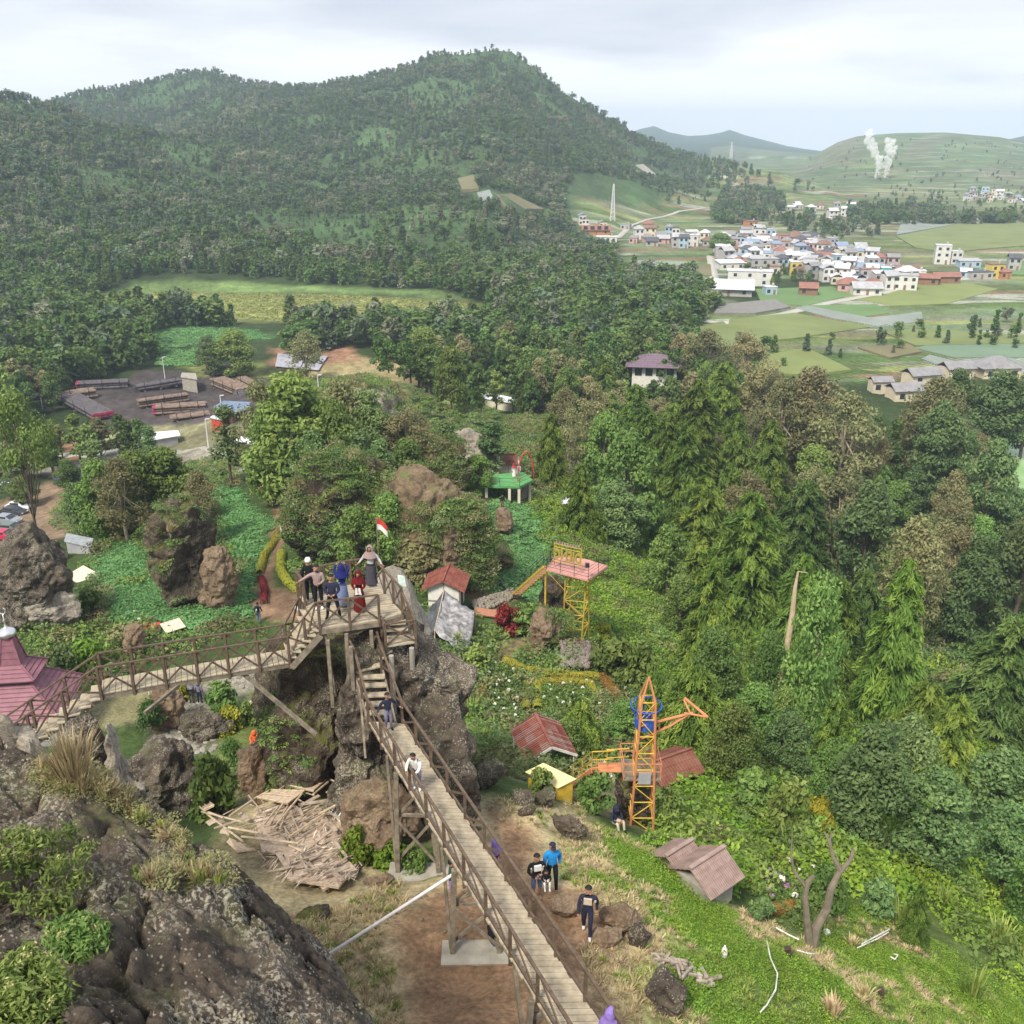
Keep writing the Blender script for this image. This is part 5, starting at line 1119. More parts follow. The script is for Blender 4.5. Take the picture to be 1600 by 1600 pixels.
RAD = dict(pelvis=.078, spine=.07, chest=.082, neck=.036, hd1=.052, hd2=.060, top=.040, ls=.040, le=.031, lw=.021, lp=.022, rs=.040, re=.031, rw=.021, rp=.022, lh=.060, lk=.041, la=.029, lt=.025, rh=.060, rk=.041, ra=.029, rt=.025)
POSE = {
 'stand': {},
 'rails': dict(le=(-.19,-.03,.66), lw=(-.27,.05,.57), lp=(-.30,.08,.56), re=(.19,-.03,.66), rw=(.27,.05,.57), rp=(.30,.08,.56)),
 'arms_up': dict(le=(-.15,.07,.86), lw=(-.09,.12,.965), lp=(-.05,.13,.985), re=(.17,.07,.86), rw=(.10,.12,.965), rp=(.06,.13,.985)),
 'hold_front': dict(le=(-.145,.01,.64), lw=(-.06,.11,.58), lp=(-.02,.125,.57), re=(.145,.01,.64), rw=(.06,.11,.58), rp=(.02,.125,.57)),
 'reach_right': dict(re=(.20,.03,.74), rw=(.33,.06,.68), rp=(.37,.07,.67), le=(-.14,.02,.64), lw=(-.05,.10,.60), lp=(-.01,.11,.60)),
 'walk': dict(lk=(-.055,.09,.30), la=(-.06,.10,.05), lt=(-.06,.19,.025), rk=(.06,-.01,.28), ra=(.065,-.13,.06), rt=(.065,-.06,.02), le=(-.14,-.06,.64), lw=(-.14,-.03,.50), lp=(-.14,-.01,.46), re=(.14,.03,.64), rw=(.14,.12,.52), rp=(.14,.15,.49)),
 'wide': dict(lk=(-.10,.02,.28), la=(-.13,.0,.045), lt=(-.16,.08,.02), rk=(.10,.02,.28), ra=(.13,0,.045), rt=(.16,.08,.02)),
 'lean': dict(spine=(0,.03,.62), chest=(0,.07,.725), neck=(0,.10,.81), hd1=(0,.13,.855), hd2=(0,.145,.905), top=(0,.14,.94), ls=(-.105,.08,.78), rs=(.105,.08,.78), le=(-.15,.13,.64), re=(.15,.13,.64), lw=(-.10,.24,.58), lp=(-.08,.27,.575), rw=(.10,.24,.58), rp=(.08,.27,.575)),
 'sit': dict(pelvis=(0,0,.16), spine=(0,.0,.26), chest=(0,.01,.37), neck=(0,.02,.465), hd1=(0,.04,.515), hd2=(0,.045,.565), top=(0,.035,.6), ls=(-.105,.01,.425), rs=(.105,.01,.425), le=(-.15,.08,.29), re=(.15,.08,.29), lw=(-.08,.20,.25), rw=(.08,.20,.25), lp=(-.05,.23,.25), rp=(.05,.23,.25),
   lh=(-.06,.02,.15), rh=(.06,.02,.15), lk=(-.09,.24,.26), rk=(.09,.24,.26), la=(-.08,.30,.045), ra=(.08,.30,.045), lt=(-.08,.39,.02), rt=(.08,.39,.02)),
 'kneel': dict(pelvis=(0,0,.20), spine=(0,.03,.30), chest=(0,.07,.41), neck=(0,.11,.50), hd1=(0,.15,.54), hd2=(0,.165,.585), top=(0,.16,.62), ls=(-.105,.07,.46), rs=(.105,.07,.46), le=(-.14,.13,.33), re=(.14,.13,.33), lw=(-.07,.22,.24), rw=(.07,.22,.24), lp=(-.04,.25,.22), rp=(.04,.25,.22),
   lh=(-.06,.02,.18), rh=(.06,.02,.18), lk=(-.09,.22,.24), rk=(.09,.22,.24), la=(-.07,.12,.04), ra=(.07,.12,.04), lt=(-.07,.22,.02), rt=(.07,.22,.02)),
 'carry': dict(le=(-.16,.02,.65), lw=(-.05,.15,.66), lp=(.0,.16,.66), re=(.16,.02,.65), rw=(.07,.15,.60), rp=(.02,.16,.60)),
}
MF = None
def person(p, h, face, pose, top, bot, label, head='hair', hcol=None, shoe='black', skirt=None, bulk=1.08, extra=None, short=False, group=None, sleeve='t', parent=None, vest=None, cap=None):
    """face: compass angle in degrees the person looks at; 180 = towards the camera, 0 = away"""
    J = dict(BASE); P_ = POSE[pose] if isinstance(pose, str) else {**POSE[pose[0]], **pose[1]}; J.update(P_); names = list(J); ix = {n: i for i, n in enumerate(names)}
    me = bpy.data.meshes.new('p'); me.from_pydata([J[n] for n in names], [(ix[a], ix[b]) for a, b, _ in EDG], []); ob = bpy.data.objects.new('p', me); COL.objects.link(ob)
    sk = ob.modifiers.new('s', 'SKIN'); sk.branch_smoothing = .6; ob.modifiers.new('u', 'SUBSURF').levels = 1
    for i, n in enumerate(names):
        r = RAD[n]*(bulk if n in ('pelvis','spine','chest','ls','le','rs','re') else 1); k = me.skin_vertices[0].data[i]; k.radius = (r, r*(.8 if n in ('pelvis','spine','chest') else 1)); k.use_root = (n == 'pelvis')
    bpy.context.view_layer.update(); dg_ = bpy.context.evaluated_depsgraph_get(); em = ob.evaluated_get(dg_).to_mesh(); V_ = np.array([v.co[:] for v in em.vertices]); F_l = [tuple(f.vertices) for f in em.polygons]; ob.evaluated_get(dg_).to_mesh_clear(); bpy.data.objects.remove(ob)
    cen = np.array([V_[list(f)].mean(0) for f in F_l]); best = np.full(len(cen), 9e9); lab = np.zeros(len(cen), int); code = dict(t=1, s=0, b=2, f=3)
    for a, b, c in EDG:
        A = np.array(J[a]); B = np.array(J[b]); ab = B-A; t = np.clip(((cen-A)@ab)/(ab@ab), 0, 1); d = np.linalg.norm(cen-A-t[:, None]*ab, axis=1)
        cc = code[c]
        if short and (a, b) in (('lk','la'),('rk','ra')): cc = 0
        m_ = d < best; best[m_] = d[m_]; lab[m_] = cc
    mb = MB(); mb.v = [tuple(v) for v in V_]; mb.f = F_l; mb.m = lab.tolist()
    hd = Vector(J['hd2']); fw = Vector((0, 1, 0))
    mb.tube([hd+fw*.055+Vector((0,0,-.005)), hd+fw*.072+Vector((0,0,-.022)), hd+fw*.058+Vector((0,0,-.028))], [.006,.010,.006], 5, 0)
    for s in (-1, 1): mb.lathe(hd+fw*.054+Vector((s*.022,0,-.002)), [(.001,-.006),(.007,0),(.001,.006)], 6, 4); mb.lathe(hd+Vector((s*.062,-.002,-.02)), [(.003,-.014),(.009,0),(.003,.016)], 5, 0)
    mb.box(hd+fw*.055+Vector((0,0,-.042)), (.026,.008,.006), m=5)
    for sd_ in ('l', 'r'):
        wv, pv_ = Vector(J[sd_+'w']), Vector(J[sd_+'p']); d = (pv_-wv).normalized(); sx = d.cross(Vector((0, 0, 1)) if abs(d.z) < .9 else Vector((0, 1, 0))).normalized(); dn = sx.cross(d)
        for k in range(4): q = pv_+sx*(k-1.5)*.010+d*.012; L_ = .030+(.006 if k in (1, 2) else 0); mb.tube([q, q+d*L_*.6-dn*.002, q+d*L_-dn*.010], [.0052,.0048,.0038], 5, 0)
        ins = 1 if sd_ == 'l' else -1; q = wv.lerp(pv_, .5)+sx*.016*ins; mb.tube([q, q+sx*.018*ins+d*.012, q+sx*.020*ins+d*.030], [.006,.0055,.004], 5, 0)
    loc = Vector([float(q) for q in p]); a = R(face); M = Matrix.Translation(loc) @ Matrix.Rotation(-a, 4, 'Z') @ Matrix.Scale(h, 4)
    root = empty('person', loc, label, 'person', group) if parent is None else parent; 
    def fin(m, name, mats, sm=True): m.xf(M); return m.build(name, mats, root, sm)
    fin(mb, 'body', [SKIN, CL[top], CL[bot], CL[shoe], EYE, mat('lip', (.22,.09,.07), .6)])
    hx, hy, hz = J['hd2']
    if head in ('hair', 'cap'):
        m = MB(); vs = []; n_, k_ = 12, 6
        for i in range(k_+1):
            th = i/k_*1.75
            for j in range(n_):
                a_ = 2*math.pi*j/n_; front = math.cos(a_-math.pi/2); t2 = min(th, 1.05 if front > .35 else (1.35 if front > -.2 else 1.75)); r = .066
                vs.append((hx+r*1.0*math.sin(t2)*math.cos(a_), hy-.006+r*1.1*math.sin(t2)*math.sin(a_), hz+.002+.07*math.cos(t2)))
        m.add(vs, [(i*n_+j, (i+1)*n_+j, (i+1)*n_+(j+1) % n_, i*n_+(j+1) % n_) for i in range(k_) for j in range(n_)]); fin(m, 'hair', HAIR if head == 'hair' else CL[hcol])
        if head == 'cap': m = MB(); m.box((hx, hy+.085, hz+.022), (.085,.07,.010)); fin(m, 'cap_brim', CL[hcol])
    if head == 'hood':
        m = MB(); m.lathe((hx, hy-.012, hz), [(.085,-.10),(.082,-.05),(.080,0),(.070,.045),(.035,.072),(.004,.078)], 14); fin(m, 'hood', CL[hcol])
    if head == 'hijab':
        n_ = 20; prof = [(.012,.078,.076,1.0),(.05,.060,.072,1.0),(.075,.02,.078,1.0),(.08,-.02,.084,1.0),(.082,-.055,.080,1.0),(.095,-.085,.075,1.0),(.125,-.115,.085,1.0),(.145,-.16,.095,1.0),(.155,-.22,.115,1.0)]
        if extra == 'long': prof += [(.175,-.30,.135,1.0),(.19,-.38,.15,1.0)]
        vs = []; fs = []
        for r, dz, ry, _ in prof:
            for j in range(n_): a_ = 2*math.pi*j/n_; wob = 1+.05*math.sin(5*a_+dz*30)*(dz < -.1); vs.append((hx+r*math.cos(a_)*wob, hy*.8-.004+ry*math.sin(a_)*wob, hz+dz))
        for i in range(len(prof)-1):
            for j in range(n_):
                am = 2*math.pi*(j+.5)/n_; 
                if math.sin(am) > .72 and i in (1, 2, 3): continue
                fs.append((i*n_+j, (i+1)*n_+j, (i+1)*n_+(j+1) % n_, i*n_+(j+1) % n_))
        fs.append(tuple(range(n_))); m = MB(); m.add(vs, fs); fin(m, 'headscarf', CL[hcol])
    if skirt:
        m = MB(); n_ = 18; vs = []; pr = [(.085,.56),(.10,.50),(.115,.36),(.13,.2),(.145,.05)]
        for r, z in pr:
            for j in range(n_): a_ = 2*math.pi*j/n_; wob = 1+.06*math.sin(6*a_)*(z < .4); vs.append((r*math.cos(a_)*wob, .01+r*.85*math.sin(a_)*wob, z))
        m.add(vs, [(i*n_+(j+1) % n_, (i+1)*n_+(j+1) % n_, (i+1)*n_+j, i*n_+j) for i in range(len(pr)-1) for j in range(n_)]+[tuple(range(n_))]); fin(m, 'skirt', CL[skirt])
    if vest:
        m = MB(); c0 = Vector(J['chest']); m.box(c0+Vector((0,.066,.0)), (.13,.035,.11)); m.box(c0+Vector((-.115,.0,-.01)), (.03,.085,.03)); m.box(c0+Vector((.115,.0,-.01)), (.03,.085,.03)); fin(m, 'chest_panel', CL[vest], False)
    if extra == 'backpack':
        m = MB(); c0 = Vector(J['chest']); m.lathe(c0+Vector((0,-.11,-.09)), [(.02,-.02),(.07,0),(.075,.1),(.06,.17),(.01,.19)], 10); fin(m, 'backpack', CL['black'])
        m = MB(); m.slab([c0+Vector((-.04,-.195,-.05)), c0+Vector((.04,-.195,-.05)), c0+Vector((0,-.19,.05))], .01); fin(m, 'badge', CL['white'], False)
    if extra == 'phone':
        m = MB(); q = (Vector(J['lp'])+Vector(J['rp']))/2; m.box(q+Vector((0,.02,.0)), (.09,.008,.045)); fin(m, 'phone', BLACKM, False)
    if extra == 'cloth':
        m = MB(); q = Vector(J['chest']); 
        for s in (-1, 1): m.slab([q+Vector((s*.01,.13,-.10)), q+Vector((s*.055,.13,-.10)), q+Vector((s*.075,.12,-.27)), q+Vector((s*.005,.13,-.25))], .012)
        fin(m, 'shawl_end', CL['white'], False)
    return root
# on the platform
def on(px, py, z): return PZv(px, py, z)
person(on(581,914,ZP), 1.6, 185, 'rails', 'palegrey', 'grey', 'woman in beige headscarf and pale blouse leaning back on the far corner rails', 'hijab', 'mauve', skirt='darkgrey', shoe='grey')
person(on(563,955,ZP), 1.56, 180, 'hold_front', 'maroon', 'maroon', 'woman in long dark red headscarf and dress in the middle of the platform', 'hijab', 'maroon', skirt='maroon', extra='cloth', bulk=1.15)
q_ = person(on(537,947,ZP), 1.62, -15, 'arms_up', 'royal', 'steel', 'woman in royal blue headscarf and top with raised phone, seen from behind', 'hijab', 'royal', skirt='steel', extra='phone')
person(on(522,966,ZP), 1.70, 178, ('wide', dict(POSE['hold_front'])), 'navy', 'black', 'man in dark navy jacket looking down at the front rail', 'hair', bulk=1.3, shoe='black')
person(on(499,951,ZP), 1.74, 170, 'reach_right', 'mauve', 'black', 'man in open mauve-grey jacket holding the left rail with one arm', 'hair', bulk=1.15, shoe='white')
person(on(486,938,ZP), 1.68, -10, 'stand', 'black', 'black', 'visitor in black with white cap at the back left rail', 'cap', 'white', bulk=1.1)
# on the sloping bridge
tb = .035; pb = lerp(lerp(sA, eA, tb), lerp(sB, eB, tb), .45); person(pb, 1.42, 150, 'rails', 'navy', 'lilac', 'boy in navy sweatshirt holding both rails at the stair foot', 'hair', bulk=1.1)
tb = .27; pb = lerp(lerp(sA, eA, tb), lerp(sB, eB, tb), .22); person(pb, 1.44, 205, 'lean', 'white', 'lilac', 'boy in white shirt leaning on the left rail of the long footbridge', 'hair', bulk=1.15, shoe='white')
# on the ground by the path
gp = lambda x, y: G(x, y)
par = person(gp(838,1404), 1.66, 165, 'carry', 'black', 'denim', 'man in black and white shirt and denim shorts carrying a small child', 'hair', short=True, shoe='tan', bulk=1.1, vest='white')
m_ = gp(846,1402); person((m_[0]+.12, m_[1]-.30, m_[2]+.78), .86, 175, ('sit', {}), 'black', 'white', 'small child in dark clothes carried in a man\'s arms', 'hair', shoe='white')
person(gp(862,1388), 1.72, 172, 'walk', 'sky', 'black', 'man in bright blue jacket and dark cap walking down the dirt path', 'cap', 'navy', bulk=1.3, shoe='tan')
person(gp(917,1460), 1.72, 190, 'walk', 'navy', 'navy', 'young man in navy tracksuit with beige chest panel standing among the brown boulders', 'hair', vest='beige', shoe='white', bulk=1.15)
person(gp(707,1412), 1.66, 90, 'reach_right', 'green', 'purple', 'person in dark green top and lilac trousers under the sloping bridge', 'hair', bulk=1.1)
person(gp(768,1484), 1.66, 60, 'sit', 'black', 'denim', 'person in black crouching beside the second trestle under the bridge', 'hair', bulk=1.1)
person(gp(774,1372), 1.5, 100, 'stand', 'maroon', 'purple', 'child in purple headscarf standing just beyond the right bridge rail', 'hijab', 'purple')
person(gp(960,1290), 1.58, 150, 'sit', 'navy', 'beige', 'person in navy hood sitting at the grass edge beside the crane', 'hood', 'navy')
tb = .985/1.16*1.03; pb = lerp(lerp(sA, eA, tb), lerp(sB, eB, tb), .93); pb.z -= 0; person(pb+Vector((.12,-.28,-.55)), 1.45, 20, 'stand', 'purple', 'purple', 'child in lilac headscarf at the very bottom edge by the bridge', 'hijab', 'purple')
# farther ones
person(gp(405,972), 1.68, 5, 'walk', 'navy', 'denim', 'visitor in navy with black backpack on the brown footpath', 'hair', extra='backpack')
person(gp(300,1099), 1.6, 10, 'stand', 'darkgrey', 'darkgrey', 'woman in dark clothes and grey headscarf, left one of the pair on the cobbles', 'hijab', 'grey')
person(gp(313,1099), 1.66, 0, 'stand', 'lilac', 'navy', 'person in lilac hooded top and navy trousers, right one of the pair on cobbles', 'hood', 'lilac')
person(gp(396,1132), 1.62, -20, 'stand', 'tan', 'brown', 'person in brown with pale cap on the lawn edge, above the orange raincoat', 'cap', 'beige')
person(gp(399,1163), 1.5, 180, ('sit', {}), 'orange', 'orange', 'person in orange raincoat sitting beside the moss-hung rock', 'hood', 'orange', bulk=1.3)
person(gp(740,862), 1.5, 150, 'kneel', 'white', 'white', 'left one of two white-clad visitors squatting on the brown clearing', 'hijab', 'white')
person(gp(752,861), 1.5, 200, 'kneel', 'white', 'maroon', 'right one of two white-clad visitors squatting on the brown clearing', 'hair')
person((*gp(785,812)[:2], gp(785,812)[2]+1.3), 1.6, 180, 'stand', 'black', 'brown', 'dark figure standing on the rock block in the crop bed', 'hair')
person(PZv(803,745,zg+2.3), 1.6, 160, 'stand', 'white', 'white', 'woman in white dress and red scarf on the green deck', 'hijab', 'red', skirt='white')
person(PZv(811,744,zg+2.3), 1.5, 200, 'stand', 'palegrey', 'steel', 'smaller visitor in grey beside the white dress on the green deck', 'hair')
person(gp(781,921), 1.5, 90, 'sit', 'navy', 'navy', 'child in navy sitting near the yellow hedge behind the white hut', 'hair')
person(PD(3,1200,19.5)+np.array([0,0,-1.2]), 1.6, 60, 'stand', 'navy', 'navy', 'person in dark blue cut off by the left photo edge', 'hair')
person(gp(835,1600), 1.6, 90, 'stand', 'black', 'darkgrey', 'person half hidden under the near end of the bridge, white shoe showing', 'hair', shoe='white')
# ------------------------------------------------------------------ forests
CLEARINGS = [W([(120,475),(170,452),(230,440),(320,434),(560,448),(690,453),(730,466),(785,482),(770,505),(700,516),(560,518),(420,508),(250,496),(140,492)]),
 W([(20,640),(90,620),(215,575),(300,566),(430,560),(470,520),(420,508),(235,515),(240,560),(215,570)]),
 W([(60,700),(110,615),(240,570),(320,560),(440,555),(520,545),(650,548),(680,610),(620,660),(430,700),(200,720)]),
 W([(690,610),(760,590),(830,630),(820,660),(740,660)]),
 W([(1075,520),(1110,490),(1110,470),(1000,405),(900,372),(880,345),(900,335),(1010,330),(1130,372),(1200,340),(1400,300),(1700,290),(1900,640),(1650,690),(1480,690),(1400,705),(1300,690),(1200,665),(1130,625),(1090,570)]),
 W([(1560,700),(1700,700),(1700,800),(1575,780),(1545,730)])]
CLEARINGS += [np.array(GP(p))[:, :2] for p in ([(700,290),(735,255),(752,300),(790,300),(850,325),(870,345),(800,338),(745,325),(712,305)], [(975,255),(1010,250),(1070,275),(1060,285),(1000,280)])]
PAVD = dep(G(1021,603)); YARD = W([(60,700),(60,600),(440,575),(450,700)])
def blocks(p, top, wd):
    u_, v_, D_ = proj((p[0], p[1], p[2]+top)); u2, v2, D2 = proj(p); hw = wd*FPX/D_
    if D2 < PAVD and u_+hw > 988 and u_-hw < 1056 and v_ < 590 and v2 > 560: return True
    if D2 < 225 and u_+hw > 70 and u_-hw < 395 and v_ < 640 and v2 > 640 and D2 > 150: return True
    return False
HAMLET = W([(1380,600),(1470,560),(1620,560),(1620,590),(1560,592),(1420,640),(1370,640)])
def free(x, y, polys=CLEARINGS):
    ok = np.ones(len(x), bool)
    for p in polys: ok &= ~inpoly(x, y, p)
    return ok
fx, fy = [], []
for (r0, r1, s, sd_) in ((185, 420, 4.8, 1), (420, 900, 4.9, 2), (900, 1550, 5.6, 3)):
    X, Y = jgrid(-900, 620, 100, 1550, s, sd_); r = np.hypot(X, Y); az = np.degrees(np.arctan2(X, Y)); k = (r > r0) & (r < r1) & (az > -33) & (az < 21)
    fx.append(X[k]); fy.append(Y[k])
X = np.concatenate(fx); Y = np.concatenate(fy); Z = terr(X, Y); r = np.hypot(X, Y); az = np.degrees(np.arctan2(X, Y))
n60 = fbm2(X, Y, 60, 4, 51); nb_ = fbm2(X, Y, 25, 3, 88); ran = RS.uniform(0, 1, len(X))
low = ~(ran > smooth((n60-.2)/.2)*(Z > PL+6)*.85)
keep = free(X, Y)
keep &= ~((az > 7.5) & (r > 480) & (Z < PL+6))
keep &= ~((az > 6) & (r > 430) & (Z < PL+3))
rt = np.clip((az-5)/7, 0, 1)*(r > 560)                    # thinner on the farmed right flank
keep &= ran > rt*np.where(r < 980, .96, .75)
keep &= ~((az > 13) & (r > 900))
keep &= ~((r < 200) & (az > -9)); keep &= (r > 215) | (az < -22) | (az > -8)
X, Y, Z, r, az, n60, nb_, low = [q[keep] for q in (X, Y, Z, r, az, n60, nb_, low)]
P = np.stack([X, Y, Z-.3], 1); v = visible(P, 9, 6); P = P[v]; r = r[v]; az = az[v]; n60 = n60[v]; nb_ = nb_[v]; low = low[v]
u, vv, D = pix(P)
n = len(P); rs = np.random.RandomState(5)
hgt = rs.uniform(6, 10, n)*np.where(r < 380, 1.2, 1)*np.where(r > 500, .78, 1)*(1+.15*nb_)*np.where(low, rs.uniform(.12, .45, n), 1)
srcF = [far_tree(i, 'round' if i % 3 else 'cone', [M_FAR, M_FAR, M_DARK][i % 3]) for i in range(9)] + [far_tree(30+i, 'cone' if i % 2 else 'round', M_PALE) for i in range(4)] + [far_tree(50+i, 'round' if i % 2 else 'cone', M_DARK) for i in range(4)]
n35 = fbm2(P[:, 0], P[:, 1], 38, 4, 61)
pale = rs.uniform(0, 1, n) < np.clip(.10 + .8*(n35-.05), .03, .75)*np.where(r > 430, 1, .25)
dark = rs.uniform(0, 1, n) < np.where(r < 520, .8, .12)
idx = np.where(pale, rs.randint(9, 13, n), np.where(dark, rs.randint(13, 17, n), rs.randint(0, 9, n)))
blk = np.array([r[i] < 240 and blocks(P[i], hgt[i], 2.5) for i in range(n)]); order = np.array([i for i in np.argsort(r) if not blk[i]]); infr = order[(u[order] > -20) & (u[order] < 1620)]
IND = infr[:250]; msk = np.ones(n, bool); msk[IND] = False; msk[blk] = False
wide = rs.uniform(.85, 1.35, n)
scl = np.stack([hgt*wide, hgt*wide, hgt], 1)
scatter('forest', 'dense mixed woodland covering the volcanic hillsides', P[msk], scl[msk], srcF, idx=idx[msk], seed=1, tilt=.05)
print('forest', n)
# the nearest woodland trees one by one
def mk_near_forest():
    out_ = []
    for i in range(4):
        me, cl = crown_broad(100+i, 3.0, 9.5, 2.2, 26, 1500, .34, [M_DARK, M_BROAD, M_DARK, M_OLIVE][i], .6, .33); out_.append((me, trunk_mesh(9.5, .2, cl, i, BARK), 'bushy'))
    for i in range(2):
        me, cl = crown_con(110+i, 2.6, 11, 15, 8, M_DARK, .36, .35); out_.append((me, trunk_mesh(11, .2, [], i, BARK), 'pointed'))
    return out_
NF = mk_near_forest()
TREES = []     # (object, point, short look) labelled at the end, once the landmarks stand
def put_tree(name, src, p, s, rz, look, cat='tree', group=None, sz=None):
    root = empty(name, p, None, cat, group); root.rotation_euler.z = rz; root.scale = (s, s, sz or s)
    for nm, me in (('crown', src[0]), ('trunk', src[1])):
        if me is None: continue
        o = bpy.data.objects.new(nm, me); COL.objects.link(o); o.parent = root
    TREES.append((root, np.array(p, float), look)); return root
for i in IND:
    q = rs.randint(0, 6); q = q if rs.uniform() < .5 or q < 4 else rs.randint(0, 4)
    look = ['dense dark green round-topped tree', 'mid green bushy tree', 'dark spreading bushy tree', 'dull olive bushy tree', 'dark pointed conifer', 'slim dark conifer with ragged limbs'][q]
    put_tree('forest_tree', NF[q], P[i], hgt[i]/(9.5 if q < 4 else 11), rs.uniform(0, 6.28), look, 'tree', 'woodland trees nearest the viewpoint')
# ------------------------------------------------------------------ trees and shrubs nearer than the woodland, one by one
def variants(fn, n): return [fn(i) for i in range(n)]
V = {}
def src(kind):
    if kind in V: return V[kind]
    o = []
    if kind == 'conifer':
        for i in range(4):
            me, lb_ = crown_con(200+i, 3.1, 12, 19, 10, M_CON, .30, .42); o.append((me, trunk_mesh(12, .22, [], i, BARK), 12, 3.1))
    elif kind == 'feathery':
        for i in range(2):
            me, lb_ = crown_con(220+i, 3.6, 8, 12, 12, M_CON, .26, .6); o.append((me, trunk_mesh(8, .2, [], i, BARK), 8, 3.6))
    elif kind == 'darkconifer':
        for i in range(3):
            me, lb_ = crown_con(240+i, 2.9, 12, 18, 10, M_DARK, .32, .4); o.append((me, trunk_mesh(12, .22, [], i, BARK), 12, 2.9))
    elif kind == 'broad':
        for i in range(3):
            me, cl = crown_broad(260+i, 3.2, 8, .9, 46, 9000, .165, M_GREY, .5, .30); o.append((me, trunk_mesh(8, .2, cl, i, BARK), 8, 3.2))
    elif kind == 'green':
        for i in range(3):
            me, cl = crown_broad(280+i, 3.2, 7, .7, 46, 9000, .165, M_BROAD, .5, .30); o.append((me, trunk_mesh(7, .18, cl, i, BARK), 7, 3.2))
    elif kind == 'olive':
        for i in range(3):
            me, cl = crown_broad(300+i, 3.3, 8, 1.0, 52, 6500, .135, M_OLIVE, .4, .26); o.append((me, trunk_mesh(8, .18, cl, i, BARKP, nlimb=26), 8, 3.3))
    elif kind == 'slender':
        for i in range(3):
            me, cl = crown_broad(320+i, 1.7, 9, 1.6, 30, 3600, .15, M_GREY, .7, .42); o.append((me, trunk_mesh(9, .13, cl, i, BARK, nlimb=14, top=.9), 9, 1.7))
    elif kind == 'umbrella':
        me, cl = crown_broad(340, 4.4, 9.5, 5.2, 50, 6500, .15, M_BROAD, .25, .24); o.append((me, trunk_mesh(8.5, .17, cl, 3, BARK, (.3, 0), nlimb=22, top=.75), 9.5, 4.4))
    elif kind == 'cypress':
        for i in range(2):
            me, cl = crown_broad(350+i, 1.3, 9, .5, 30, 2600, .22, M_DARK, .9, .45); o.append((me, trunk_mesh(9, .13, [], i, BARK), 9, 1.3))
    elif kind == 'vine':
        for i in range(2):
            me, cl = crown_broad(360+i, 3.0, 6, 0, 44, 9500, .13, M_BROAD, .5, .33); o.append((me, trunk_mesh(6, .2, cl, i, BARK), 6, 3.0))
    elif kind == 'shrub':
        for i in range(4):
            me, cl = crown_broad(370+i, 1.0, 1.5, .0, 18, 1700, .13, M_BROAD, .3, .38); o.append((me, None, 1.5, 1.0))
    elif kind == 'greyshrub':
        for i in range(3):
            me, cl = crown_broad(380+i, 1.0, 1.6, .0, 18, 1900, .13, M_GREY, .3, .38); o.append((me, None, 1.6, 1.0))
    elif kind == 'yellowshrub':
        for i in range(2):
            me, cl = crown_broad(390+i, 1.0, 1.1, .0, 16, 1500, .11, M_YEL, .3, .4); o.append((me, None, 1.1, 1.0))
    elif kind == 'vineshrub':
        for i in range(3):
            me, cl = crown_broad(400+i, 1.0, 1.2, .0, 18, 1900, .12, M_VINE, .3, .38); o.append((me, None, 1.2, 1.0))
    elif kind == 'topiary':
        me, cl = crown_broad(410, .8, 1.5, .3, 26, 3000, .07, M_DARK, .2, .5); o.append((me, None, 1.5, .8))
    elif kind == 'redshrub':
        for i in range(2):
            me, cl = crown_broad(415+i, 1.0, 1.3, .0, 14, 1100, .13, M_REDL, .3, .38); o.append((me, None, 1.3, 1.0))
    elif kind == 'oliveshrub':
        for i in range(3):
            me, cl = crown_broad(420+i, 1.0, 1.4, .0, 18, 1500, .12, M_OLIVE, .3, .38); o.append((me, None, 1.4, 1.0))
    V[kind] = o; return o
LOOK = {'conifer': 'bright green conifer with drooping sprays', 'feathery': 'yellow-green feathery weeping tree', 'darkconifer': 'dark green drooping conifer', 'broad': 'grey-green leafy tree',
 'green': 'rounded green leafy tree', 'olive': 'thin olive-brown tree with bare twigs', 'slender': 'slender upright tree', 'umbrella': 'tall umbrella-crowned tree with bare slanting trunk', 'cypress': 'narrow dark cypress',
 'vine': 'vine-smothered tree', 'shrub': 'green leafy shrub', 'greyshrub': 'grey-green leafy shrub', 'yellowshrub': 'yellow-leaved shrub', 'vineshrub': 'light green creeper-covered bush', 'topiary': 'clipped dark round shrub', 'redshrub': 'dark red-leaved shrub', 'oliveshrub': 'olive straggly bush'}
GRP = {}
def plant(kind, px, top, base, wpx, look=None, zoff=0):
    b = G(px, base); D = b[1]*CP-(b[2]-CAMZ)*SP; v = ((base+top)/2-800)/FPX
    H = (base-top)*D/(FPX*(CP-v*SP)); Rw = wpx*.5*D/FPX; s = src(kind); q = s[rnd.randrange(len(s))]
    if blocks(b, H*.9, Rw*.8): print('blocked', kind, px, top); return None
    o = put_tree(kind_name(kind), (q[0], q[1]), b+np.array([0, 0, zoff-.1]), Rw/q[3]*1.0, rnd.uniform(0, 6.28), look or LOOK[kind], 'shrub' if 'shrub' in kind or kind == 'topiary' else 'tree', None, H/q[2])
    o['_k'] = kind; return o
def kind_name(k): return {'conifer': 'conifer', 'feathery': 'weeping_tree', 'darkconifer': 'conifer', 'broad': 'leafy_tree', 'green': 'leafy_tree', 'olive': 'olive_tree' if 0 else 'twiggy_tree', 'slender': 'slender_tree', 'umbrella': 'umbrella_tree', 'cypress': 'cypress', 'vine': 'vine_covered_tree', 'topiary': 'round_shrub'}.get(k, 'shrub')
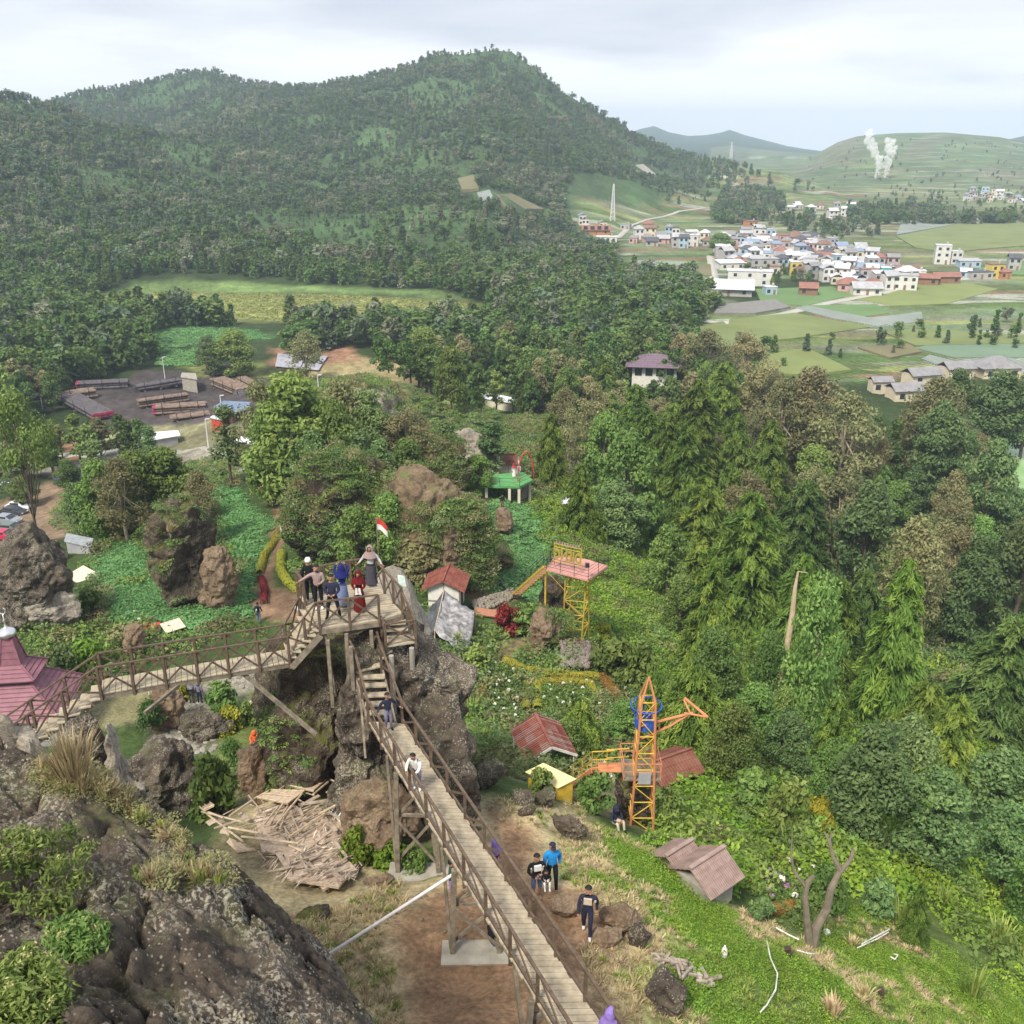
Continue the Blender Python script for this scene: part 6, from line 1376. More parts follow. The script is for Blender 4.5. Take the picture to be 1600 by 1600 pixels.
PL_ = [
('conifer',945,557,655,64),('conifer',1125,560,700,84),('conifer',1080,590,770,104),('conifer',1035,640,800,96),('conifer',1062,660,860,110),('conifer',1190,650,830,100),('conifer',1155,765,1010,150),
('conifer',1378,870,1140,125),('darkconifer',1545,950,1160,150),('conifer',1470,1080,1240,120),('conifer',1140,640,790,90),('darkconifer',1240,740,930,110),('conifer',1000,720,850,80),
('broad',1335,770,970,125),('broad',1450,640,800,110),('broad',1545,590,720,120),('broad',1592,590,720,80),('broad',1480,585,700,90),('broad',1575,820,1010,130),('broad',1505,850,1010,110),('broad',1530,700,860,100),
('olive',1250,585,760,150),('olive',1305,620,790,140),('olive',1190,570,700,110),('olive',1300,740,910,140),('olive',1405,820,1010,130),('olive',1478,830,990,110),('olive',1440,600,760,130),('olive',1210,600,760,110),('conifer',1100,865,1060,110),('green',1170,1075,1200,100),('feathery',1015,1045,1150,90),('conifer',1290,1085,1230,90),('vine',1190,1000,1150,90),('green',1112,985,1100,90),('conifer',1010,640,790,90),('conifer',1092,740,900,115),('conifer',1185,800,970,110),('green',1040,830,940,90),('green',1060,905,1000,70),('vine',1150,1160,1240,90),('broad',1225,1120,1230,90),('olive',420,600,760,110),('green',530,640,790,110),('broad',580,620,760,100),('green',640,690,800,80),('green',610,780,890,90),('oliveshrub',660,860,910,70),('broad',690,760,860,70),('olive',1100,520,620,100),('olive',1160,520,610,80),
('cypress',1385,660,780,34),('cypress',1272,690,780,30),('conifer',1290,900,1090,110),('darkconifer',1330,880,1080,90),
('feathery',1080,1030,1180,165),('vine',1255,930,1170,120),('vine',1140,1110,1230,110),('conifer',1235,860,1060,100),('vine',1215,1080,1180,70),('feathery',1430,1060,1200,150),('broad',1540,1180,1330,140),
('green',975,690,850,120),('green',940,650,790,80),('conifer',905,720,840,60),('olive',890,640,760,60),('conifer',860,640,760,60),('broad',960,760,860,110),('olive',925,600,700,80),('olive',880,610,700,70),
('broad',1345,1150,1330,160),('broad',1440,1210,1360,150),('green',1290,1160,1280,90),('broad',1560,1270,1400,130),('green',1600,1320,1470,110),('broad',1400,1130,1290,120),
('green',470,600,790,170),('olive',540,600,760,120),('green',430,650,790,90),('broad',500,680,800,100),('broad',600,650,740,110),('slender',700,660,760,60),('green',705,548,645,70),('green',665,515,600,70),('green',745,712,775,64),('slender',770,660,740,60),('olive',640,640,760,110),
('slender',570,680,810,60),('slender',600,690,810,50),('green',560,800,900,90),('broad',520,800,880,90),('broad',690,820,900,60),('oliveshrub',640,850,900,80),('slender',740,790,870,40),('broad',720,780,830,60),
('umbrella',60,632,850,125),('slender',182,620,770,60),('slender',362,640,760,60),('green',225,715,840,110),('green',270,708,830,110),('green',165,730,850,90),('olive',200,720,850,110),('olive',320,740,850,80),('broad',130,760,850,60),('slender',240,668,740,40),('slender',160,690,780,50),
('green',40,745,790,60),('green',110,720,765,50),('broad',20,740,780,40),
('olive',480,520,600,70),('green',370,518,588,80),('broad',330,528,586,60),('olive',560,590,680,80),('olive',620,600,670,60),('olive',600,640,700,70),
('shrub',335,1195,1275,90),('topiary',365,1160,1205,40),('topiary',240,1100,1150,44),('shrub',348,1065,1110,60),('yellowshrub',362,1108,1142,54),('shrub',390,1100,1135,40),('yellowshrub',288,1060,1095,44),
('redshrub',795,945,990,50),('shrub',830,950,990,70),('shrub',745,1010,1050,50),('yellowshrub',942,975,1005,36),('shrub',960,1000,1060,90),('shrub',1000,1010,1080,70),
('feathery',905,1085,1180,110),('green',975,1100,1170,80),('green',890,1130,1200,70),('shrub',845,1205,1245,50),('vineshrub',560,1300,1350,60),('shrub',650,1320,1365,50),('vineshrub',610,1310,1345,70),
('shrub',930,1215,1270,70),('shrub',1040,1240,1300,60),('yellowshrub',1275,1250,1305,60),('shrub',1230,1230,1310,80),('shrub',1175,1210,1280,80),('conifer',1160,1195,1260,50),('conifer',1424,1375,1470,50),
('yellowshrub',1290,1285,1330,40),('shrub',1290,1360,1420,70),('greyshrub',1370,1380,1430,60),('greyshrub',1190,1405,1440,50),('shrub',1130,1290,1330,50),
('shrub',145,925,960,50),('shrub',80,850,880,50),('vineshrub',140,1010,1050,70),('greyshrub',105,1015,1070,60),
]
for t_ in PL_: plant(*t_)
# the valley floor wood on the right, filled in between
poly = [W([(850,655),(1080,590),(1200,680),(1400,715),(1480,700),(1620,690),(1640,690),(1560,690),(1560,800),(1640,830),(1640,1000),(1400,1000),(1150,900),(1050,800),(950,740)], -41)]
X, Y = jgrid(0, 160, 85, 260, 7.2, 31); k = inpoly(X, Y, poly[0]) & free(X, Y, CLEARINGS+[HAMLET]); X = X[k]; Y = Y[k]; Z = terr(X, Y); rs = np.random.RandomState(77)
used = np.array([t[1][:2] for t in TREES if t[0].get('_k')])
for x, y, z in zip(X, Y, Z):
    if z > -28 or np.hypot(used[:, 0]-x, used[:, 1]-y).min() < 5: continue
    u_, v_, D_ = proj((x, y, z+6))
    if not (-30 < u_ < 1650): continue
    dry = vnoise(np.array([[x/30, y/30, 0]]), 5)[0]
    kd = ['conifer', 'conifer', 'conifer', 'olive', 'green', 'darkconifer'][rs.randint(0, 6)] if u_ < 1300 else ['broad', 'olive', 'broad', 'darkconifer', 'green', 'olive'][rs.randint(0, 6)]
    s = src(kd); q = s[rs.randint(0, len(s))]; H = rs.uniform(8, 13)
    if blocks((x, y, z), H, 3.5): continue
    o = put_tree(kind_name(kd), (q[0], q[1]), (x, y, z-.2), rs.uniform(3.2, 4.6)/q[3], rs.uniform(0, 6.28), LOOK[kd], 'tree', 'valley wood trees', H/q[2]); o['_k'] = kd
# big crop beds, hedges, undergrowth -------------------------------------------------
def patch_mesh(seed, m, n, ls, rad=1.0, hgt=.35, upb=.6, aspect=1.0):
    rs = np.random.RandomState(seed); a = rs.uniform(0, 6.28, n); r = rad*np.sqrt(rs.uniform(0, 1, n)); lump = vnoise(np.stack([np.cos(a)*r*2.2, np.sin(a)*r*2.2, np.full(n, seed*1.7)], 1), seed)*.5+.5
    c = np.stack([np.cos(a)*r, np.sin(a)*r, hgt*(lump*.7+.3)*(1-.35*(r/rad)**2)*rs.uniform(.6, 1, n)], 1); d = c-np.array([0, 0, -.3]); d /= np.linalg.norm(d, axis=1)[:, None]
    lc = LC(); lc.add(c, d, ls*rs.uniform(.6, 1.3, n), .3+.45*lump+rs.normal(0, .12, n), rs, aspect, .5, upb); return lc.mesh('patch', m)
def tuft_mesh(seed, m, n, h, spread, w_=.02):
    rs = np.random.RandomState(seed); a = rs.uniform(0, 6.28, n); r = spread*rs.uniform(0, 1, n); base = np.stack([np.cos(a)*r*.4, np.sin(a)*r*.4, np.zeros(n)], 1)
    hh = h*rs.uniform(.5, 1.1, n); out_ = np.stack([np.cos(a)*r, np.sin(a)*r, hh], 1); mid = base*.5+out_*.5; mid[:, 2] += hh*.22
    side = np.stack([-np.sin(a), np.cos(a), 0*a], 1)*(w_*rs.uniform(.6, 1.4, n))[:, None]; v = np.stack([base-side, base+side, mid+side*.8, mid-side*.8, out_, ], 1).reshape(-1, 3)
    o = np.arange(n)*5; f = np.concatenate([np.stack([o, o+1, o+2, o+3], 1), np.stack([o+3, o+2, o+4, o+4], 1)[:0]]); f3 = np.stack([o+3, o+2, o+4], 1)
    me = bpy.data.meshes.new('tuft'); me.from_pydata(v.tolist(), [], f.tolist()+f3.tolist()); me.materials.append(m)
    at = me.attributes.new('tint', 'FLOAT', 'POINT'); at.data.foreach_set('value', np.repeat(np.clip(rs.uniform(0, 1, n), 0, 1), 5).astype(np.float32)); me.update(); return me
def region_pts(poly, s, seed, holes=(), noise=0.0, jit=0):
    P_ = np.array(GP(poly))[:, :2]; X, Y = jgrid(P_[:, 0].min(), P_[:, 0].max(), P_[:, 1].min(), P_[:, 1].max(), s, seed); k = inpoly(X, Y, P_)
    for h in holes: k &= ~inpoly(X, Y, np.array(GP(h))[:, :2])
    if noise: k &= fbm2(X, Y, 3.0, 3, seed) > -noise
    X = X[k]; Y = Y[k]; return np.stack([X, Y, terr(X, Y)], 1)
CROPS = [[(335,790),(400,800),(440,830),(420,880),(412,925),(395,960),(330,985),(280,975),(310,950),(375,935),(378,880),(350,840)],
 [(155,870),(195,848),(240,880),(250,900),(215,905),(180,920),(150,905)], [(165,925),(250,905),(305,930),(305,955),(230,965),(180,955)], [(175,945),(300,955),(395,960),(330,985),(240,985),(170,975)],
 [(345,760),(375,765),(400,800),(340,800)],
 [(760,785),(800,780),(835,795),(850,830),(860,900),(880,960),(900,960),(870,900),(855,900),(800,930),(770,905),(800,880),(790,840),(765,815)], [(800,890),(850,880),(875,950),(862,975),(820,930),(770,930),(740,895)],
 [(240,520),(300,513),(400,517),(425,530),(330,538),(245,545)],[(245,548),(330,545),(340,560),(300,575),(250,570)]]
cs_ = [patch_mesh(500+i, M_CROP, 220, .13, 1, .45, .8) for i in range(4)]
cp_ = np.concatenate([region_pts(c, 1.05 if i < 7 else 2.6, 60+i) for i, c in enumerate(CROPS)])
_P = np.array(GP(REG[7][0]))[:, :2]; cp_ = cp_[(polydist(cp_[:, 0], cp_[:, 1], _P) > .7) & ~inpoly(cp_[:, 0], cp_[:, 1], _P)]
scatter('crop_leaves', 'beds of dense bluish green leafy crop', cp_, RS.uniform(.8, 1.15, len(cp_))*np.where(cp_[:, 1] > 200, 2.2, 1.0), cs_, seed=3)
vs_ = [patch_mesh(520+i, M_VINE, 330, .085, 1, .7, .4) for i in range(4)]+[patch_mesh(530+i, M_BROAD, 300, .095, 1, .9, .3) for i in range(3)]
UNDER = [(830,790),(900,770),(1000,850),(1110,1000),(1200,1120),(1330,1330),(1240,1400),(1160,1280),(1080,1230),(1040,1180),(1010,1060),(940,1010),(905,985),(890,940),(880,890),(855,850)]
U3 = [(1010,1330),(1060,1260),(1120,1230),(1250,1260),(1340,1340),(1400,1400),(1300,1380),(1200,1310),(1160,1400),(1100,1380)]
U2 = [(1000,1000),(1120,1010),(1330,1060),(1640,1120),(1700,1640),(1600,1560),(1480,1440),(1400,1400),(1340,1340),(1250,1260),(1120,1200),(1090,1230),(1040,1180)]
up = np.concatenate([region_pts(UNDER, 1.0, 81), region_pts(U2, 1.35, 82), region_pts(U3, .8, 85)])
_x, _y = jgrid(24, 70, 8, 70, 1.6, 36); _k = _x > 22+.42*_y; _x = _x[_k]; _y = _y[_k]; up = np.concatenate([up, np.stack([_x, _y, terr(_x, _y)], 1)])
scatter('undergrowth', 'bright green creepers and undergrowth over the slope to the valley', up, RS.uniform(.8, 1.7, len(up)), vs_, tilt=.15, idx=np.where(RS.uniform(0, 1, len(up)) < .72, RS.randint(0, 4, len(up)), RS.randint(4, 7, len(up))), seed=4)
# rough cover over garden, crag and valley
ov_ = [patch_mesh(540+i, [M_BROAD, M_OLIVE, M_GREY, M_BROAD][i], 250, .10, 1, .8, .3) for i in range(4)]
MID = [(0,1010),(150,965),(130,900),(150,850),(80,800),(150,720),(340,720),(420,700),(440,620),(500,590),(660,620),(700,640),(860,640),(1050,800),(1110,1000),(1000,1060),(1010,1180),(870,1230),(740,1215),(690,1010),(640,880),(560,880),(500,925),(430,1000),(250,1020),(200,1060),(100,1090),(0,1060)]
HOL = [r_[0] for r_ in REG if r_[1] in (STONE,)] + [REG[7][0], REG[8][0], REG[9][0], REG[11][0]] + [REG[10][0]] + CROPS
mp_ = region_pts(MID, 1.7, 83, HOL, .45)
for _k in (7, 8, 9):
    _P = np.array(GP(REG[_k][0]))[:, :2]; mp_ = mp_[(polydist(mp_[:, 0], mp_[:, 1], _P) > 2.0) & ~inpoly(mp_[:, 0], mp_[:, 1], _P)]
_x, _y = jgrid(-13, 1, 36, 64, 1.7, 35); mp_ = np.concatenate([mp_, np.stack([_x, _y, terr(_x, _y)], 1)])
scatter('ground_cover', 'mixed weeds and low bushes over the garden terraces', mp_, RS.uniform(.7, 1.7, len(mp_)), ov_, tilt=.15, seed=5)
vl = np.stack(jgrid(0, 150, 70, 240, 3.2, 34), 1); kk = inpoly(vl[:, 0], vl[:, 1], W([(850,655),(1080,570),(1200,670),(1400,700),(1640,690),(1700,1250),(1400,1130),(1050,900),(950,760)], -40)) & free(vl[:, 0], vl[:, 1], CLEARINGS+[HAMLET]); vl = vl[kk]; vl = np.column_stack([vl, terr(vl[:, 0], vl[:, 1])])
scatter('valley_undergrowth', 'tangled shrubs under the trees of the valley', vl, RS.uniform(1.4, 3, len(vl)), ov_+[vs_[0]], tilt=.15, seed=6)
# grass on the slope in front
gs_ = [tuft_mesh(560+i, M_GRASS, 50, .11, .22, .010) for i in range(4)]; ds_ = [tuft_mesh(570+i, M_DRYG, 50, .09, .26, .009) for i in range(3)]; ls_ = [patch_mesh(580+i, M_VINE, 190, .03, .45, .10, .6) for i in range(3)]
GR = [(930,1285),(1010,1320),(1130,1415),(1290,1490),(1450,1500),(1700,1660),(1500,1700),(960,1700),(1000,1540),(1050,1490),(980,1410),(880,1375),(870,1330),(900,1300)]
g_ = np.concatenate([region_pts(GR, .27, 91), region_pts([(1230,1480),(1300,1400),(1400,1440),(1500,1500),(1640,1600),(1700,1700),(1450,1620)], .34, 97), region_pts([(1150,1420),(1200,1440),(1260,1480),(1240,1500),(1180,1450)], .3, 98)])
nzz = fbm2(g_[:, 0], g_[:, 1], 2.2, 3, 92); nz2 = fbm2(g_[:, 0], g_[:, 1], 1.1, 3, 93); ix = np.where(nzz+.6*nz2 > .26, RS.randint(4, 7, len(g_)), np.where(nzz+.6*nz2 < -.12, RS.randint(7, 10, len(g_)), RS.randint(0, 4, len(g_))))
scatter('grass', 'green grass and clover on the slope beside the path', g_, RS.uniform(.7, 1.35, len(g_)), gs_+ds_+ls_, idx=ix, seed=7, tilt=.1)
DG = [(330,1330),(380,1400),(470,1440),(620,1380),(640,1420),(590,1450),(620,1530),(640,1640),(400,1660),(300,1400)]
dg = np.concatenate([region_pts(DG, .24, 93), region_pts([(900,1480),(1000,1450),(1060,1490),(1010,1560),(960,1640),(930,1560)], .24, 94), region_pts([(760,1255),(900,1250),(930,1290),(890,1320),(850,1300),(790,1290)], .3, 95)[::2], region_pts([(880,1370),(1000,1410),(1040,1480),(960,1440),(900,1400)], .25, 96)])
scatter('dry_grass', 'dry straw-coloured grass around the trodden dirt', dg, RS.uniform(.7, 1.5, len(dg)), ds_+gs_[:1], idx=np.where(RS.uniform(0, 1, len(dg)) < .85, RS.randint(0, 3, len(dg)), 3), seed=8, tilt=.2)
lg = [tuft_mesh(590+i, [M_GRASS, M_DRYG, M_GRASS][i], 90, [.9, .45, 1.0][i], [.7, .4, .8][i], .022) for i in range(3)]
def tussock(px, py, s, j, label, D=None, z=None):
    p = G(px, py) if D is None else PD(px, py, D)
    me = lg[j]; o = linkmesh('grass_clump', me, None, p); o.scale = (s, s, s); o.rotation_euler.z = rnd.uniform(0, 6); tag(o, label, 'grass clump'); THINGS.append(o)
TUS = [(1410,1450,1.5,0),(1470,1420,1.2,0),(1560,1480,1.6,0),(1600,1520,1.6,0),(1520,1560,1.3,0),(1230,1330,1.2,0),(1380,1110,2.0,2),(720,1060,1.4,0),(735,1120,1.5,0),(750,1170,1.4,2),(715,1010,1.3,2),(700,1040,1.2,0),(1330,1480,1.0,1),(1300,1590,1.4,1),(1350,1560,1.2,1)]
for i, t_ in enumerate(TUS): tussock(*t_, None); THINGS[-1]['_look'] = ['long-bladed green grass clump', 'dry straw-coloured grass clump', 'tall arching green grass clump'][t_[3]]; TREES.append((THINGS[-1], np.array(THINGS[-1].location[:]), THINGS[-1]['_look']))
# ------------------------------------------------------------------ pipe yard, cars, village, masts, steam
MBK = mat('pipe_dark', (.095,.085,.095), .6, .3, 1); MBR = mat('pipe_brown', (.20,.145,.115), .7, .3, 1); PKCAP = mat('pink_thread_cap', (.36,.045,.11), .5, .1, 2); WTIN = mat('white_tin', (.72,.73,.76), .4, .08, 1); ASPH = mat('asphalt', (.20,.195,.185), .9, .1, .5)
def pipes(x0, y0, x1, y1, wpx, layers, m_, cap0, label, raw=False):
    """stack of drill pipes lying from (x0,y0) to (x1,y1), rows side by side away from the viewer"""
    a, b = vec(G(x0, y0)), vec(G(x1, y1)); d = (b-a); d.z = 0; Ln = d.length; d.normalize(); s = Vector((-d.y, d.x, 0)); s = s if s.y > 0 else -s; n = max(4, int(wpx*.72)); r = .27
    t = empty('pipe_stack', a.lerp(b, .5), label, 'pipe stack', 'stacks of drill pipes in the yard'); m = MB(); rs = random.Random(int(x0)); k = MB()
    for j in range(layers):
        for i in range(n):
            o = s*(i+.5*(j % 2))*2*r + upv*(r+.45+j*.62); e = rs.uniform(-.25, .25)
            A, B = Vector((a.x, a.y, a.z))+o+d*e, Vector((b.x, b.y, a.z))+o+d*e
            if 0 < i < n-1 and j < layers-1: continue
            m.tube([A, B], r, 7)
            if cap0: q = A if cap0 < 0 else B; k.tube([q-d*.3, q+d*.1], r*1.15, 7)
    m.build('pipe_layer', m_, t)
    if cap0: 
        for j in range(layers):
            for i in range(n): o = s*(i+.5*(j % 2))*2*r + upv*(r+.45+j*.62); q = (a if cap0 < 0 else Vector((b.x, b.y, a.z)))+o; k.tube([q-d*.3, q+d*.1], r*1.15, 7)
        k.build('thread_cap', PKCAP, t)
    for f in (.15, .5, .85): m = MB(); q = a+d*Ln*f; m.beam(q-s*.4+upv*.1, q+s*(n*2*r+.4)+upv*.1, .35, .3); m.build('sleeper', POSTW, t); m = MB(); m.tube([q-s*.3, q-s*.3+upv*(layers*.62+1.4)], .07, 6); m.build('stake', BLACKM, t)
pipes(55,626,100,613,12,1,MBK,0,'low dark pipe row at the far left corner of the yard'); pipes(70,634,152,622,10,3,MBR,-1,'brown pipe stack with pink capped left ends, beyond the lower grey one')
pipes(145,658,95,637,13,2,MBK,-1,'grey pipe stack turned end-on, with magenta capped ends towards the viewer'); pipes(122,612,200,606,9,3,MBK,-1,'dark pipe stack with pink ends along the tree edge')
pipes(216,613,286,605,7,2,MBK,0,'flat grey pipe row in the middle of the far side'); pipes(218,640,296,627,6,3,MBR,0,'brown pipe stack in the yard centre without caps'); pipes(243,651,322,637,9,3,MBR,-1,'brown pipe stack in the yard centre with pink capped ends')
pipes(268,660,328,648,9,1,MBR,0,'single brown pipe layer nearest the blue shed'); pipes(330,590,372,584,12,2,MBR,0,'reddish pipe pile at the far right corner of the yard'); pipes(330,604,372,616,12,3,MBR,0,'brown pipe stack slanting on the right side of the yard')
pipes(366,615,425,628,10,2,MBK,0,'dark grey pipe stack right of the slanting brown one'); pipes(370,598,430,612,8,2,MBR,0,'brown pipe row behind the dark grey stack at the right'); pipes(120,672,162,682,6,1,MBK,0,'loose dark pipes at the near left entrance of the yard')
pipes(252,604,300,597,5,1,MBR,0,'thin pipe row behind the flat grey one')
def slabroof(px, pts, zt, label, cat, wallm, roofm, name):
    b = G(*px); q = wpoly([(a, c_, b[2]+zt) for a, c_ in pts]); t = empty(name, b, label, cat); m = MB(); m.slab(q, .12); m.build('roof', roofm, t)
    c = sum(q, Vector())/len(q); m = MB(); m.prism([((c+(v-c)*.88).x, (c+(v-c)*.88).y) for v in q], b[2]-.4, b[2]+zt-.13); m.build('wall', wallm, t); return t
BLR = mat('blue_sheet', (.16,.22,.33), .5, .15, 1); TEAL = mat('teal_wall', (.10,.30,.32), .7, .1, 1)
slabroof((362,650), [(333,635),(350,626),(392,628),(386,640),(362,645)], 2.8, 'blue-roofed workshop shed beside the pipe yard', 'shed', DARKW, BLR, 'shed')
slabroof((295,600), [(282,589),(284,582),(306,583),(308,593)], 3.2, 'small grey concrete block at the far side of the yard', 'hut', CONC, CONC, 'concrete_hut')
slabroof((340,672), [(328,652),(340,644),(358,647),(346,657)], 2.6, 'white tin canopy in front of the blue shed', 'stall', REDP, WTIN, 'stall')
slabroof((240,700), [(200,686),(202,678),(278,672),(282,680),(236,688)], 2.4, 'long low white-roofed stall row by the road', 'stall', GREYW, WTIN, 'stall_row')
slabroof((376,705), [(355,690),(358,682),(400,681),(398,690)], 2.5, 'white-roofed roadside stall left of its teal neighbour', 'stall', DARKW, WTIN, 'stall')
slabroof((400,712), [(386,693),(388,686),(414,687),(412,695)], 2.5, 'teal roadside stall with white roof', 'stall', TEAL, WTIN, 'stall')
slabroof((20,762), [(0,758),(2,750),(26,746),(24,758)], 1.8, 'grey tin roof at the left edge beyond the car park', 'shed', GREYW, WTIN, 'shed')
slabroof((12,690), [(-20,684),(-16,670),(22,672),(28,684)], 2.2, 'white sheet roof behind the umbrella tree at the left edge', 'shed', GREYW, WTIN, 'shed')
slabroof((125,862), [(100,845),(104,833),(146,841),(142,855)], 1.2, 'low slatted grey roof below the car park', 'shed', GREYW, mat('slat_grey', (.30,.32,.35), .7, .2, 2), 'shed')
slabroof((780,635), [(754,622),(757,612),(806,622),(803,631)], 2.2, 'long white-roofed shed at the forest edge', 'shed', CREAM, WTIN, 'shed')
slabroof((462,580), [(430,572),(434,552),(512,556),(498,578)], .5, 'field of grey netting plots below the red earth bank', 'netting', GREYW, mat('net_grey', (.33,.33,.38), .8, .2, .6), 'netting')
slabroof((892,790), [(872,788),(878,774),(896,776),(894,786)], 1.6, 'small white tent among the trees left of the conifers', 'tent', DARKW, WTIN, 'tent')
slabroof((400,740), [(388,735),(392,726),(414,731),(410,738)], 1.0, 'small white board roof beside the grey boulder', 'shelter', GREYW, WTIN, 'shelter')
def lamp_post(x, yt, yb, label, m_=None):
    b = vec(G(x, yb)); D = dep(b); H = (yb-yt)*D/(FPX*(CP-((yb+yt)/2-800)/FPX*SP)); t = empty('lamp_post', b, label, 'lamp post', 'lamp posts around the yard'); m = MB(); m.tube([b-upv*.3, b+upv*H], [.14,.08], 8); m.build('pole', m_ or STEELW, t)
    m = MB(); m.beam(b+upv*H, b+upv*(H+.05)+Vector((.8,0,0)), .25, .1); m.build('lamp_head', WTIN, t)
lamp_post(258,558,592,'white lamp post at the far edge of the yard beside the concrete block'); lamp_post(67,620,640,'short white lamp post at the left corner of the yard'); lamp_post(348,618,655,'white lamp post in front of the blue shed'); lamp_post(498,586,612,'lamp post on the dry knoll road'); lamp_post(326,655,700,'wooden post by the pale gravel'); lamp_post(147,672,695,'thin post at the yard entrance')
# cars -------------------------------------------------
def car(px, py, hd, col, label, L_=4.3, kind='car'):
    b = vec(G(px, py)); t = empty('parked_car', b, label, 'car', 'vehicles in the dirt car park'); t.rotation_euler.z = hd; t['_o'] = [0., 0., 0.]; cm = mat('car_'+'_'.join(str(int(c*99)) for c in col), col, .3, .03, 1, spec=.6)
    W2 = .86; prof = [(-L_/2,.35),(-L_/2,.85),(-L_/2+.25,1.0),(-L_/2+.55,1.05),(-L_/2+1.0,1.48),(L_/2-1.75,1.5),(L_/2-1.0,1.0),(L_/2-.25,.88),(L_/2,.65),(L_/2,.35)]
    if kind == 'pickup': prof = [(-L_/2,.45),(-L_/2,1.1),(-L_/2+2.0,1.1),(-L_/2+2.1,1.75),(L_/2-1.35,1.75),(L_/2-.95,1.15),(L_/2,1.05),(L_/2,.45)]
    m = MB(); n = len(prof); vs = []
    for s, ins in ((-1, 0), (1, 0)):
        for x, z in prof: vs.append((x, s*(W2-(.16 if z > 1.2 else 0)), z))
    m.add(vs, [tuple(range(n)), tuple(reversed(range(n, 2*n)))]+[(i, n+i, n+(i+1) % n, (i+1) % n) for i in range(n)]); m.build('body', cm, t, local=True)
    def loc(m, nm, mt, par=t): 
        o = m.build(nm, mt, par, local=True); return o
    zt = 1.42 if kind == 'car' else 1.66; xa, xb = (-L_/2+1.05, L_/2-1.7) if kind == 'car' else (-L_/2+2.25, L_/2-1.4)
    for s in (-1, 1): m = MB(); m.box(((xa+xb)/2, s*(W2-.10), zt-.2), (xb-xa, .05+.1, .32)); loc(m, 'side_window', GLASS)
    m = MB(); x0, z0, x1, z1 = (L_/2-1.72, 1.47, L_/2-1.08, 1.06) if kind == 'car' else (L_/2-1.33, 1.7, L_/2-1.0, 1.22); m.slab([(x0+.03,-.66,z0+.02),(x1+.03,-.72,z1+.03),(x1+.03,.72,z1+.03),(x0+.03,.66,z0+.02)], .02); loc(m, 'windscreen', GLASS)
    for sx in (-L_/2+.8, L_/2-.8):
        for s in (-1, 1):
            m = MB(); m.tube([(sx, s*.74, .33), (sx, s*.9, .33)], .33, 14); w_ = loc(m, 'wheel', BLACKM); m = MB(); m.tube([(sx, s*.86, .33), (sx, s*.915, .33)], .19, 10); q = m.build('rim', SILV, w_, local=True)
    for s in (-1, 1): m = MB(); m.box((L_/2-.02, s*.6, .72), (.08, .3, .14)); loc(m, 'headlight', WTIN); m = MB(); m.box((-L_/2+.0, s*.66, .85), (.06, .2, .16)); loc(m, 'tail_light', REDP)
    t['_o'] = [b.x, b.y, b.z]
car(32,796,R(-12),(.72,.74,.78),'silver hatchback nearest the dirt lane, farthest of the parked row'); car(22,805,R(-12),(.04,.045,.055),'black car between the silver and grey ones'); car(12,818,R(-12),(.25,.28,.33),'grey car in the parked row nearest the rock')
car(18,832,R(-10),(.12,.16,.13),'dark green car half hidden by foliage in the parked row'); car(8,843,R(-10),(.45,.03,.08),'red car at the left photo edge, lowest of the row'); car(108,755,R(200),(.05,.07,.14),'dark blue pickup truck standing by the bushes',4.6,'pickup'); car(124,744,R(200),(.2,.23,.27),'grey van parked behind the dark blue pickup',4.6,'pickup')
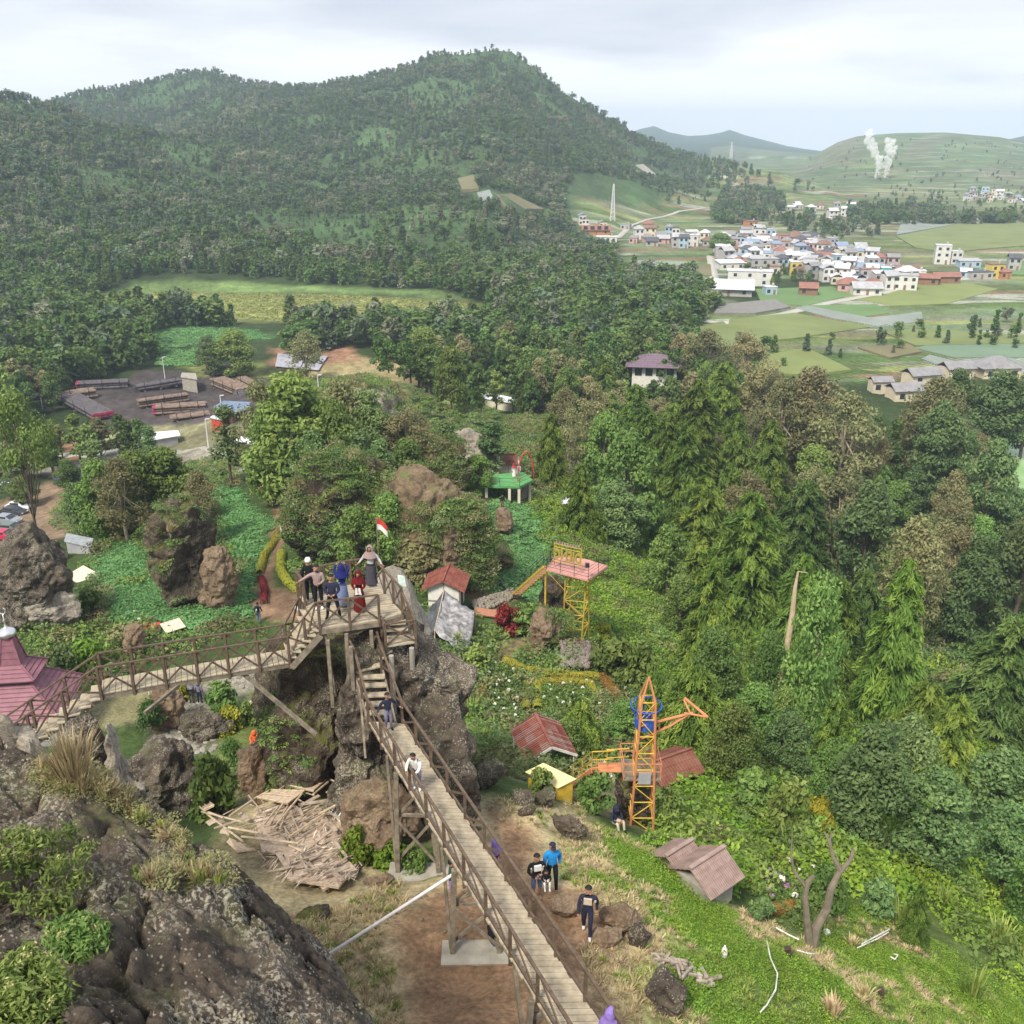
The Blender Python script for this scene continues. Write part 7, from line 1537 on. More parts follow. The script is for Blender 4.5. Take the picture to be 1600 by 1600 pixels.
# village -----------------------------------------------
ROOFC = {'white': (.56,.57,.60), 'pale grey': (.38,.38,.40), 'grey': (.24,.235,.245), 'dark': (.09,.09,.11), 'brown': (.20,.12,.09), 'rust red': (.27,.13,.10), 'blue-grey': (.22,.29,.40)}
WALLC = {'white': (.60,.59,.56), 'cream': (.60,.53,.40), 'grey': (.38,.37,.36), 'pink': (.55,.34,.32), 'teal': (.05,.40,.42), 'yellow': (.60,.46,.12), 'brown': (.25,.14,.09), 'mint': (.15,.48,.34), 'light blue': (.34,.46,.54), 'orange': (.45,.20,.09)}
RM = {k: mat('roof_'+k.replace(' ', '_'), v, .6, .14, .6) for k, v in ROOFC.items()}; WM = {k: mat('wall_'+k.replace(' ', '_'), v, .8, .08, .5) for k, v in WALLC.items()}
HOUSES = []
def house(px, py, w, d, st, wc, rc, rt, rz=0, name='house', label=None, cat='house', group='village houses'):
    b = G(px, py); t = empty(name, b, label, cat, group); hh = 2.9*st+.2; c = b
    m = MB(); m.box((c[0], c[1], c[2]+hh/2-.3), (w, d, hh+.6), rz); m.build('wall', WM[wc], t)
    if rt == 'gable': gable(t, (c[0], c[1], c[2]), rz+(math.pi/2 if w > d else 0), max(w, d)*1.1, min(w, d)*1.18, hh-.1, hh+min(w, d)*.3, RM[rc], .12, 1, 1, 0, False)
    elif rt == 'hip': hip(t, c, rz, w*1.16, d*1.16, hh-.1, w*.25, d*.1, hh+min(w, d)*.34, RM[rc], 1)
    elif rt == 'shed': 
        m = MB(); P3 = lambda x, y, z: Vector((c[0]+rotv(x, y, rz)[0], c[1]+rotv(x, y, rz)[1], c[2]+z)); m.slab([P3(-w*.55,-d*.55,hh+.05), P3(w*.55,-d*.55,hh+.05), P3(w*.55,d*.55,hh+.9), P3(-w*.55,d*.55,hh+.9)], .12); m.build('roof', RM[rc], t)
    else:
        m = MB(); m.box((c[0], c[1], c[2]+hh+.12), (w*1.06, d*1.06, .25), rz); m.build('roof', RM[rc], t)
        m = MB(); m.lathe((c[0]+w*.25, c[1], c[2]+hh+.2), [(.5,0),(.55,.1),(.55,1.1),(.2,1.3)], 8); m.build('water_tank', WM['grey'], t)
    nw = 3 if w > 9 else 2
    for s in range(st):
        for i in range(nw):
            x = (-.5+(i+.5)/nw)*w
            if s == 0 and i == nw//2: a, e = rotv(x, -d/2-.02, rz); m = MB(); m.box((c[0]+a, c[1]+e, c[2]+1.1), (1.0, .1, 2.1), rz); m.build('door', WM['brown'], t); continue
            a, e = rotv(x, -d/2-.02, rz); m = MB(); m.box((c[0]+a, c[1]+e, c[2]+1.6+2.9*s), (1.3, .1, 1.3), rz); m.build('window', GLASS, t)
    HOUSES.append((t, np.array(b), '%s %s house with %s %s roof' % (wc, {1: 'one-storey', 2: 'two-storey', 3: 'three-storey'}[st], rc, {'gable': 'pitched', 'hip': 'hipped', 'shed': 'sloping', 'flat': 'flat'}[rt])) if not label else (t, np.array(b), None)); return t
SPEC = [(948,376,15,8,1,'white','white','flat'),(1080,382,9,8,2,'white','white','flat'),(1012,362,8,7,2,'pink','rust red','hip'),(1036,378,9,7,1,'pink','pale grey','gable'),(1018,382,9,7,1,'grey','dark','gable'),(1058,384,8,7,2,'mauve' if 0 else 'grey','pale grey','gable'),
 (1172,398,8,7,2,'light blue','blue-grey','flat'),(1128,400,7,6,1,'mint','white','shed'),(1190,422,16,8,2,'grey','pale grey','flat'),(1140,418,15,9,1,'white','white','shed'),(1218,412,11,9,2,'pink','rust red','hip'),(1242,428,7,6,2,'yellow','yellow' if 0 else 'white','flat'),
 (1296,398,9,7,1,'grey','dark','gable'),(1320,432,8,6,1,'mint','pale grey','flat'),(1384,438,7,6,2,'teal','white','flat'),(1325,452,11,8,1,'pink','rust red','hip'),(1352,458,14,8,1,'white','pale grey','gable'),(1412,450,12,8,2,'white','pink' if 0 else 'pale grey','flat'),
 (1262,458,9,7,1,'brown','rust red','gable'),(1440,442,16,6,1,'brown','rust red','gable'),(1476,440,14,6,1,'brown','rust red','gable'),(1415,428,14,6,1,'brown','brown','gable'),(1202,470-12,6,5,1,'light blue','white','flat'),
 (1470,410,9,7,3,'white','white','flat'),(1491,410,7,5,2,'white','white','flat'),(1512,415,13,6,1,'light blue','pale grey','shed'),(1507,432,6,5,1,'light blue','white','gable'),(1528,433,13,7,1,'grey','dark','flat'),(1552,432,8,6,2,'yellow','brown','flat'),(1582,420,7,6,2,'grey','dark','gable'),(1567,433,6,5,1,'orange','rust red','hip')]
for (px, py, w, d, st, wc, rc, rt) in SPEC: house(px, py+2, w*(.78), d*.85, st, wc, rc, rt, R(rnd.uniform(-20, 10)))
ora = G(930,366); t = house(931,366,17,8,1,'orange','rust red','gable',0,'guesthouse','orange guesthouse row with four rounded gables at the left end of the village','guesthouse')
for i in range(4): panel(t, ora, 0, (-.375+.25*i)*17, -4.1, 4.2, 2.6, 2.2, GLASS, 'gable_window', frame=WM['orange'])
house(1172,360,7,7,2,'orange','brown','flat',.3,'house','orange block alone on the slope above the village')
house(1138,460,18,10,1,'grey','white','gable',R(-12),'hall','large hall with broad white gabled roof at the near corner of the village','hall'); house(1170,445,18,7,2,'white','white','flat',R(-12),'school','long white two-storey building behind the broad white-roofed hall','building')
taken = [G(s_[0], s_[1])[:2] for s_ in SPEC]+[G(1138,460)[:2], G(1170,445)[:2], G(931,366)[:2]]
def village(poly, n, seed, walls, roofs, gap=8.2):
    rs = random.Random(seed); k = 0; tr = 0; xs = [p[0] for p in poly]; ys = [p[1] for p in poly]
    while k < n and tr < n*60:
        tr += 1; px, py = rs.uniform(min(xs), max(xs)), rs.uniform(min(ys), max(ys))
        if not inpoly(np.array([px]), np.array([py]), poly)[0]: continue
        b = G(px, py)
        if min((math.hypot(b[0]-q[0], b[1]-q[1]) for q in taken), default=99) < gap: continue
        taken.append(b[:2]); house(px, py, rs.uniform(4.4, 7.2), rs.uniform(4.2, 6), rs.choice([1,1,1,2,2]), rs.choice(walls), rs.choice(roofs), rs.choice(['gable','gable','hip','flat','shed']), R(rs.uniform(-30, 20))); k += 1
wl = ['white','white','white','white','grey','grey','grey','cream','pink','light blue']; rl = ['white','pale grey','pale grey','grey','grey','dark','brown','white','pale grey','blue-grey','rust red','white']
village([(985,370),(1060,368),(1100,366),(1108,385),(1060,388),(990,380)], 14, 3, wl, rl)
village([(1120,385),(1180,368),(1250,380),(1330,395),(1390,418),(1440,430),(1420,452),(1330,455),(1280,440),(1200,425),(1130,410)], 190, 4, wl, rl, 5.2)
village([(1225,318),(1330,322),(1345,345),(1300,350),(1240,335)], 12, 5, wl, rl, 12); village([(1500,300),(1600,305),(1600,320),(1510,318)], 16, 6, wl, rl, 14)
village([(905,348),(985,352),(975,362),(950,358),(905,360)], 4, 8, wl, rl)
print('houses', len(HOUSES))
# hamlet at the right
for i, (px, py, w, d, rz_, lb_) in enumerate(((1438,600,10,6,.25,'long grey-roofed farmhouse nearest the hamlet yard'),(1492,590,9,6,.2,'weathered grey-roofed farmhouse in the middle of the hamlet'),(1553,588,12,9,.1,'broad grey farmhouse with stepped hipped roof at the right end of the hamlet'),(1412,625,9,6,.15,'low grey-roofed farm shed at the near edge of the hamlet'),(1374,612,6,4,.1,'small tin-roofed shack left of the hamlet'))):
    house(px, py, w*.85, d*.8, 1, 'cream', 'grey', 'hip' if i == 2 else 'gable', rz_, 'farmhouse', lb_, 'farmhouse', 'hamlet farmhouses')
# field sheets, roads ---------------------------------------
SHN = [0]
def sheetpoly(pts, m_, name, label, lift=.12, z=None):
    SHN[0] += 1; lift = lift+.03*SHN[0]
    q = [vec(G(a, b)) for a, b in pts]; q = [Vector((v.x, v.y, PL)) if v.z < PL+2 else v for v in q]; P2 = [(v.x, v.y) for v in q]; xs = [p[0] for p in P2]; ys = [p[1] for p in P2]; m = MB(); vs = [(p.x, p.y, p.z+lift) for p in q]; n = len(vs)
    vs += [(x, y, z_-lift-.5) for x, y, z_ in vs]; m.add(vs, [tuple(range(n)) if sum(P2[i][0]*P2[(i+1) % n][1]-P2[(i+1) % n][0]*P2[i][1] for i in range(n)) > 0 else tuple(reversed(range(n)))]+[(i, (i+1) % n, n+(i+1) % n, n+i) for i in range(n)]); o = m.build(name, m_); tag(o, label, None, None, 'structure'); return o
def fieldmat(name, c1, c2, sc_=.25, rot=-24, dist=.4):
    m = mat(name, tuple(a*.72 for a in c1), .95, .1, .05, col2=tuple(a*1.3 for a in c1), world=True, detail=10); t = m.node_tree; b = t.nodes['Principled BSDF']; old = b.inputs['Base Color'].links[0].from_socket
    g = N('ShaderNodeNewGeometry', t); mp_ = N('ShaderNodeMapping', t); mp_.inputs['Rotation'].default_value = (0, 0, R(rot)); w_ = N('ShaderNodeTexWave', t); w_.bands_direction = 'Y'; w_.inputs['Scale'].default_value = sc_; w_.inputs['Distortion'].default_value = dist
    t.links.new(g.outputs['Position'], mp_.inputs[0]); t.links.new(mp_.outputs[0], w_.inputs['Vector']); x = N('ShaderNodeMixRGB', t); x.inputs[2].default_value = (*c2, 1); t.links.new(w_.outputs['Fac'], x.inputs[0]); t.links.new(old, x.inputs[1]); t.links.new(x.outputs[0], b.inputs['Base Color']); return m
F_LIME = fieldmat('field_lime', (.17,.21,.07), (.20,.235,.085)); F_GREEN = fieldmat('field_green', (.10,.19,.07), (.15,.23,.09), .3); F_PLAST = fieldmat('field_plastic', (.30,.33,.33), (.15,.18,.13), .28, -30); F_BROWN = fieldmat('field_brown', (.20,.15,.09), (.15,.17,.08)); F_BLUEG = fieldmat('field_bluegreen', (.11,.19,.12), (.19,.25,.18), .3, -20)
F_OLIVE = fieldmat('field_olive', (.19,.21,.08), (.14,.19,.07), .2, -15)
for pts, m_, nm in (([(1300,462),(1400,438),(1480,436),(1560,452),(1480,475),(1395,478)], F_LIME, 'field'), ([(1180,452),(1300,448),(1330,462),(1260,478),(1190,475)], F_GREEN, 'field'), ([(1250,478),(1370,476),(1390,490),(1330,498),(1280,490)], F_GREEN, 'field'),
  ([(1242,482),(1262,478),(1400,505),(1370,510),(1300,498)], F_PLAST, 'plastic_mulch_plot'), ([(1355,498),(1440,488),(1442,502),(1392,510)], F_PLAST, 'plastic_mulch_plot'), ([(1600,415),(1600,430),(1520,425),(1560,408)], F_GREEN, 'field'),
  ([(1140,500),(1240,490),(1360,512),(1240,530),(1130,540)], F_OLIVE, 'field'), ([(1430,545),(1500,530),(1600,540),(1600,560),(1490,560)], F_BLUEG, 'field'), ([(1440,562),(1452,556),(1540,578),(1500,584)], F_PLAST, 'plastic_mulch_plot'),
  ([(1495,572),(1560,558),(1600,566),(1600,584),(1540,584)], F_PLAST, 'plastic_mulch_plot'), ([(1180,560),(1260,545),(1330,580),(1260,590),(1190,585)], F_LIME, 'field'), ([(1380,520),(1440,515),(1600,525),(1600,538),(1430,542)], F_OLIVE, 'field'),
  ([(992,408),(1070,410),(1068,417),(998,417)], F_PLAST, 'plastic_mulch_plot'), ([(1000,418),(1110,414),(1112,432),(1040,434)], F_BROWN, 'field'), ([(1400,370),(1500,350),(1600,348),(1600,385),(1480,395),(1430,388)], F_OLIVE, 'field'), ([(1410,345),(1450,340),(1600,338),(1600,348),(1500,350),(1400,368)], F_PLAST, 'plastic_mulch_plot'),
  ([(1340,545),(1420,540),(1440,552),(1390,562)], F_BROWN, 'field'), ([(1060,515),(1130,505),(1170,540),(1110,550)], F_OLIVE, 'field')):
    sheetpoly(pts, m_, nm, None)
def ribbon(pts, w_, m_, name, label, lift=.2):
    P3_ = [vec(G(a, b)) for a, b in pts]; m = MB(); L_ = []
    fine = []
    for a, b in zip(P3_, P3_[1:]):
        for k in range(6): q = a.lerp(b, k/6); q.z = T(q.x, q.y)+lift; fine.append(q)
    fine.append(P3_[-1]+upv*lift)
    for i, p in enumerate(fine):
        d = fine[min(i+1, len(fine)-1)]-fine[max(0, i-1)]; s = Vector((-d.y, d.x, 0)).normalized()*w_/2; L_ += [p+s, p-s, p+s-upv*.5, p-s-upv*.5]
    f = []
    for i in range(len(fine)-1): a = 4*i; f += [(a, a+1, a+5, a+4), (a, a+4, a+6, a+2), (a+1, a+3, a+7, a+5)]
    m.add(L_, f); o = m.build(name, m_, None, True); tag(o, label, None, None, 'structure'); return o
RD = mat('pale_road', (.42,.41,.37), .9, .08, .3)
ribbon([(1090,500),(1130,505),(1220,492),(1300,472),(1380,458),(1440,440),(1520,435),(1600,418),(1640,410)], 4.2, RD, 'road', None); ribbon([(965,372),(985,352),(1010,343),(1060,330),(1100,325)], 4.0, RD, 'road', None)
ribbon([(-30,706),(60,712),(130,712),(200,704),(300,702),(380,712),(440,700)], 3.6, mat('gravel_road', (.33,.32,.28), .9, .1, .5), 'road', None, .1)
sheetpoly([(1115,492),(1125,478),(1210,470),(1235,482),(1180,492)], ASPH, 'car_park', None, .15); ribbon([(1110,400),(1115,430),(1122,470)], 4, RD, 'road', None)
ribbon([(1135,275),(1148,290),(1160,310)], 9, mat('sand_cut', (.45,.40,.30), .9, .1, .1), 'path', None, .4)
for i, pts in enumerate(([(985,262),(1005,258),(1025,275),(1000,275)], [(715,282),(740,276),(748,298),(722,300)], [(745,305),(765,300),(772,315),(752,318)], [(775,308),(800,306),(850,330),(790,330)])):
    sheetpoly(pts, [fieldmat('terrace_pale', (.34,.25,.19), (.36,.35,.33), .10, 10), F_BROWN, MATS['terrace_dummy'] if 0 else F_PLAST, F_BROWN][i], 'terraced_plot', None, .8)
# masts
def mast(x, yt, yb, label, w0, name='lattice_mast', m_=None, arms=0):
    b = vec(G(x, yb)); D = dep(b); H = (yb-yt)*D/(FPX*(CP-((yb+yt)/2-800)/FPX*SP)); t = empty(name, b, label, 'mast'); m = MB(); r = w0*.045+.1; k = 9
    P_ = lambda i, u: b+Vector(((w0*(1-u)+.5*u)/2*(1 if i in (1, 2) else -1), (w0*(1-u)+.5*u)/2*(1 if i > 1 else -1), H*u))
    for i in range(4): m.tube([P_(i, 0), P_(i, 1)], r, 4)
    for j in range(k):
        for i in range(4): m.tube([P_(i, j/k), P_((i+1) % 4, (j+1)/k)], r*.6, 4); m.tube([P_(i, (j+1)/k), P_((i+1) % 4, (j+1)/k)], r*.6, 4)
    m.build('lattice', m_ or STEELW, t)
    for a in range(arms): m = MB(); z = H*(.97-.12*a); m.beam(b+Vector((-w0*.8,0,z)), b+Vector((w0*.8,0,z)), .5, .5); m.build('crossarm', STEELW, t)
    m = MB(); m.tube([b+upv*H, b+upv*(H*1.03)], r, 4); m.build('tip', REDP, t)
mast(957,288,345,'grey lattice telecom mast behind the orange guesthouse', 3.0); mast(1142,207,248,'tall power pylon on the saddle before the blue mountains', 9, 'pylon', None, 3)
# steam
def plume(px, pyb, pyt, w_, label, seed, D=1180.):
    rs = np.random.RandomState(seed); v = []; f = []; n = 0; import bmesh
    bm = bmesh.new(); bmesh.ops.create_icosphere(bm, subdivisions=3, radius=1); iv = np.array([q.co[:] for q in bm.verts]); fc = np.array([[q.index for q in g.verts] for g in bm.faces]); bm.free()
    for i in range(60):
        u = i/59; p = PD(px(u), pyb+(pyt-pyb)*u, D); r = (1.2+w_*.72*u**.8)*rs.uniform(.6, 1.2); p = p+rs.normal(0, 1, 3)*(1.0+w_*.55*u)
        q = iv*r; q = q*(1+.34*fbm(q/r*1.9+p/9, 4, seed))[:, None]; v.append(q+p); f.append(fc+n); n += len(iv)
    me = npmesh('steam', np.concatenate(v), np.concatenate(f), STEAM, True); o = linkmesh('steam', me); tag(o, label, None, None, 'stuff')
STEAM = bpy.data.materials.new('steam'); STEAM.use_nodes = True; tt = STEAM.node_tree; tt.nodes.clear(); o_ = N('ShaderNodeOutputMaterial', tt); pv_ = N('ShaderNodeVolumePrincipled', tt); pv_.inputs['Color'].default_value = (1, 1, 1, 1); pv_.inputs['Density'].default_value = .32; pv_.inputs['Emission Strength'].default_value = 0
tt.links.new(pv_.outputs[0], o_.inputs['Volume'])
plume(lambda u: 1367+6*math.sin(u*5)-0*u, 278, 210, 4.0, 'white steam plume rising from a vent under the terraced hill', 4); plume(lambda u: 1383+3*math.sin(u*4)+14*u*u, 277, 224, 3.2, 'second steam plume leaning right beside the first', 7)
# scattered trees and hedges on the farmland
for i, (x, yt, yb, w_) in enumerate(((1550,485,540,16),(1518,492,530,12),(1528,515,540,9),(1585,490,545,12),(1205,440-8,452,8),(1240,420,440,14),(1262,425,442,12),(1215,425,440,12))): plant('cypress' if i < 4 else 'green', x, yt, yb, w_)
plant('green',1125,365,400,52,'big round tree in the middle of the village'); plant('green',1120,455,480,30); plant('broad',1090,440,480,40)
fp = []; rs = np.random.RandomState(9)
for poly_, n in (([(1105,350),(1130,300),(1190,300),(1225,312),(1225,335),(1150,352)], 330), ([(1310,330),(1440,325),(1500,345),(1480,352),(1330,352)], 190), ([(1440,345),(1600,345),(1600,350),(1450,352)], 110), ([(1180,342),(1260,340),(1400,372),(1300,375),(1220,360)], 60), ([(1000,250),(1160,262),(1300,300),(1180,300),(1040,300)], 60),
   ([(1230,262),(1340,212),(1600,222),(1600,310),(1300,300)], 110), ([(1330,305),(1600,300),(1600,335),(1400,335)], 90), ([(1150,420),(1290,430),(1290,440),(1160,435)], 26), ([(1120,540),(1600,500),(1600,530),(1130,590)], 30)):
    c_ = 0
    while c_ < n:
        px, py = rs.uniform(min(p[0] for p in poly_), max(p[0] for p in poly_)), rs.uniform(min(p[1] for p in poly_), max(p[1] for p in poly_))
        if inpoly(np.array([px]), np.array([py]), poly_)[0]: fp.append(G(px, py)); c_ += 1
fp = np.array(fp); sc_ = rs.uniform(5, 11, len(fp)); sc_[-30-26-90-110:] *= .55
scatter('farm_trees', 'scattered trees and hedgerows on the farmed plain and terraces', fp-np.array([0,0,.3]), sc_, srcF, seed=12)
# reedy meadow
mm = region_pts([(140,478),(170,460),(300,456),(560,462),(720,472),(760,486),(740,500),(560,508),(420,500),(250,490),(150,488)], 3.2, 44); mmat = leafmat('meadow_reed', [(.20,.25,.08), (.29,.32,.11), (.38,.38,.16)], .01, .12)
ms = [patch_mesh(700+i, mmat, 60, .38, 2.0, .5, 1.0) for i in range(3)]; scatter('meadow_reeds', 'yellow-green marsh meadow behind the tree belt', mm, rs.uniform(.8, 1.2, len(mm)), ms, seed=14)
# lake
lk = W([(1553,708),(1560,696),(1700,690),(1760,800),(1600,790),(1575,765)], PL); m = MB(); LKM = mat('algae_water', (.16,.36,.05), .25, .1, .05, spec=.5, col2=(.42,.55,.36), world=True); m.prism([tuple(p) for p in lk], PL-1.5, PL+.35); o = m.build('lake', LKM); tag(o, 'bright green algae lake at the right edge', None, None, 'structure')
# ------------------------------------------------------------------ haze
HZ = bpy.data.materials.new('haze'); HZ.use_nodes = True; tt = HZ.node_tree; tt.nodes.clear(); o_ = N('ShaderNodeOutputMaterial', tt); pv_ = N('ShaderNodeVolumePrincipled', tt); pv_.inputs['Color'].default_value = (.66,.80,1.0,1); pv_.inputs['Density'].default_value = .0002; tt.links.new(pv_.outputs[0], o_.inputs['Volume'])
zmin = float(gz_.min()) if 'gz_' in globals() else float(np.array(gme.vertices[0].co)[2])
cz_ = np.empty(len(gme.vertices)*3, np.float32); gme.vertices.foreach_get('co', cz_); cz_ = cz_.reshape(-1, 3); m = MB(); x0, x1, y0, y1 = cz_[:, 0].min()-20, cz_[:, 0].max()+20, -40, cz_[:, 1].max()+20; z0, z1 = cz_[:, 2].min()-1, max(cz_[:, 2].max()+18, 40)
m.box(((x0+x1)/2, (y0+y1)/2, (z0+z1)/2), (x1-x0, y1-y0, z1-z0)); o = m.build('haze', HZ); tag(o, 'thin bluish air over the far hills', None, None, 'stuff'); o.display_type = 'WIRE'
# ------------------------------------------------------------------ hedges, flowers, dead wood and small things
def overgrow(seeds, dens, srcs, name, label, smin=.5, smax=1.2, nzmin=-.1, sd=1, thr=-.05):
    pts = []
    rs = np.random.RandomState(sd)
    for k in seeds:
        o = ROCKOBJ[k]; me = o.data; n = len(me.vertices); co = np.empty(n*3, np.float32); me.vertices.foreach_get('co', co); co = co.reshape(-1, 3); no = np.empty(n*3, np.float32); me.vertices.foreach_get('normal', no); no = no.reshape(-1, 3)
        a = o.rotation_euler.z; c_, s_ = math.cos(a), math.sin(a); x = co[:, 0]*c_-co[:, 1]*s_+o.location.x; y = co[:, 0]*s_+co[:, 1]*c_+o.location.y; z = co[:, 2]+o.location.z
        q = np.stack([x, y, z], 1); kk = (no[:, 2] > nzmin) & (fbm(q*.35, 3, sd) > thr) & (rs.uniform(0, 1, n) < dens); pts.append(q[kk])
    p = np.concatenate(pts); scatter(name, label, p, rs.uniform(smin, smax, len(p)), srcs, tilt=.35, seed=sd)
brush = [patch_mesh(600+i, [M_OLIVE, M_BROAD, M_DARK, M_GREY][i], 190, .085, .9, .7, .3) for i in range(4)] + [tuft_mesh(610, M_DRYG, 70, .7, .7, .02)]
overgrow([26], .05, brush, 'cliff_brush', 'thin dry brush on the bare brown cliff slope', .5, 1.2, -.35, 13, .0)
overgrow([25, 27, 29, 35], .12, brush, 'crag_brush', 'olive brush and dry grass clinging to the crags behind the platform', .5, 1.35, -.35, 3, -.4)
overgrow([23, 24, 31, 32, 33, 34], .035, brush, 'rock_plants', 'tufts of grass and small plants on the garden rocks', .35, 1.0, -.1, 5, -.1)
moss = [patch_mesh(620+i, [M_OLIVE, M_VINE][i], 130, .03, .3, .07, .8) for i in range(2)]
overgrow([2, 25], .03, [patch_mesh(630, M_DARK, 100, .06, .4, .12, .4), patch_mesh(631, M_BROAD, 100, .05, .35, .12, .4)], 'hanging_moss', 'dark hanging moss and creepers on the steep rock faces', .5, 1.4, -1, 7, .0)
# grass and moss on the near outcrop
rs = np.random.RandomState(3); gp_ = []
for poly_, n in (([(60,1215),(140,1190),(200,1240),(290,1320),(300,1345),(200,1275),(120,1230)], 170), ([(190,1370),(330,1345),(360,1380),(250,1385)], 60), ([(60,1200),(150,1170),(170,1240),(90,1240)], 120)):
    c_ = 0
    while c_ < n:
        px, py = rs.uniform(0, 400), rs.uniform(1150, 1400)
        if not inpoly(np.array([px]), np.array([py]), poly_)[0]: continue
        d = ray(px, py)
        for t in np.arange(7, 22, .08):
            if CAMZ+d[2]*t < outz(d[0]*t, d[1]*t): gp_.append((d[0]*t, d[1]*t, outz(d[0]*t, d[1]*t)-.02)); break
        c_ += 1
gp_ = np.array(gp_); scatter('rock_grass', 'yellow-green grass and moss growing along the ledge of the near rock slab', gp_, rs.uniform(.45, 1.1, len(gp_)), [tuft_mesh(640, M_DRYG, 60, .28, .25, .008), tuft_mesh(641, M_GRASS, 50, .16, .2, .008)]+moss, idx=RS.choice([0,0,1,2,2], len(gp_)), tilt=.3, seed=9)
def on_out(px, py):
    d = ray(px, py)
    for t in np.arange(6, 22, .04):
        if CAMZ+d[2]*t < outz(d[0]*t, d[1]*t): return np.array([d[0]*t, d[1]*t, outz(d[0]*t, d[1]*t)])
    return np.array([d[0]*14, d[1]*14, CAMZ+d[2]*14])
p = on_out(115, 1212); o = linkmesh('grass_clump', tuft_mesh(650, M_DRYG, 420, .75, .62, .008), None, p); tag(o, 'big bush of dry yellow grass on the near rock beside the left stairs', 'grass clump'); THINGS.append(o)
# leafy shrub with pale yellow buds, close to the viewer
def near_shrub(px, py, wd, ht, label, seed):
    p = on_out(px, py); t = empty('shrub', p, label, 'shrub'); rs = np.random.RandomState(seed); lc = LC(); mb = MB()
    for i in range(58):
        a = rs.uniform(0, 6.28); r = wd*rs.uniform(0, 1)**.55; h = ht*(1-.5*(r/wd)**2)*rs.uniform(.35, 1.05); c = np.array([math.cos(a)*r, math.sin(a)*r*.8, h]); n = 110; d = ball(rs, n); q = c+d*rs.uniform(.02, .17, n)[:, None]; tb_ = rs.uniform(.15, .7)
        lc.add(q, d, .028*rs.uniform(.6, 1.3, n), tb_+.15+rs.normal(0, .15, n), rs, 1.6, .5, .4)
        if rs.uniform() < .42: n = 26; d = ball(rs, n); lc.add(c+np.array([0, 0, .1])+d*rs.uniform(.01, .07, n)[:, None], d, .018*rs.uniform(.7, 1.3, n), rs.uniform(0, 1, n), rs, 1.3, .5, .4, m=1)
        if i % 3 == 0: mb.tube([(0, 0, -.1), tuple(c*.5+np.array([0, 0, -.03])), tuple(c)], [.022, .014, .005], 5)
    me = lc.mesh('foliage', [M_BROAD, leafmat('bud_yellow', [(.40,.42,.14), (.62,.60,.28)], 0, .05)] if 'bud_yellow' not in bpy.data.materials else [M_BROAD, bpy.data.materials['bud_yellow']]); o = linkmesh('foliage', me, t); mb.build('stem', BARK, t, local=True)
near_shrub(30, 1400, 1.0, .9, 'leafy shrub with pale yellow buds on the near rock at the left edge', 5); near_shrub(20, 1575, .6, .45, 'lower yellow-budded shrub in the bottom left corner', 6)
near_shrub(120, 1480, .3, .3, 'small sprig of the yellow-budded plant on bare rock', 8)
def hedge(pts, w_, h_, m_, label, dens=1.0):
    P3_ = [G(*p) for p in pts]; c = np.mean(P3_, 0); rs = np.random.RandomState(int(abs(c[0]*13+c[1]*7)) % 9999); lc = LC()
    for a, b in zip(P3_, P3_[1:]):
        L_ = np.linalg.norm(b-a); n = int(L_*(w_+2*h_)*330*dens); d = (b-a)/L_; s = np.array([-d[1], d[0], 0]); t = rs.uniform(-.02, 1.02, n); th = rs.uniform(0, math.pi, n)
        wob = 1+.12*fbm(np.stack([t*L_*1.5+a[0], np.cos(th), th*0], 1), 2, 3); q = a+(b-a)*t[:, None]+s*(np.cos(th)*w_/2*wob)[:, None]; q[:, 2] += (np.sin(th)**.6*h_*wob); nn = s*np.cos(th)[:, None]+np.array([0, 0, 1])*np.sin(th)[:, None]
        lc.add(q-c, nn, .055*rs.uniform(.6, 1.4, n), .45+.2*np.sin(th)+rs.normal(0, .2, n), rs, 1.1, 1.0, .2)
    o = linkmesh('hedge', lc.mesh('hedge', m_), None, c); tag(o, label, 'hedge'); THINGS.append(o)
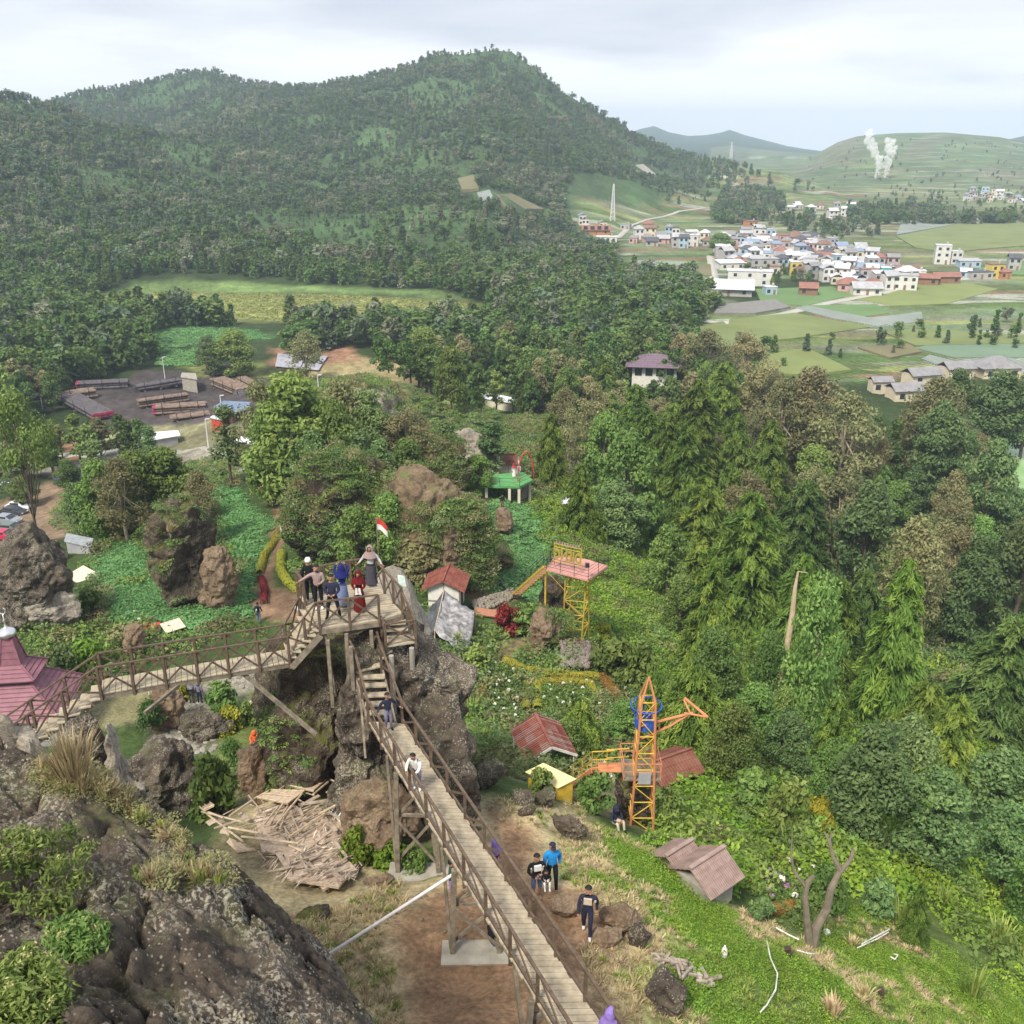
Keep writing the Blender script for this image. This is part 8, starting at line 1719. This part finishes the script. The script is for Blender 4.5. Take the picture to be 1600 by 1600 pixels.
HED = [([(436,838),(428,850),(412,872),(406,898)],.7,.5,M_YEL,'yellow hedge along the left side of the brown footpath'), ([(408,905),(414,925),(412,945)],.6,.45,M_REDL,'dark red hedge at the left side of the footpath near the backpack visitor'), ([(446,800),(440,820),(428,846)],.6,.4,M_RUST,'rust-coloured hedge at the upper left of the footpath'),
 ([(440,866),(438,892),(450,912),(472,930)],.8,.5,M_YEL,'yellow-green hedge curving along the right side of the footpath'), ([(738,911),(772,905)],1.0,.6,M_YEL,'short yellow hedge behind the white hut'), ([(752,1020),(753,1100)],.9,.5,M_RUST,'straight rust-yellow hedge on the left of the flower garden'),
 ([(821,1072),(822,1112)],.6,.45,M_YEL,'narrow yellow hedge left of the garden walk'), ([(838,1072),(840,1110)],.7,.5,M_YEL,'yellow hedge right of the garden walk'), ([(790,1034),(818,1050),(880,1058),(935,1060)],.7,.5,M_YEL,'long curved yellow hedge along the upper edge of the flower garden'),
 ([(842,1068),(880,1066),(922,1070),(944,1112)],.6,.4,M_YEL,'inner yellow hedge framing the square flower bed'), ([(942,1062),(962,1088),(984,1128)],.9,.6,M_RUST,'rust hedge on the right side of the flower garden'), ([(880,1035),(905,1040)],.8,.5,M_RUST,'short rust hedge below the rubble wall'),
 ([(1165,1318),(1208,1336)],.7,.45,M_RUST,'orange-brown hedge right of the pink-roofed hut'), ([(1222,1332),(1238,1362)],.7,.5,M_RUST,'golden hedge above the bare forked tree'), ([(1215,1345),(1238,1382)],.5,.4,M_RUST,'lower golden hedge next to the lilac flowers'), ([(1196,1430),(1252,1420)],.6,.45,M_RUST,'thick orange-brown hedge left of the bare forked tree'), ([(1172,1330),(1212,1346)],.4,.3,M_YEL,'thin yellow hedge under the orange-brown one')]
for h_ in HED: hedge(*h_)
# flowers
def blossom(m_, seed, s=.09):
    rs = np.random.RandomState(seed); lc = LC(); n = 26; d = ball(rs, n, True); lc.add(d*s*.8, d, s*.55, rs.uniform(0, 1, n), rs, 1, 1, .2); return lc.mesh('blossom', m_)
fl_ = np.concatenate([region_pts([(760,1030),(815,1060),(815,1120),(800,1140),(770,1120)], .95, 71), region_pts([(845,1075),(925,1078),(945,1110),(930,1125),(850,1110)], 1.0, 72), region_pts([(940,1030),(1000,1050),(1010,1100),(960,1060)], 1.6, 73), region_pts([(890,1215),(950,1190),(960,1240),(910,1250)], .9, 74), region_pts([(1040,1280),(1070,1260),(1090,1290),(1050,1310)], .6, 75), region_pts([(190,965),(260,970),(200,990)], 1.5, 78), region_pts([(1210,1340),(1290,1360),(1300,1440),(1200,1420)], 1.1, 79)])
fl_[:, 2] += .75; scatter('white_flowers', 'white flowers dotted through the garden beds', fl_, RS.uniform(.7, 1.6, len(fl_)), [blossom(M_WHITEF, 1), blossom(M_WHITEF, 2)], seed=21)
fl2 = region_pts([(1190,1350),(1230,1350),(1240,1400),(1200,1420)], .55, 76); fl2[:, 2] += .35; scatter('lilac_flowers', 'pale lilac flowers beside the orange-brown hedges', fl2, RS.uniform(.8, 1.6, len(fl2)), [blossom(M_PINKF, 3)], seed=22)
bed = np.concatenate([region_pts([(755,1015),(820,1055),(815,1120),(760,1120)], .75, 61), region_pts([(842,1074),(925,1076),(948,1112),(900,1125),(850,1112)], .75, 62), region_pts([(1165,1335),(1240,1350),(1290,1440),(1190,1440)], .6, 63)]); scatter('flower_bed_leaves', 'dark green leafy plants of the flower beds', bed, RS.uniform(.6, 1.0, len(bed)), [patch_mesh(660, M_BROAD, 170, .11, .8, .7, .5), patch_mesh(661, M_DARK, 150, .11, .8, .7, .5)], seed=23)
dv_ = region_pts([(960,885),(1010,880),(1060,930),(1075,960),(1030,940),(980,910)], .8, 64); scatter('dead_vines', 'brown withered creepers on the slope above the yellow tower', dv_, RS.uniform(.7, 1.3, len(dv_)), [tuft_mesh(670+i, leafmat('dead_vine%d' % i, [(.16,.11,.06), (.30,.22,.12)], 0, .1), 60, .6, .9, .02) for i in range(2)], tilt=.6, seed=24)
DEAD = mat('dead_wood', (.30,.235,.15), .9, .25, 3, bump=.4, col2=(.42,.34,.22)); DEADG = mat('dead_wood_grey', (.12,.10,.075), .9, .3, 3, bump=.4, col2=(.20,.17,.125))
b = vec(G(1222,1115)); D = dep(b)-9; q = [PD(1219,1095,D), PD(1228,1020,D), PD(1238,960,D), PD(1242,920,D), PD(1247,893,D)]; dt = empty('dead_trunk', q[0], 'tall bare pale dead trunk leaning among the vine-covered trees', 'dead tree'); m = MB(); m.tube([q[0]-np.array([0,0,2.5])]+q, [.34,.30,.24,.19,.14,.07], 9); m.build('trunk', DEAD, dt); m = MB(); m.tube([q[4], PD(1262,895,D)], [.06,.03], 5); m.build('twig', DEAD, dt)
m = MB(); [m.tube([PD(a, b_, D-.5), PD(c_, d_, D-.8)], .10, 6) for a, b_, c_, d_ in ((1215,1092,1204,1078),(1215,1094,1201,1088),(1224,1096,1240,1091))]; m.build('broken_limb', STEELW, dt)
b = G(1266,1482); D = dep(b); bt_ = empty('bare_tree', b, 'leafless forked grey-brown tree on the green slope at lower right', 'dead tree'); Q = lambda x, y, dd=0: PD(x, y, D+dd)
m = MB(); m.tube([b-np.array([0,0,.4]), Q(1275,1450), Q(1292,1420), Q(1298,1390), Q(1310,1365,.2), Q(1328,1345,.3), Q(1334,1328,.3)], [.24,.17,.14,.125,.10,.08,.065], 10); m.build('trunk', DEADG, bt_)
m = MB(); m.tube([Q(1314,1362,.2), Q(1302,1340,.2), Q(1296,1315,.2), Q(1288,1300,.3)], [.11,.08,.06,.03], 7); m.tube([Q(1296,1315,.2), Q(1300,1298,.2)], [.05,.02], 6); m.tube([b, Q(1261,1440,-.2), Q(1258,1400,-.3), Q(1262,1378,-.3), Q(1272,1368,-.3)], [.17,.12,.10,.09,.07], 8); m.tube([Q(1258,1385,-.3), Q(1240,1360,-.2), Q(1236,1335,-.2), Q(1238,1300,-.2)], [.06,.05,.035,.015], 6); m.build('limb', DEADG, bt_)
for px, py, h_, lb_ in ((1230,1500,.5,'small dark broken stump left of the bare forked tree'),(1285,1520,.2,'dark little stump just below the bare forked tree'),(1375,1560,.4,'thin broken stump near the coiled hose'),(1160,1385,.4,'knobbly stump beside the pink-roofed hut wall')):
    p = G(px, py); t = empty('stump', p, lb_, 'stump'); m = MB(); m.tube([p-np.array([0,0,.2]), p+np.array([.03,0,h_*.5]), p+np.array([-.04,.02,h_])], [.13,.09,.11], 8); m.tube([p+np.array([0,0,h_*.5]), p+np.array([.18,0,h_*.8])], [.05,.03], 6); m.build('wood', DARKW, t)
def hose(pts, label, r=.022):
    P3_ = []
    for a, b_ in zip(pts, pts[1:]):
        for k in range(5): q = G(a[0]+(b_[0]-a[0])*k/5, a[1]+(b_[1]-a[1])*k/5); q[2] += .34; P3_.append(q)
    t = empty('hose', P3_[0], label, 'hose'); m = MB(); m.tube(P3_, r, 6); m.build('pipe', WHITEP, t)
hose([(1197,1484),(1202,1510),(1213,1535),(1210,1560),(1196,1585),(1184,1598)], 'white plastic hose curving down the green slope at the bottom'); hose([(1211,1461),(1230,1472),(1251,1482)], 'short white hose left of the bare forked tree', .026); hose([(1244,1497),(1260,1502),(1274,1502)], 'short white hose by the dark broken stump')
hose([(1345,1486),(1370,1472),(1392,1460)], 'upper one of two parallel white pipes on the right slope', .026); hose([(1338,1492),(1368,1478),(1391,1464)], 'lower one of two parallel white pipes on the right slope'); hose([(1389,1506),(1396,1510),(1401,1503),(1393,1501)], 'coiled white scrap of hose on the right slope'); hose([(1118,1355),(1135,1365),(1152,1378)], 'white hose hanging from the pink-roofed hut')
for px, py, lb_, mt, sz in ((1131,1495,'white plastic bottle lying in the grass',WHITEP,(.10,.10,.25)),(1291,1462,'round white lamp globe hanging at the bare forked tree',WHITEP,(.14,.14,.14))):
    p = G(px, py)+np.array([0,0,.15]); t = empty('bottle' if 'bottle' in lb_ else 'lamp_globe', p, lb_, 'litter' if 'bottle' in lb_ else 'lamp'); m = MB(); a, b_, c_ = sz; m.lathe(p, [(.01,-c_),(a*.8,-c_*.8),(a,0),(a*.8,c_*.6),(a*.35,c_*.9),(a*.3,c_*1.1)], 12); m.build('shell', mt, t, True)
# firewood heap
fw = G(1062,1525); t = empty('firewood_pile', fw, 'heap of pale split wood and stones behind the big scored boulder', 'firewood'); rs_ = random.Random(8); m = MB()
for i in range(42):
    u = i/42; p = vec(G(1030+80*u+rs_.uniform(-6, 6), 1500+48*u+rs_.uniform(-8, 8)))+upv*rs_.uniform(.05, .3); a = rs_.uniform(0, 3.14); l_ = rs_.uniform(.12, .3); d = Vector((math.cos(a), math.sin(a), rs_.uniform(-.3, .3)))*l_; m.beam(p-d, p+d, rs_.uniform(.05, .1), rs_.uniform(.04, .08))
m.build('split_wood', mat('split_wood', (.20,.16,.13), .9, .3, 6, col2=(.42,.36,.31)), t)
# bench, boards, cloths
b = G(441,832); t = empty('bench', b, 'small pale bench beside the brown footpath', 'bench'); m = MB(); m.box((b[0], b[1], b[2]+.45), (.4, 1.5, .06), R(15)); m.build('seat', WHITEP, t)
for s in (-.55, .55): m = MB(); m.box((b[0]-s*math.sin(R(15)), b[1]+s*math.cos(R(15)), b[2]+.2), (.36, .08, .46), R(15)); m.build('leg', CONC, t)
for px, py, mt, sz, rz_, nm, lb_ in ((232,986,REDL_,(1.1,.6,.05),.1,'red_cloth','red cloth spread on the ground beyond the left bridge'),(271,984,BEIGE,(1.0,.8,.05),.7,'broken_board','broken beige board right of the red cloth'),(760,963,mat('terracotta', (.36,.17,.11), .9, .1),(1.2,.5,.12),-.25,'plank','orange-brown planks at the foot of the cobbled steps'),(1062,1273,GREYW,(.7,.35,.04),-.5,'metal_sheet','small grey metal sheet right of the crane foot'),(130,905,BEIGE,(1.6,1.0,.15),-.7,'board','tan board leaning behind the massive dark boulder')):
    b = G(px, py); t = empty(nm, b, lb_, 'cloth' if 'cloth' in nm else 'board'); k_ = dep(b)/36; m = MB(); m.box((b[0], b[1], b[2]+.35), (sz[0]*k_*.75, sz[1]*k_*.75, sz[2]), rz_, rot=Matrix.Rotation(rz_, 3, 'Z') @ Matrix.Rotation(.25, 3, 'X')); m.build('sheet', mt, t)
b = G(236,1100); t = empty('sign_board', b, 'small grey sign board on a post under the left bridge', 'sign'); m = MB(); m.tube([b, b+np.array([0,0,1.1])], .05, 6); m.build('post', STEELW, t); m = MB(); m.box((b[0], b[1], b[2]+1.2), (.8, .3, .06), .1); m.build('board', GREYW, t)
p = PZv(628,908,ZP+.7); t = empty('hanging_cloth', p, 'pale green and white cloth hanging on the right platform rail', 'cloth'); m = MB(); m.slab([p+Vector((-.14,0,.25)), p+Vector((.1,-.05,.22)), p+Vector((.16,-.02,-.2)), p+Vector((-.12,0,-.16))], .02); m.build('cloth', mat('mint_cloth', (.45,.70,.62), .9, .2, 8, col2=(.8,.85,.8)), t)
p = PZv(467,945,ZP-.35); t = empty('bag', p, 'white and dark bag hanging at the left side of the platform', 'bag'); m = MB(); m.lathe(p-upv*.25, [(.05,0),(.16,.05),(.17,.2),(.12,.3),(.03,.34)], 10); m.build('sack', CL['white'], t, True); m = MB(); m.lathe(p+upv*.1, [(.10,0),(.13,.08),(.05,.16)], 8); m.build('flap', CL['navy'], t)
p = G(1108,1345); t = empty('fallen_branches', p+np.array([0,0,1.2]), 'bundle of dry branches lying on the pink tiled roof', 'branches'); rs_ = random.Random(3); m = MB()
for i in range(22): a = p+np.array([rs_.uniform(-.5,.5), rs_.uniform(-.4,.4), 1.35+rs_.uniform(0,.3)]); m.tube([a, a+np.array([rs_.uniform(-.5,.5), rs_.uniform(-.4,.4), rs_.uniform(-.1,.25)])], [.022,.01], 5)
m.build('branch', DARKW, t)

cb_ = region_pts([(250,1140),(330,1060),(440,1005),(640,985),(650,1005),(450,1040),(370,1080),(345,1130),(330,1180),(240,1185)], .5, 65)
import bmesh as _bm
def cobble(sd):
    bm = _bm.new(); _bm.ops.create_icosphere(bm, subdivisions=2, radius=.3); me = bpy.data.meshes.new('cobble'); rs = np.random.RandomState(sd)
    for v in bm.verts: v.co.z *= .3; v.co.x *= 1+rs.uniform(-.08, .08); v.co.y *= .8
    bm.to_mesh(me); bm.free(); me.materials.append(mat('cobble_stone', (.20,.185,.15), .9, .2, 5, col2=(.30,.28,.23), objrand=.25)); return me
scatter('cobblestones', 'grey cobbles paving the garden walk below the left bridge', cb_+np.array([0,0,.02]), RS.uniform(.55, .8, len(cb_)), [cobble(i) for i in range(3)], seed=31, tilt=.05)
# ------------------------------------------------------------------ labels that single each repeat out by what it stands next to
LM = [('the purple-roofed pavilion',1021,570),('the yellow tower',900,950),('the orange crane',1000,1180),('the umbrella-crowned tree',60,680),('the pipe yard',250,625),('the blue-roofed workshop',362,637),('the green deck',795,750),
 ('the tall dead trunk',1234,990),('the bare forked tree',1290,1400),('the pink-roofed hut',1090,1330),('the flag',591,830),('the car park',30,800),('the algae lake',1585,740),('the hamlet',1490,585),('the bamboo frame',605,560),('the grey netting plots',470,560),
 ('the orange guesthouse',931,360),('the white-roofed hall',1138,452),('the marsh meadow',450,475),('the white hut',700,900),('the grassy crag',300,870),('the red shed',845,1150),('the lattice mast',957,320),('the teal house',1384,430),('the orange block',1172,352),('the three-storey white house',1470,400),('the telecom mast',957,320),('the yellow house',1242,425),('the right hill',1500,310)]
ORD = ['', 'second ', 'third ', 'fourth ', 'fifth ', 'sixth ', 'seventh ', 'eighth ', 'ninth ', 'tenth ', 'eleventh ', 'twelfth ', 'thirteenth ', 'fourteenth ', 'fifteenth ', 'sixteenth ', 'seventeenth ', 'eighteenth ', 'nineteenth ', 'twentieth '] + ['%dth ' % k for k in range(21, 400)]
def sector(dx, dy):
    if abs(dx) >= abs(dy): return 'left of' if dx < 0 else 'right of'
    return 'above' if dy < 0 else 'below'
def label_set(items, used):
    P_ = [(o, *proj(p)[:2], look) for o, p, look in items]
    rank = {}
    for li, (nm, lx, ly) in enumerate(LM):
        b = {}
        for i, (o, x, y, look) in enumerate(P_): b.setdefault((look, sector(x-lx, y-ly)), []).append((math.hypot(x-lx, y-ly), i))
        for (look, s), L_ in b.items():
            for k, (d, i) in enumerate(sorted(L_)): rank[(i, li)] = (k, s, d)
    for i, (o, x, y, look) in enumerate(P_):
        best = sorted(range(len(LM)), key=lambda li: rank[(i, li)][0]*12 + rank[(i, li)][2]*.25)
        for li in best:
            k, s, d = rank[(i, li)]; lb = '%s, %snearest %s %s' % (look, ORD[k], s, LM[li][0])
            if len(lb.split()) <= 16 and lb not in used: used.add(lb); o['label'] = lb; break
used_ = set(o.get('label') for o in THINGS if o.get('label'))
label_set([(o, p+np.array([0, 0, 3]), l) for o, p, l in TREES if not o.get('label')], used_)
label_set([(o, p+np.array([0, 0, 3]), l) for o, p, l in HOUSES if l], used_)
label_set([(o, np.array(o.location[:]), 'small brown stone lying loose on the dirt') for o in THINGS if o.name.startswith('loose_stone')], used_)
for k in list(bpy.data.objects):
    for q in ('_k', '_o', '_look'):
        if q in k.keys(): del k[q]
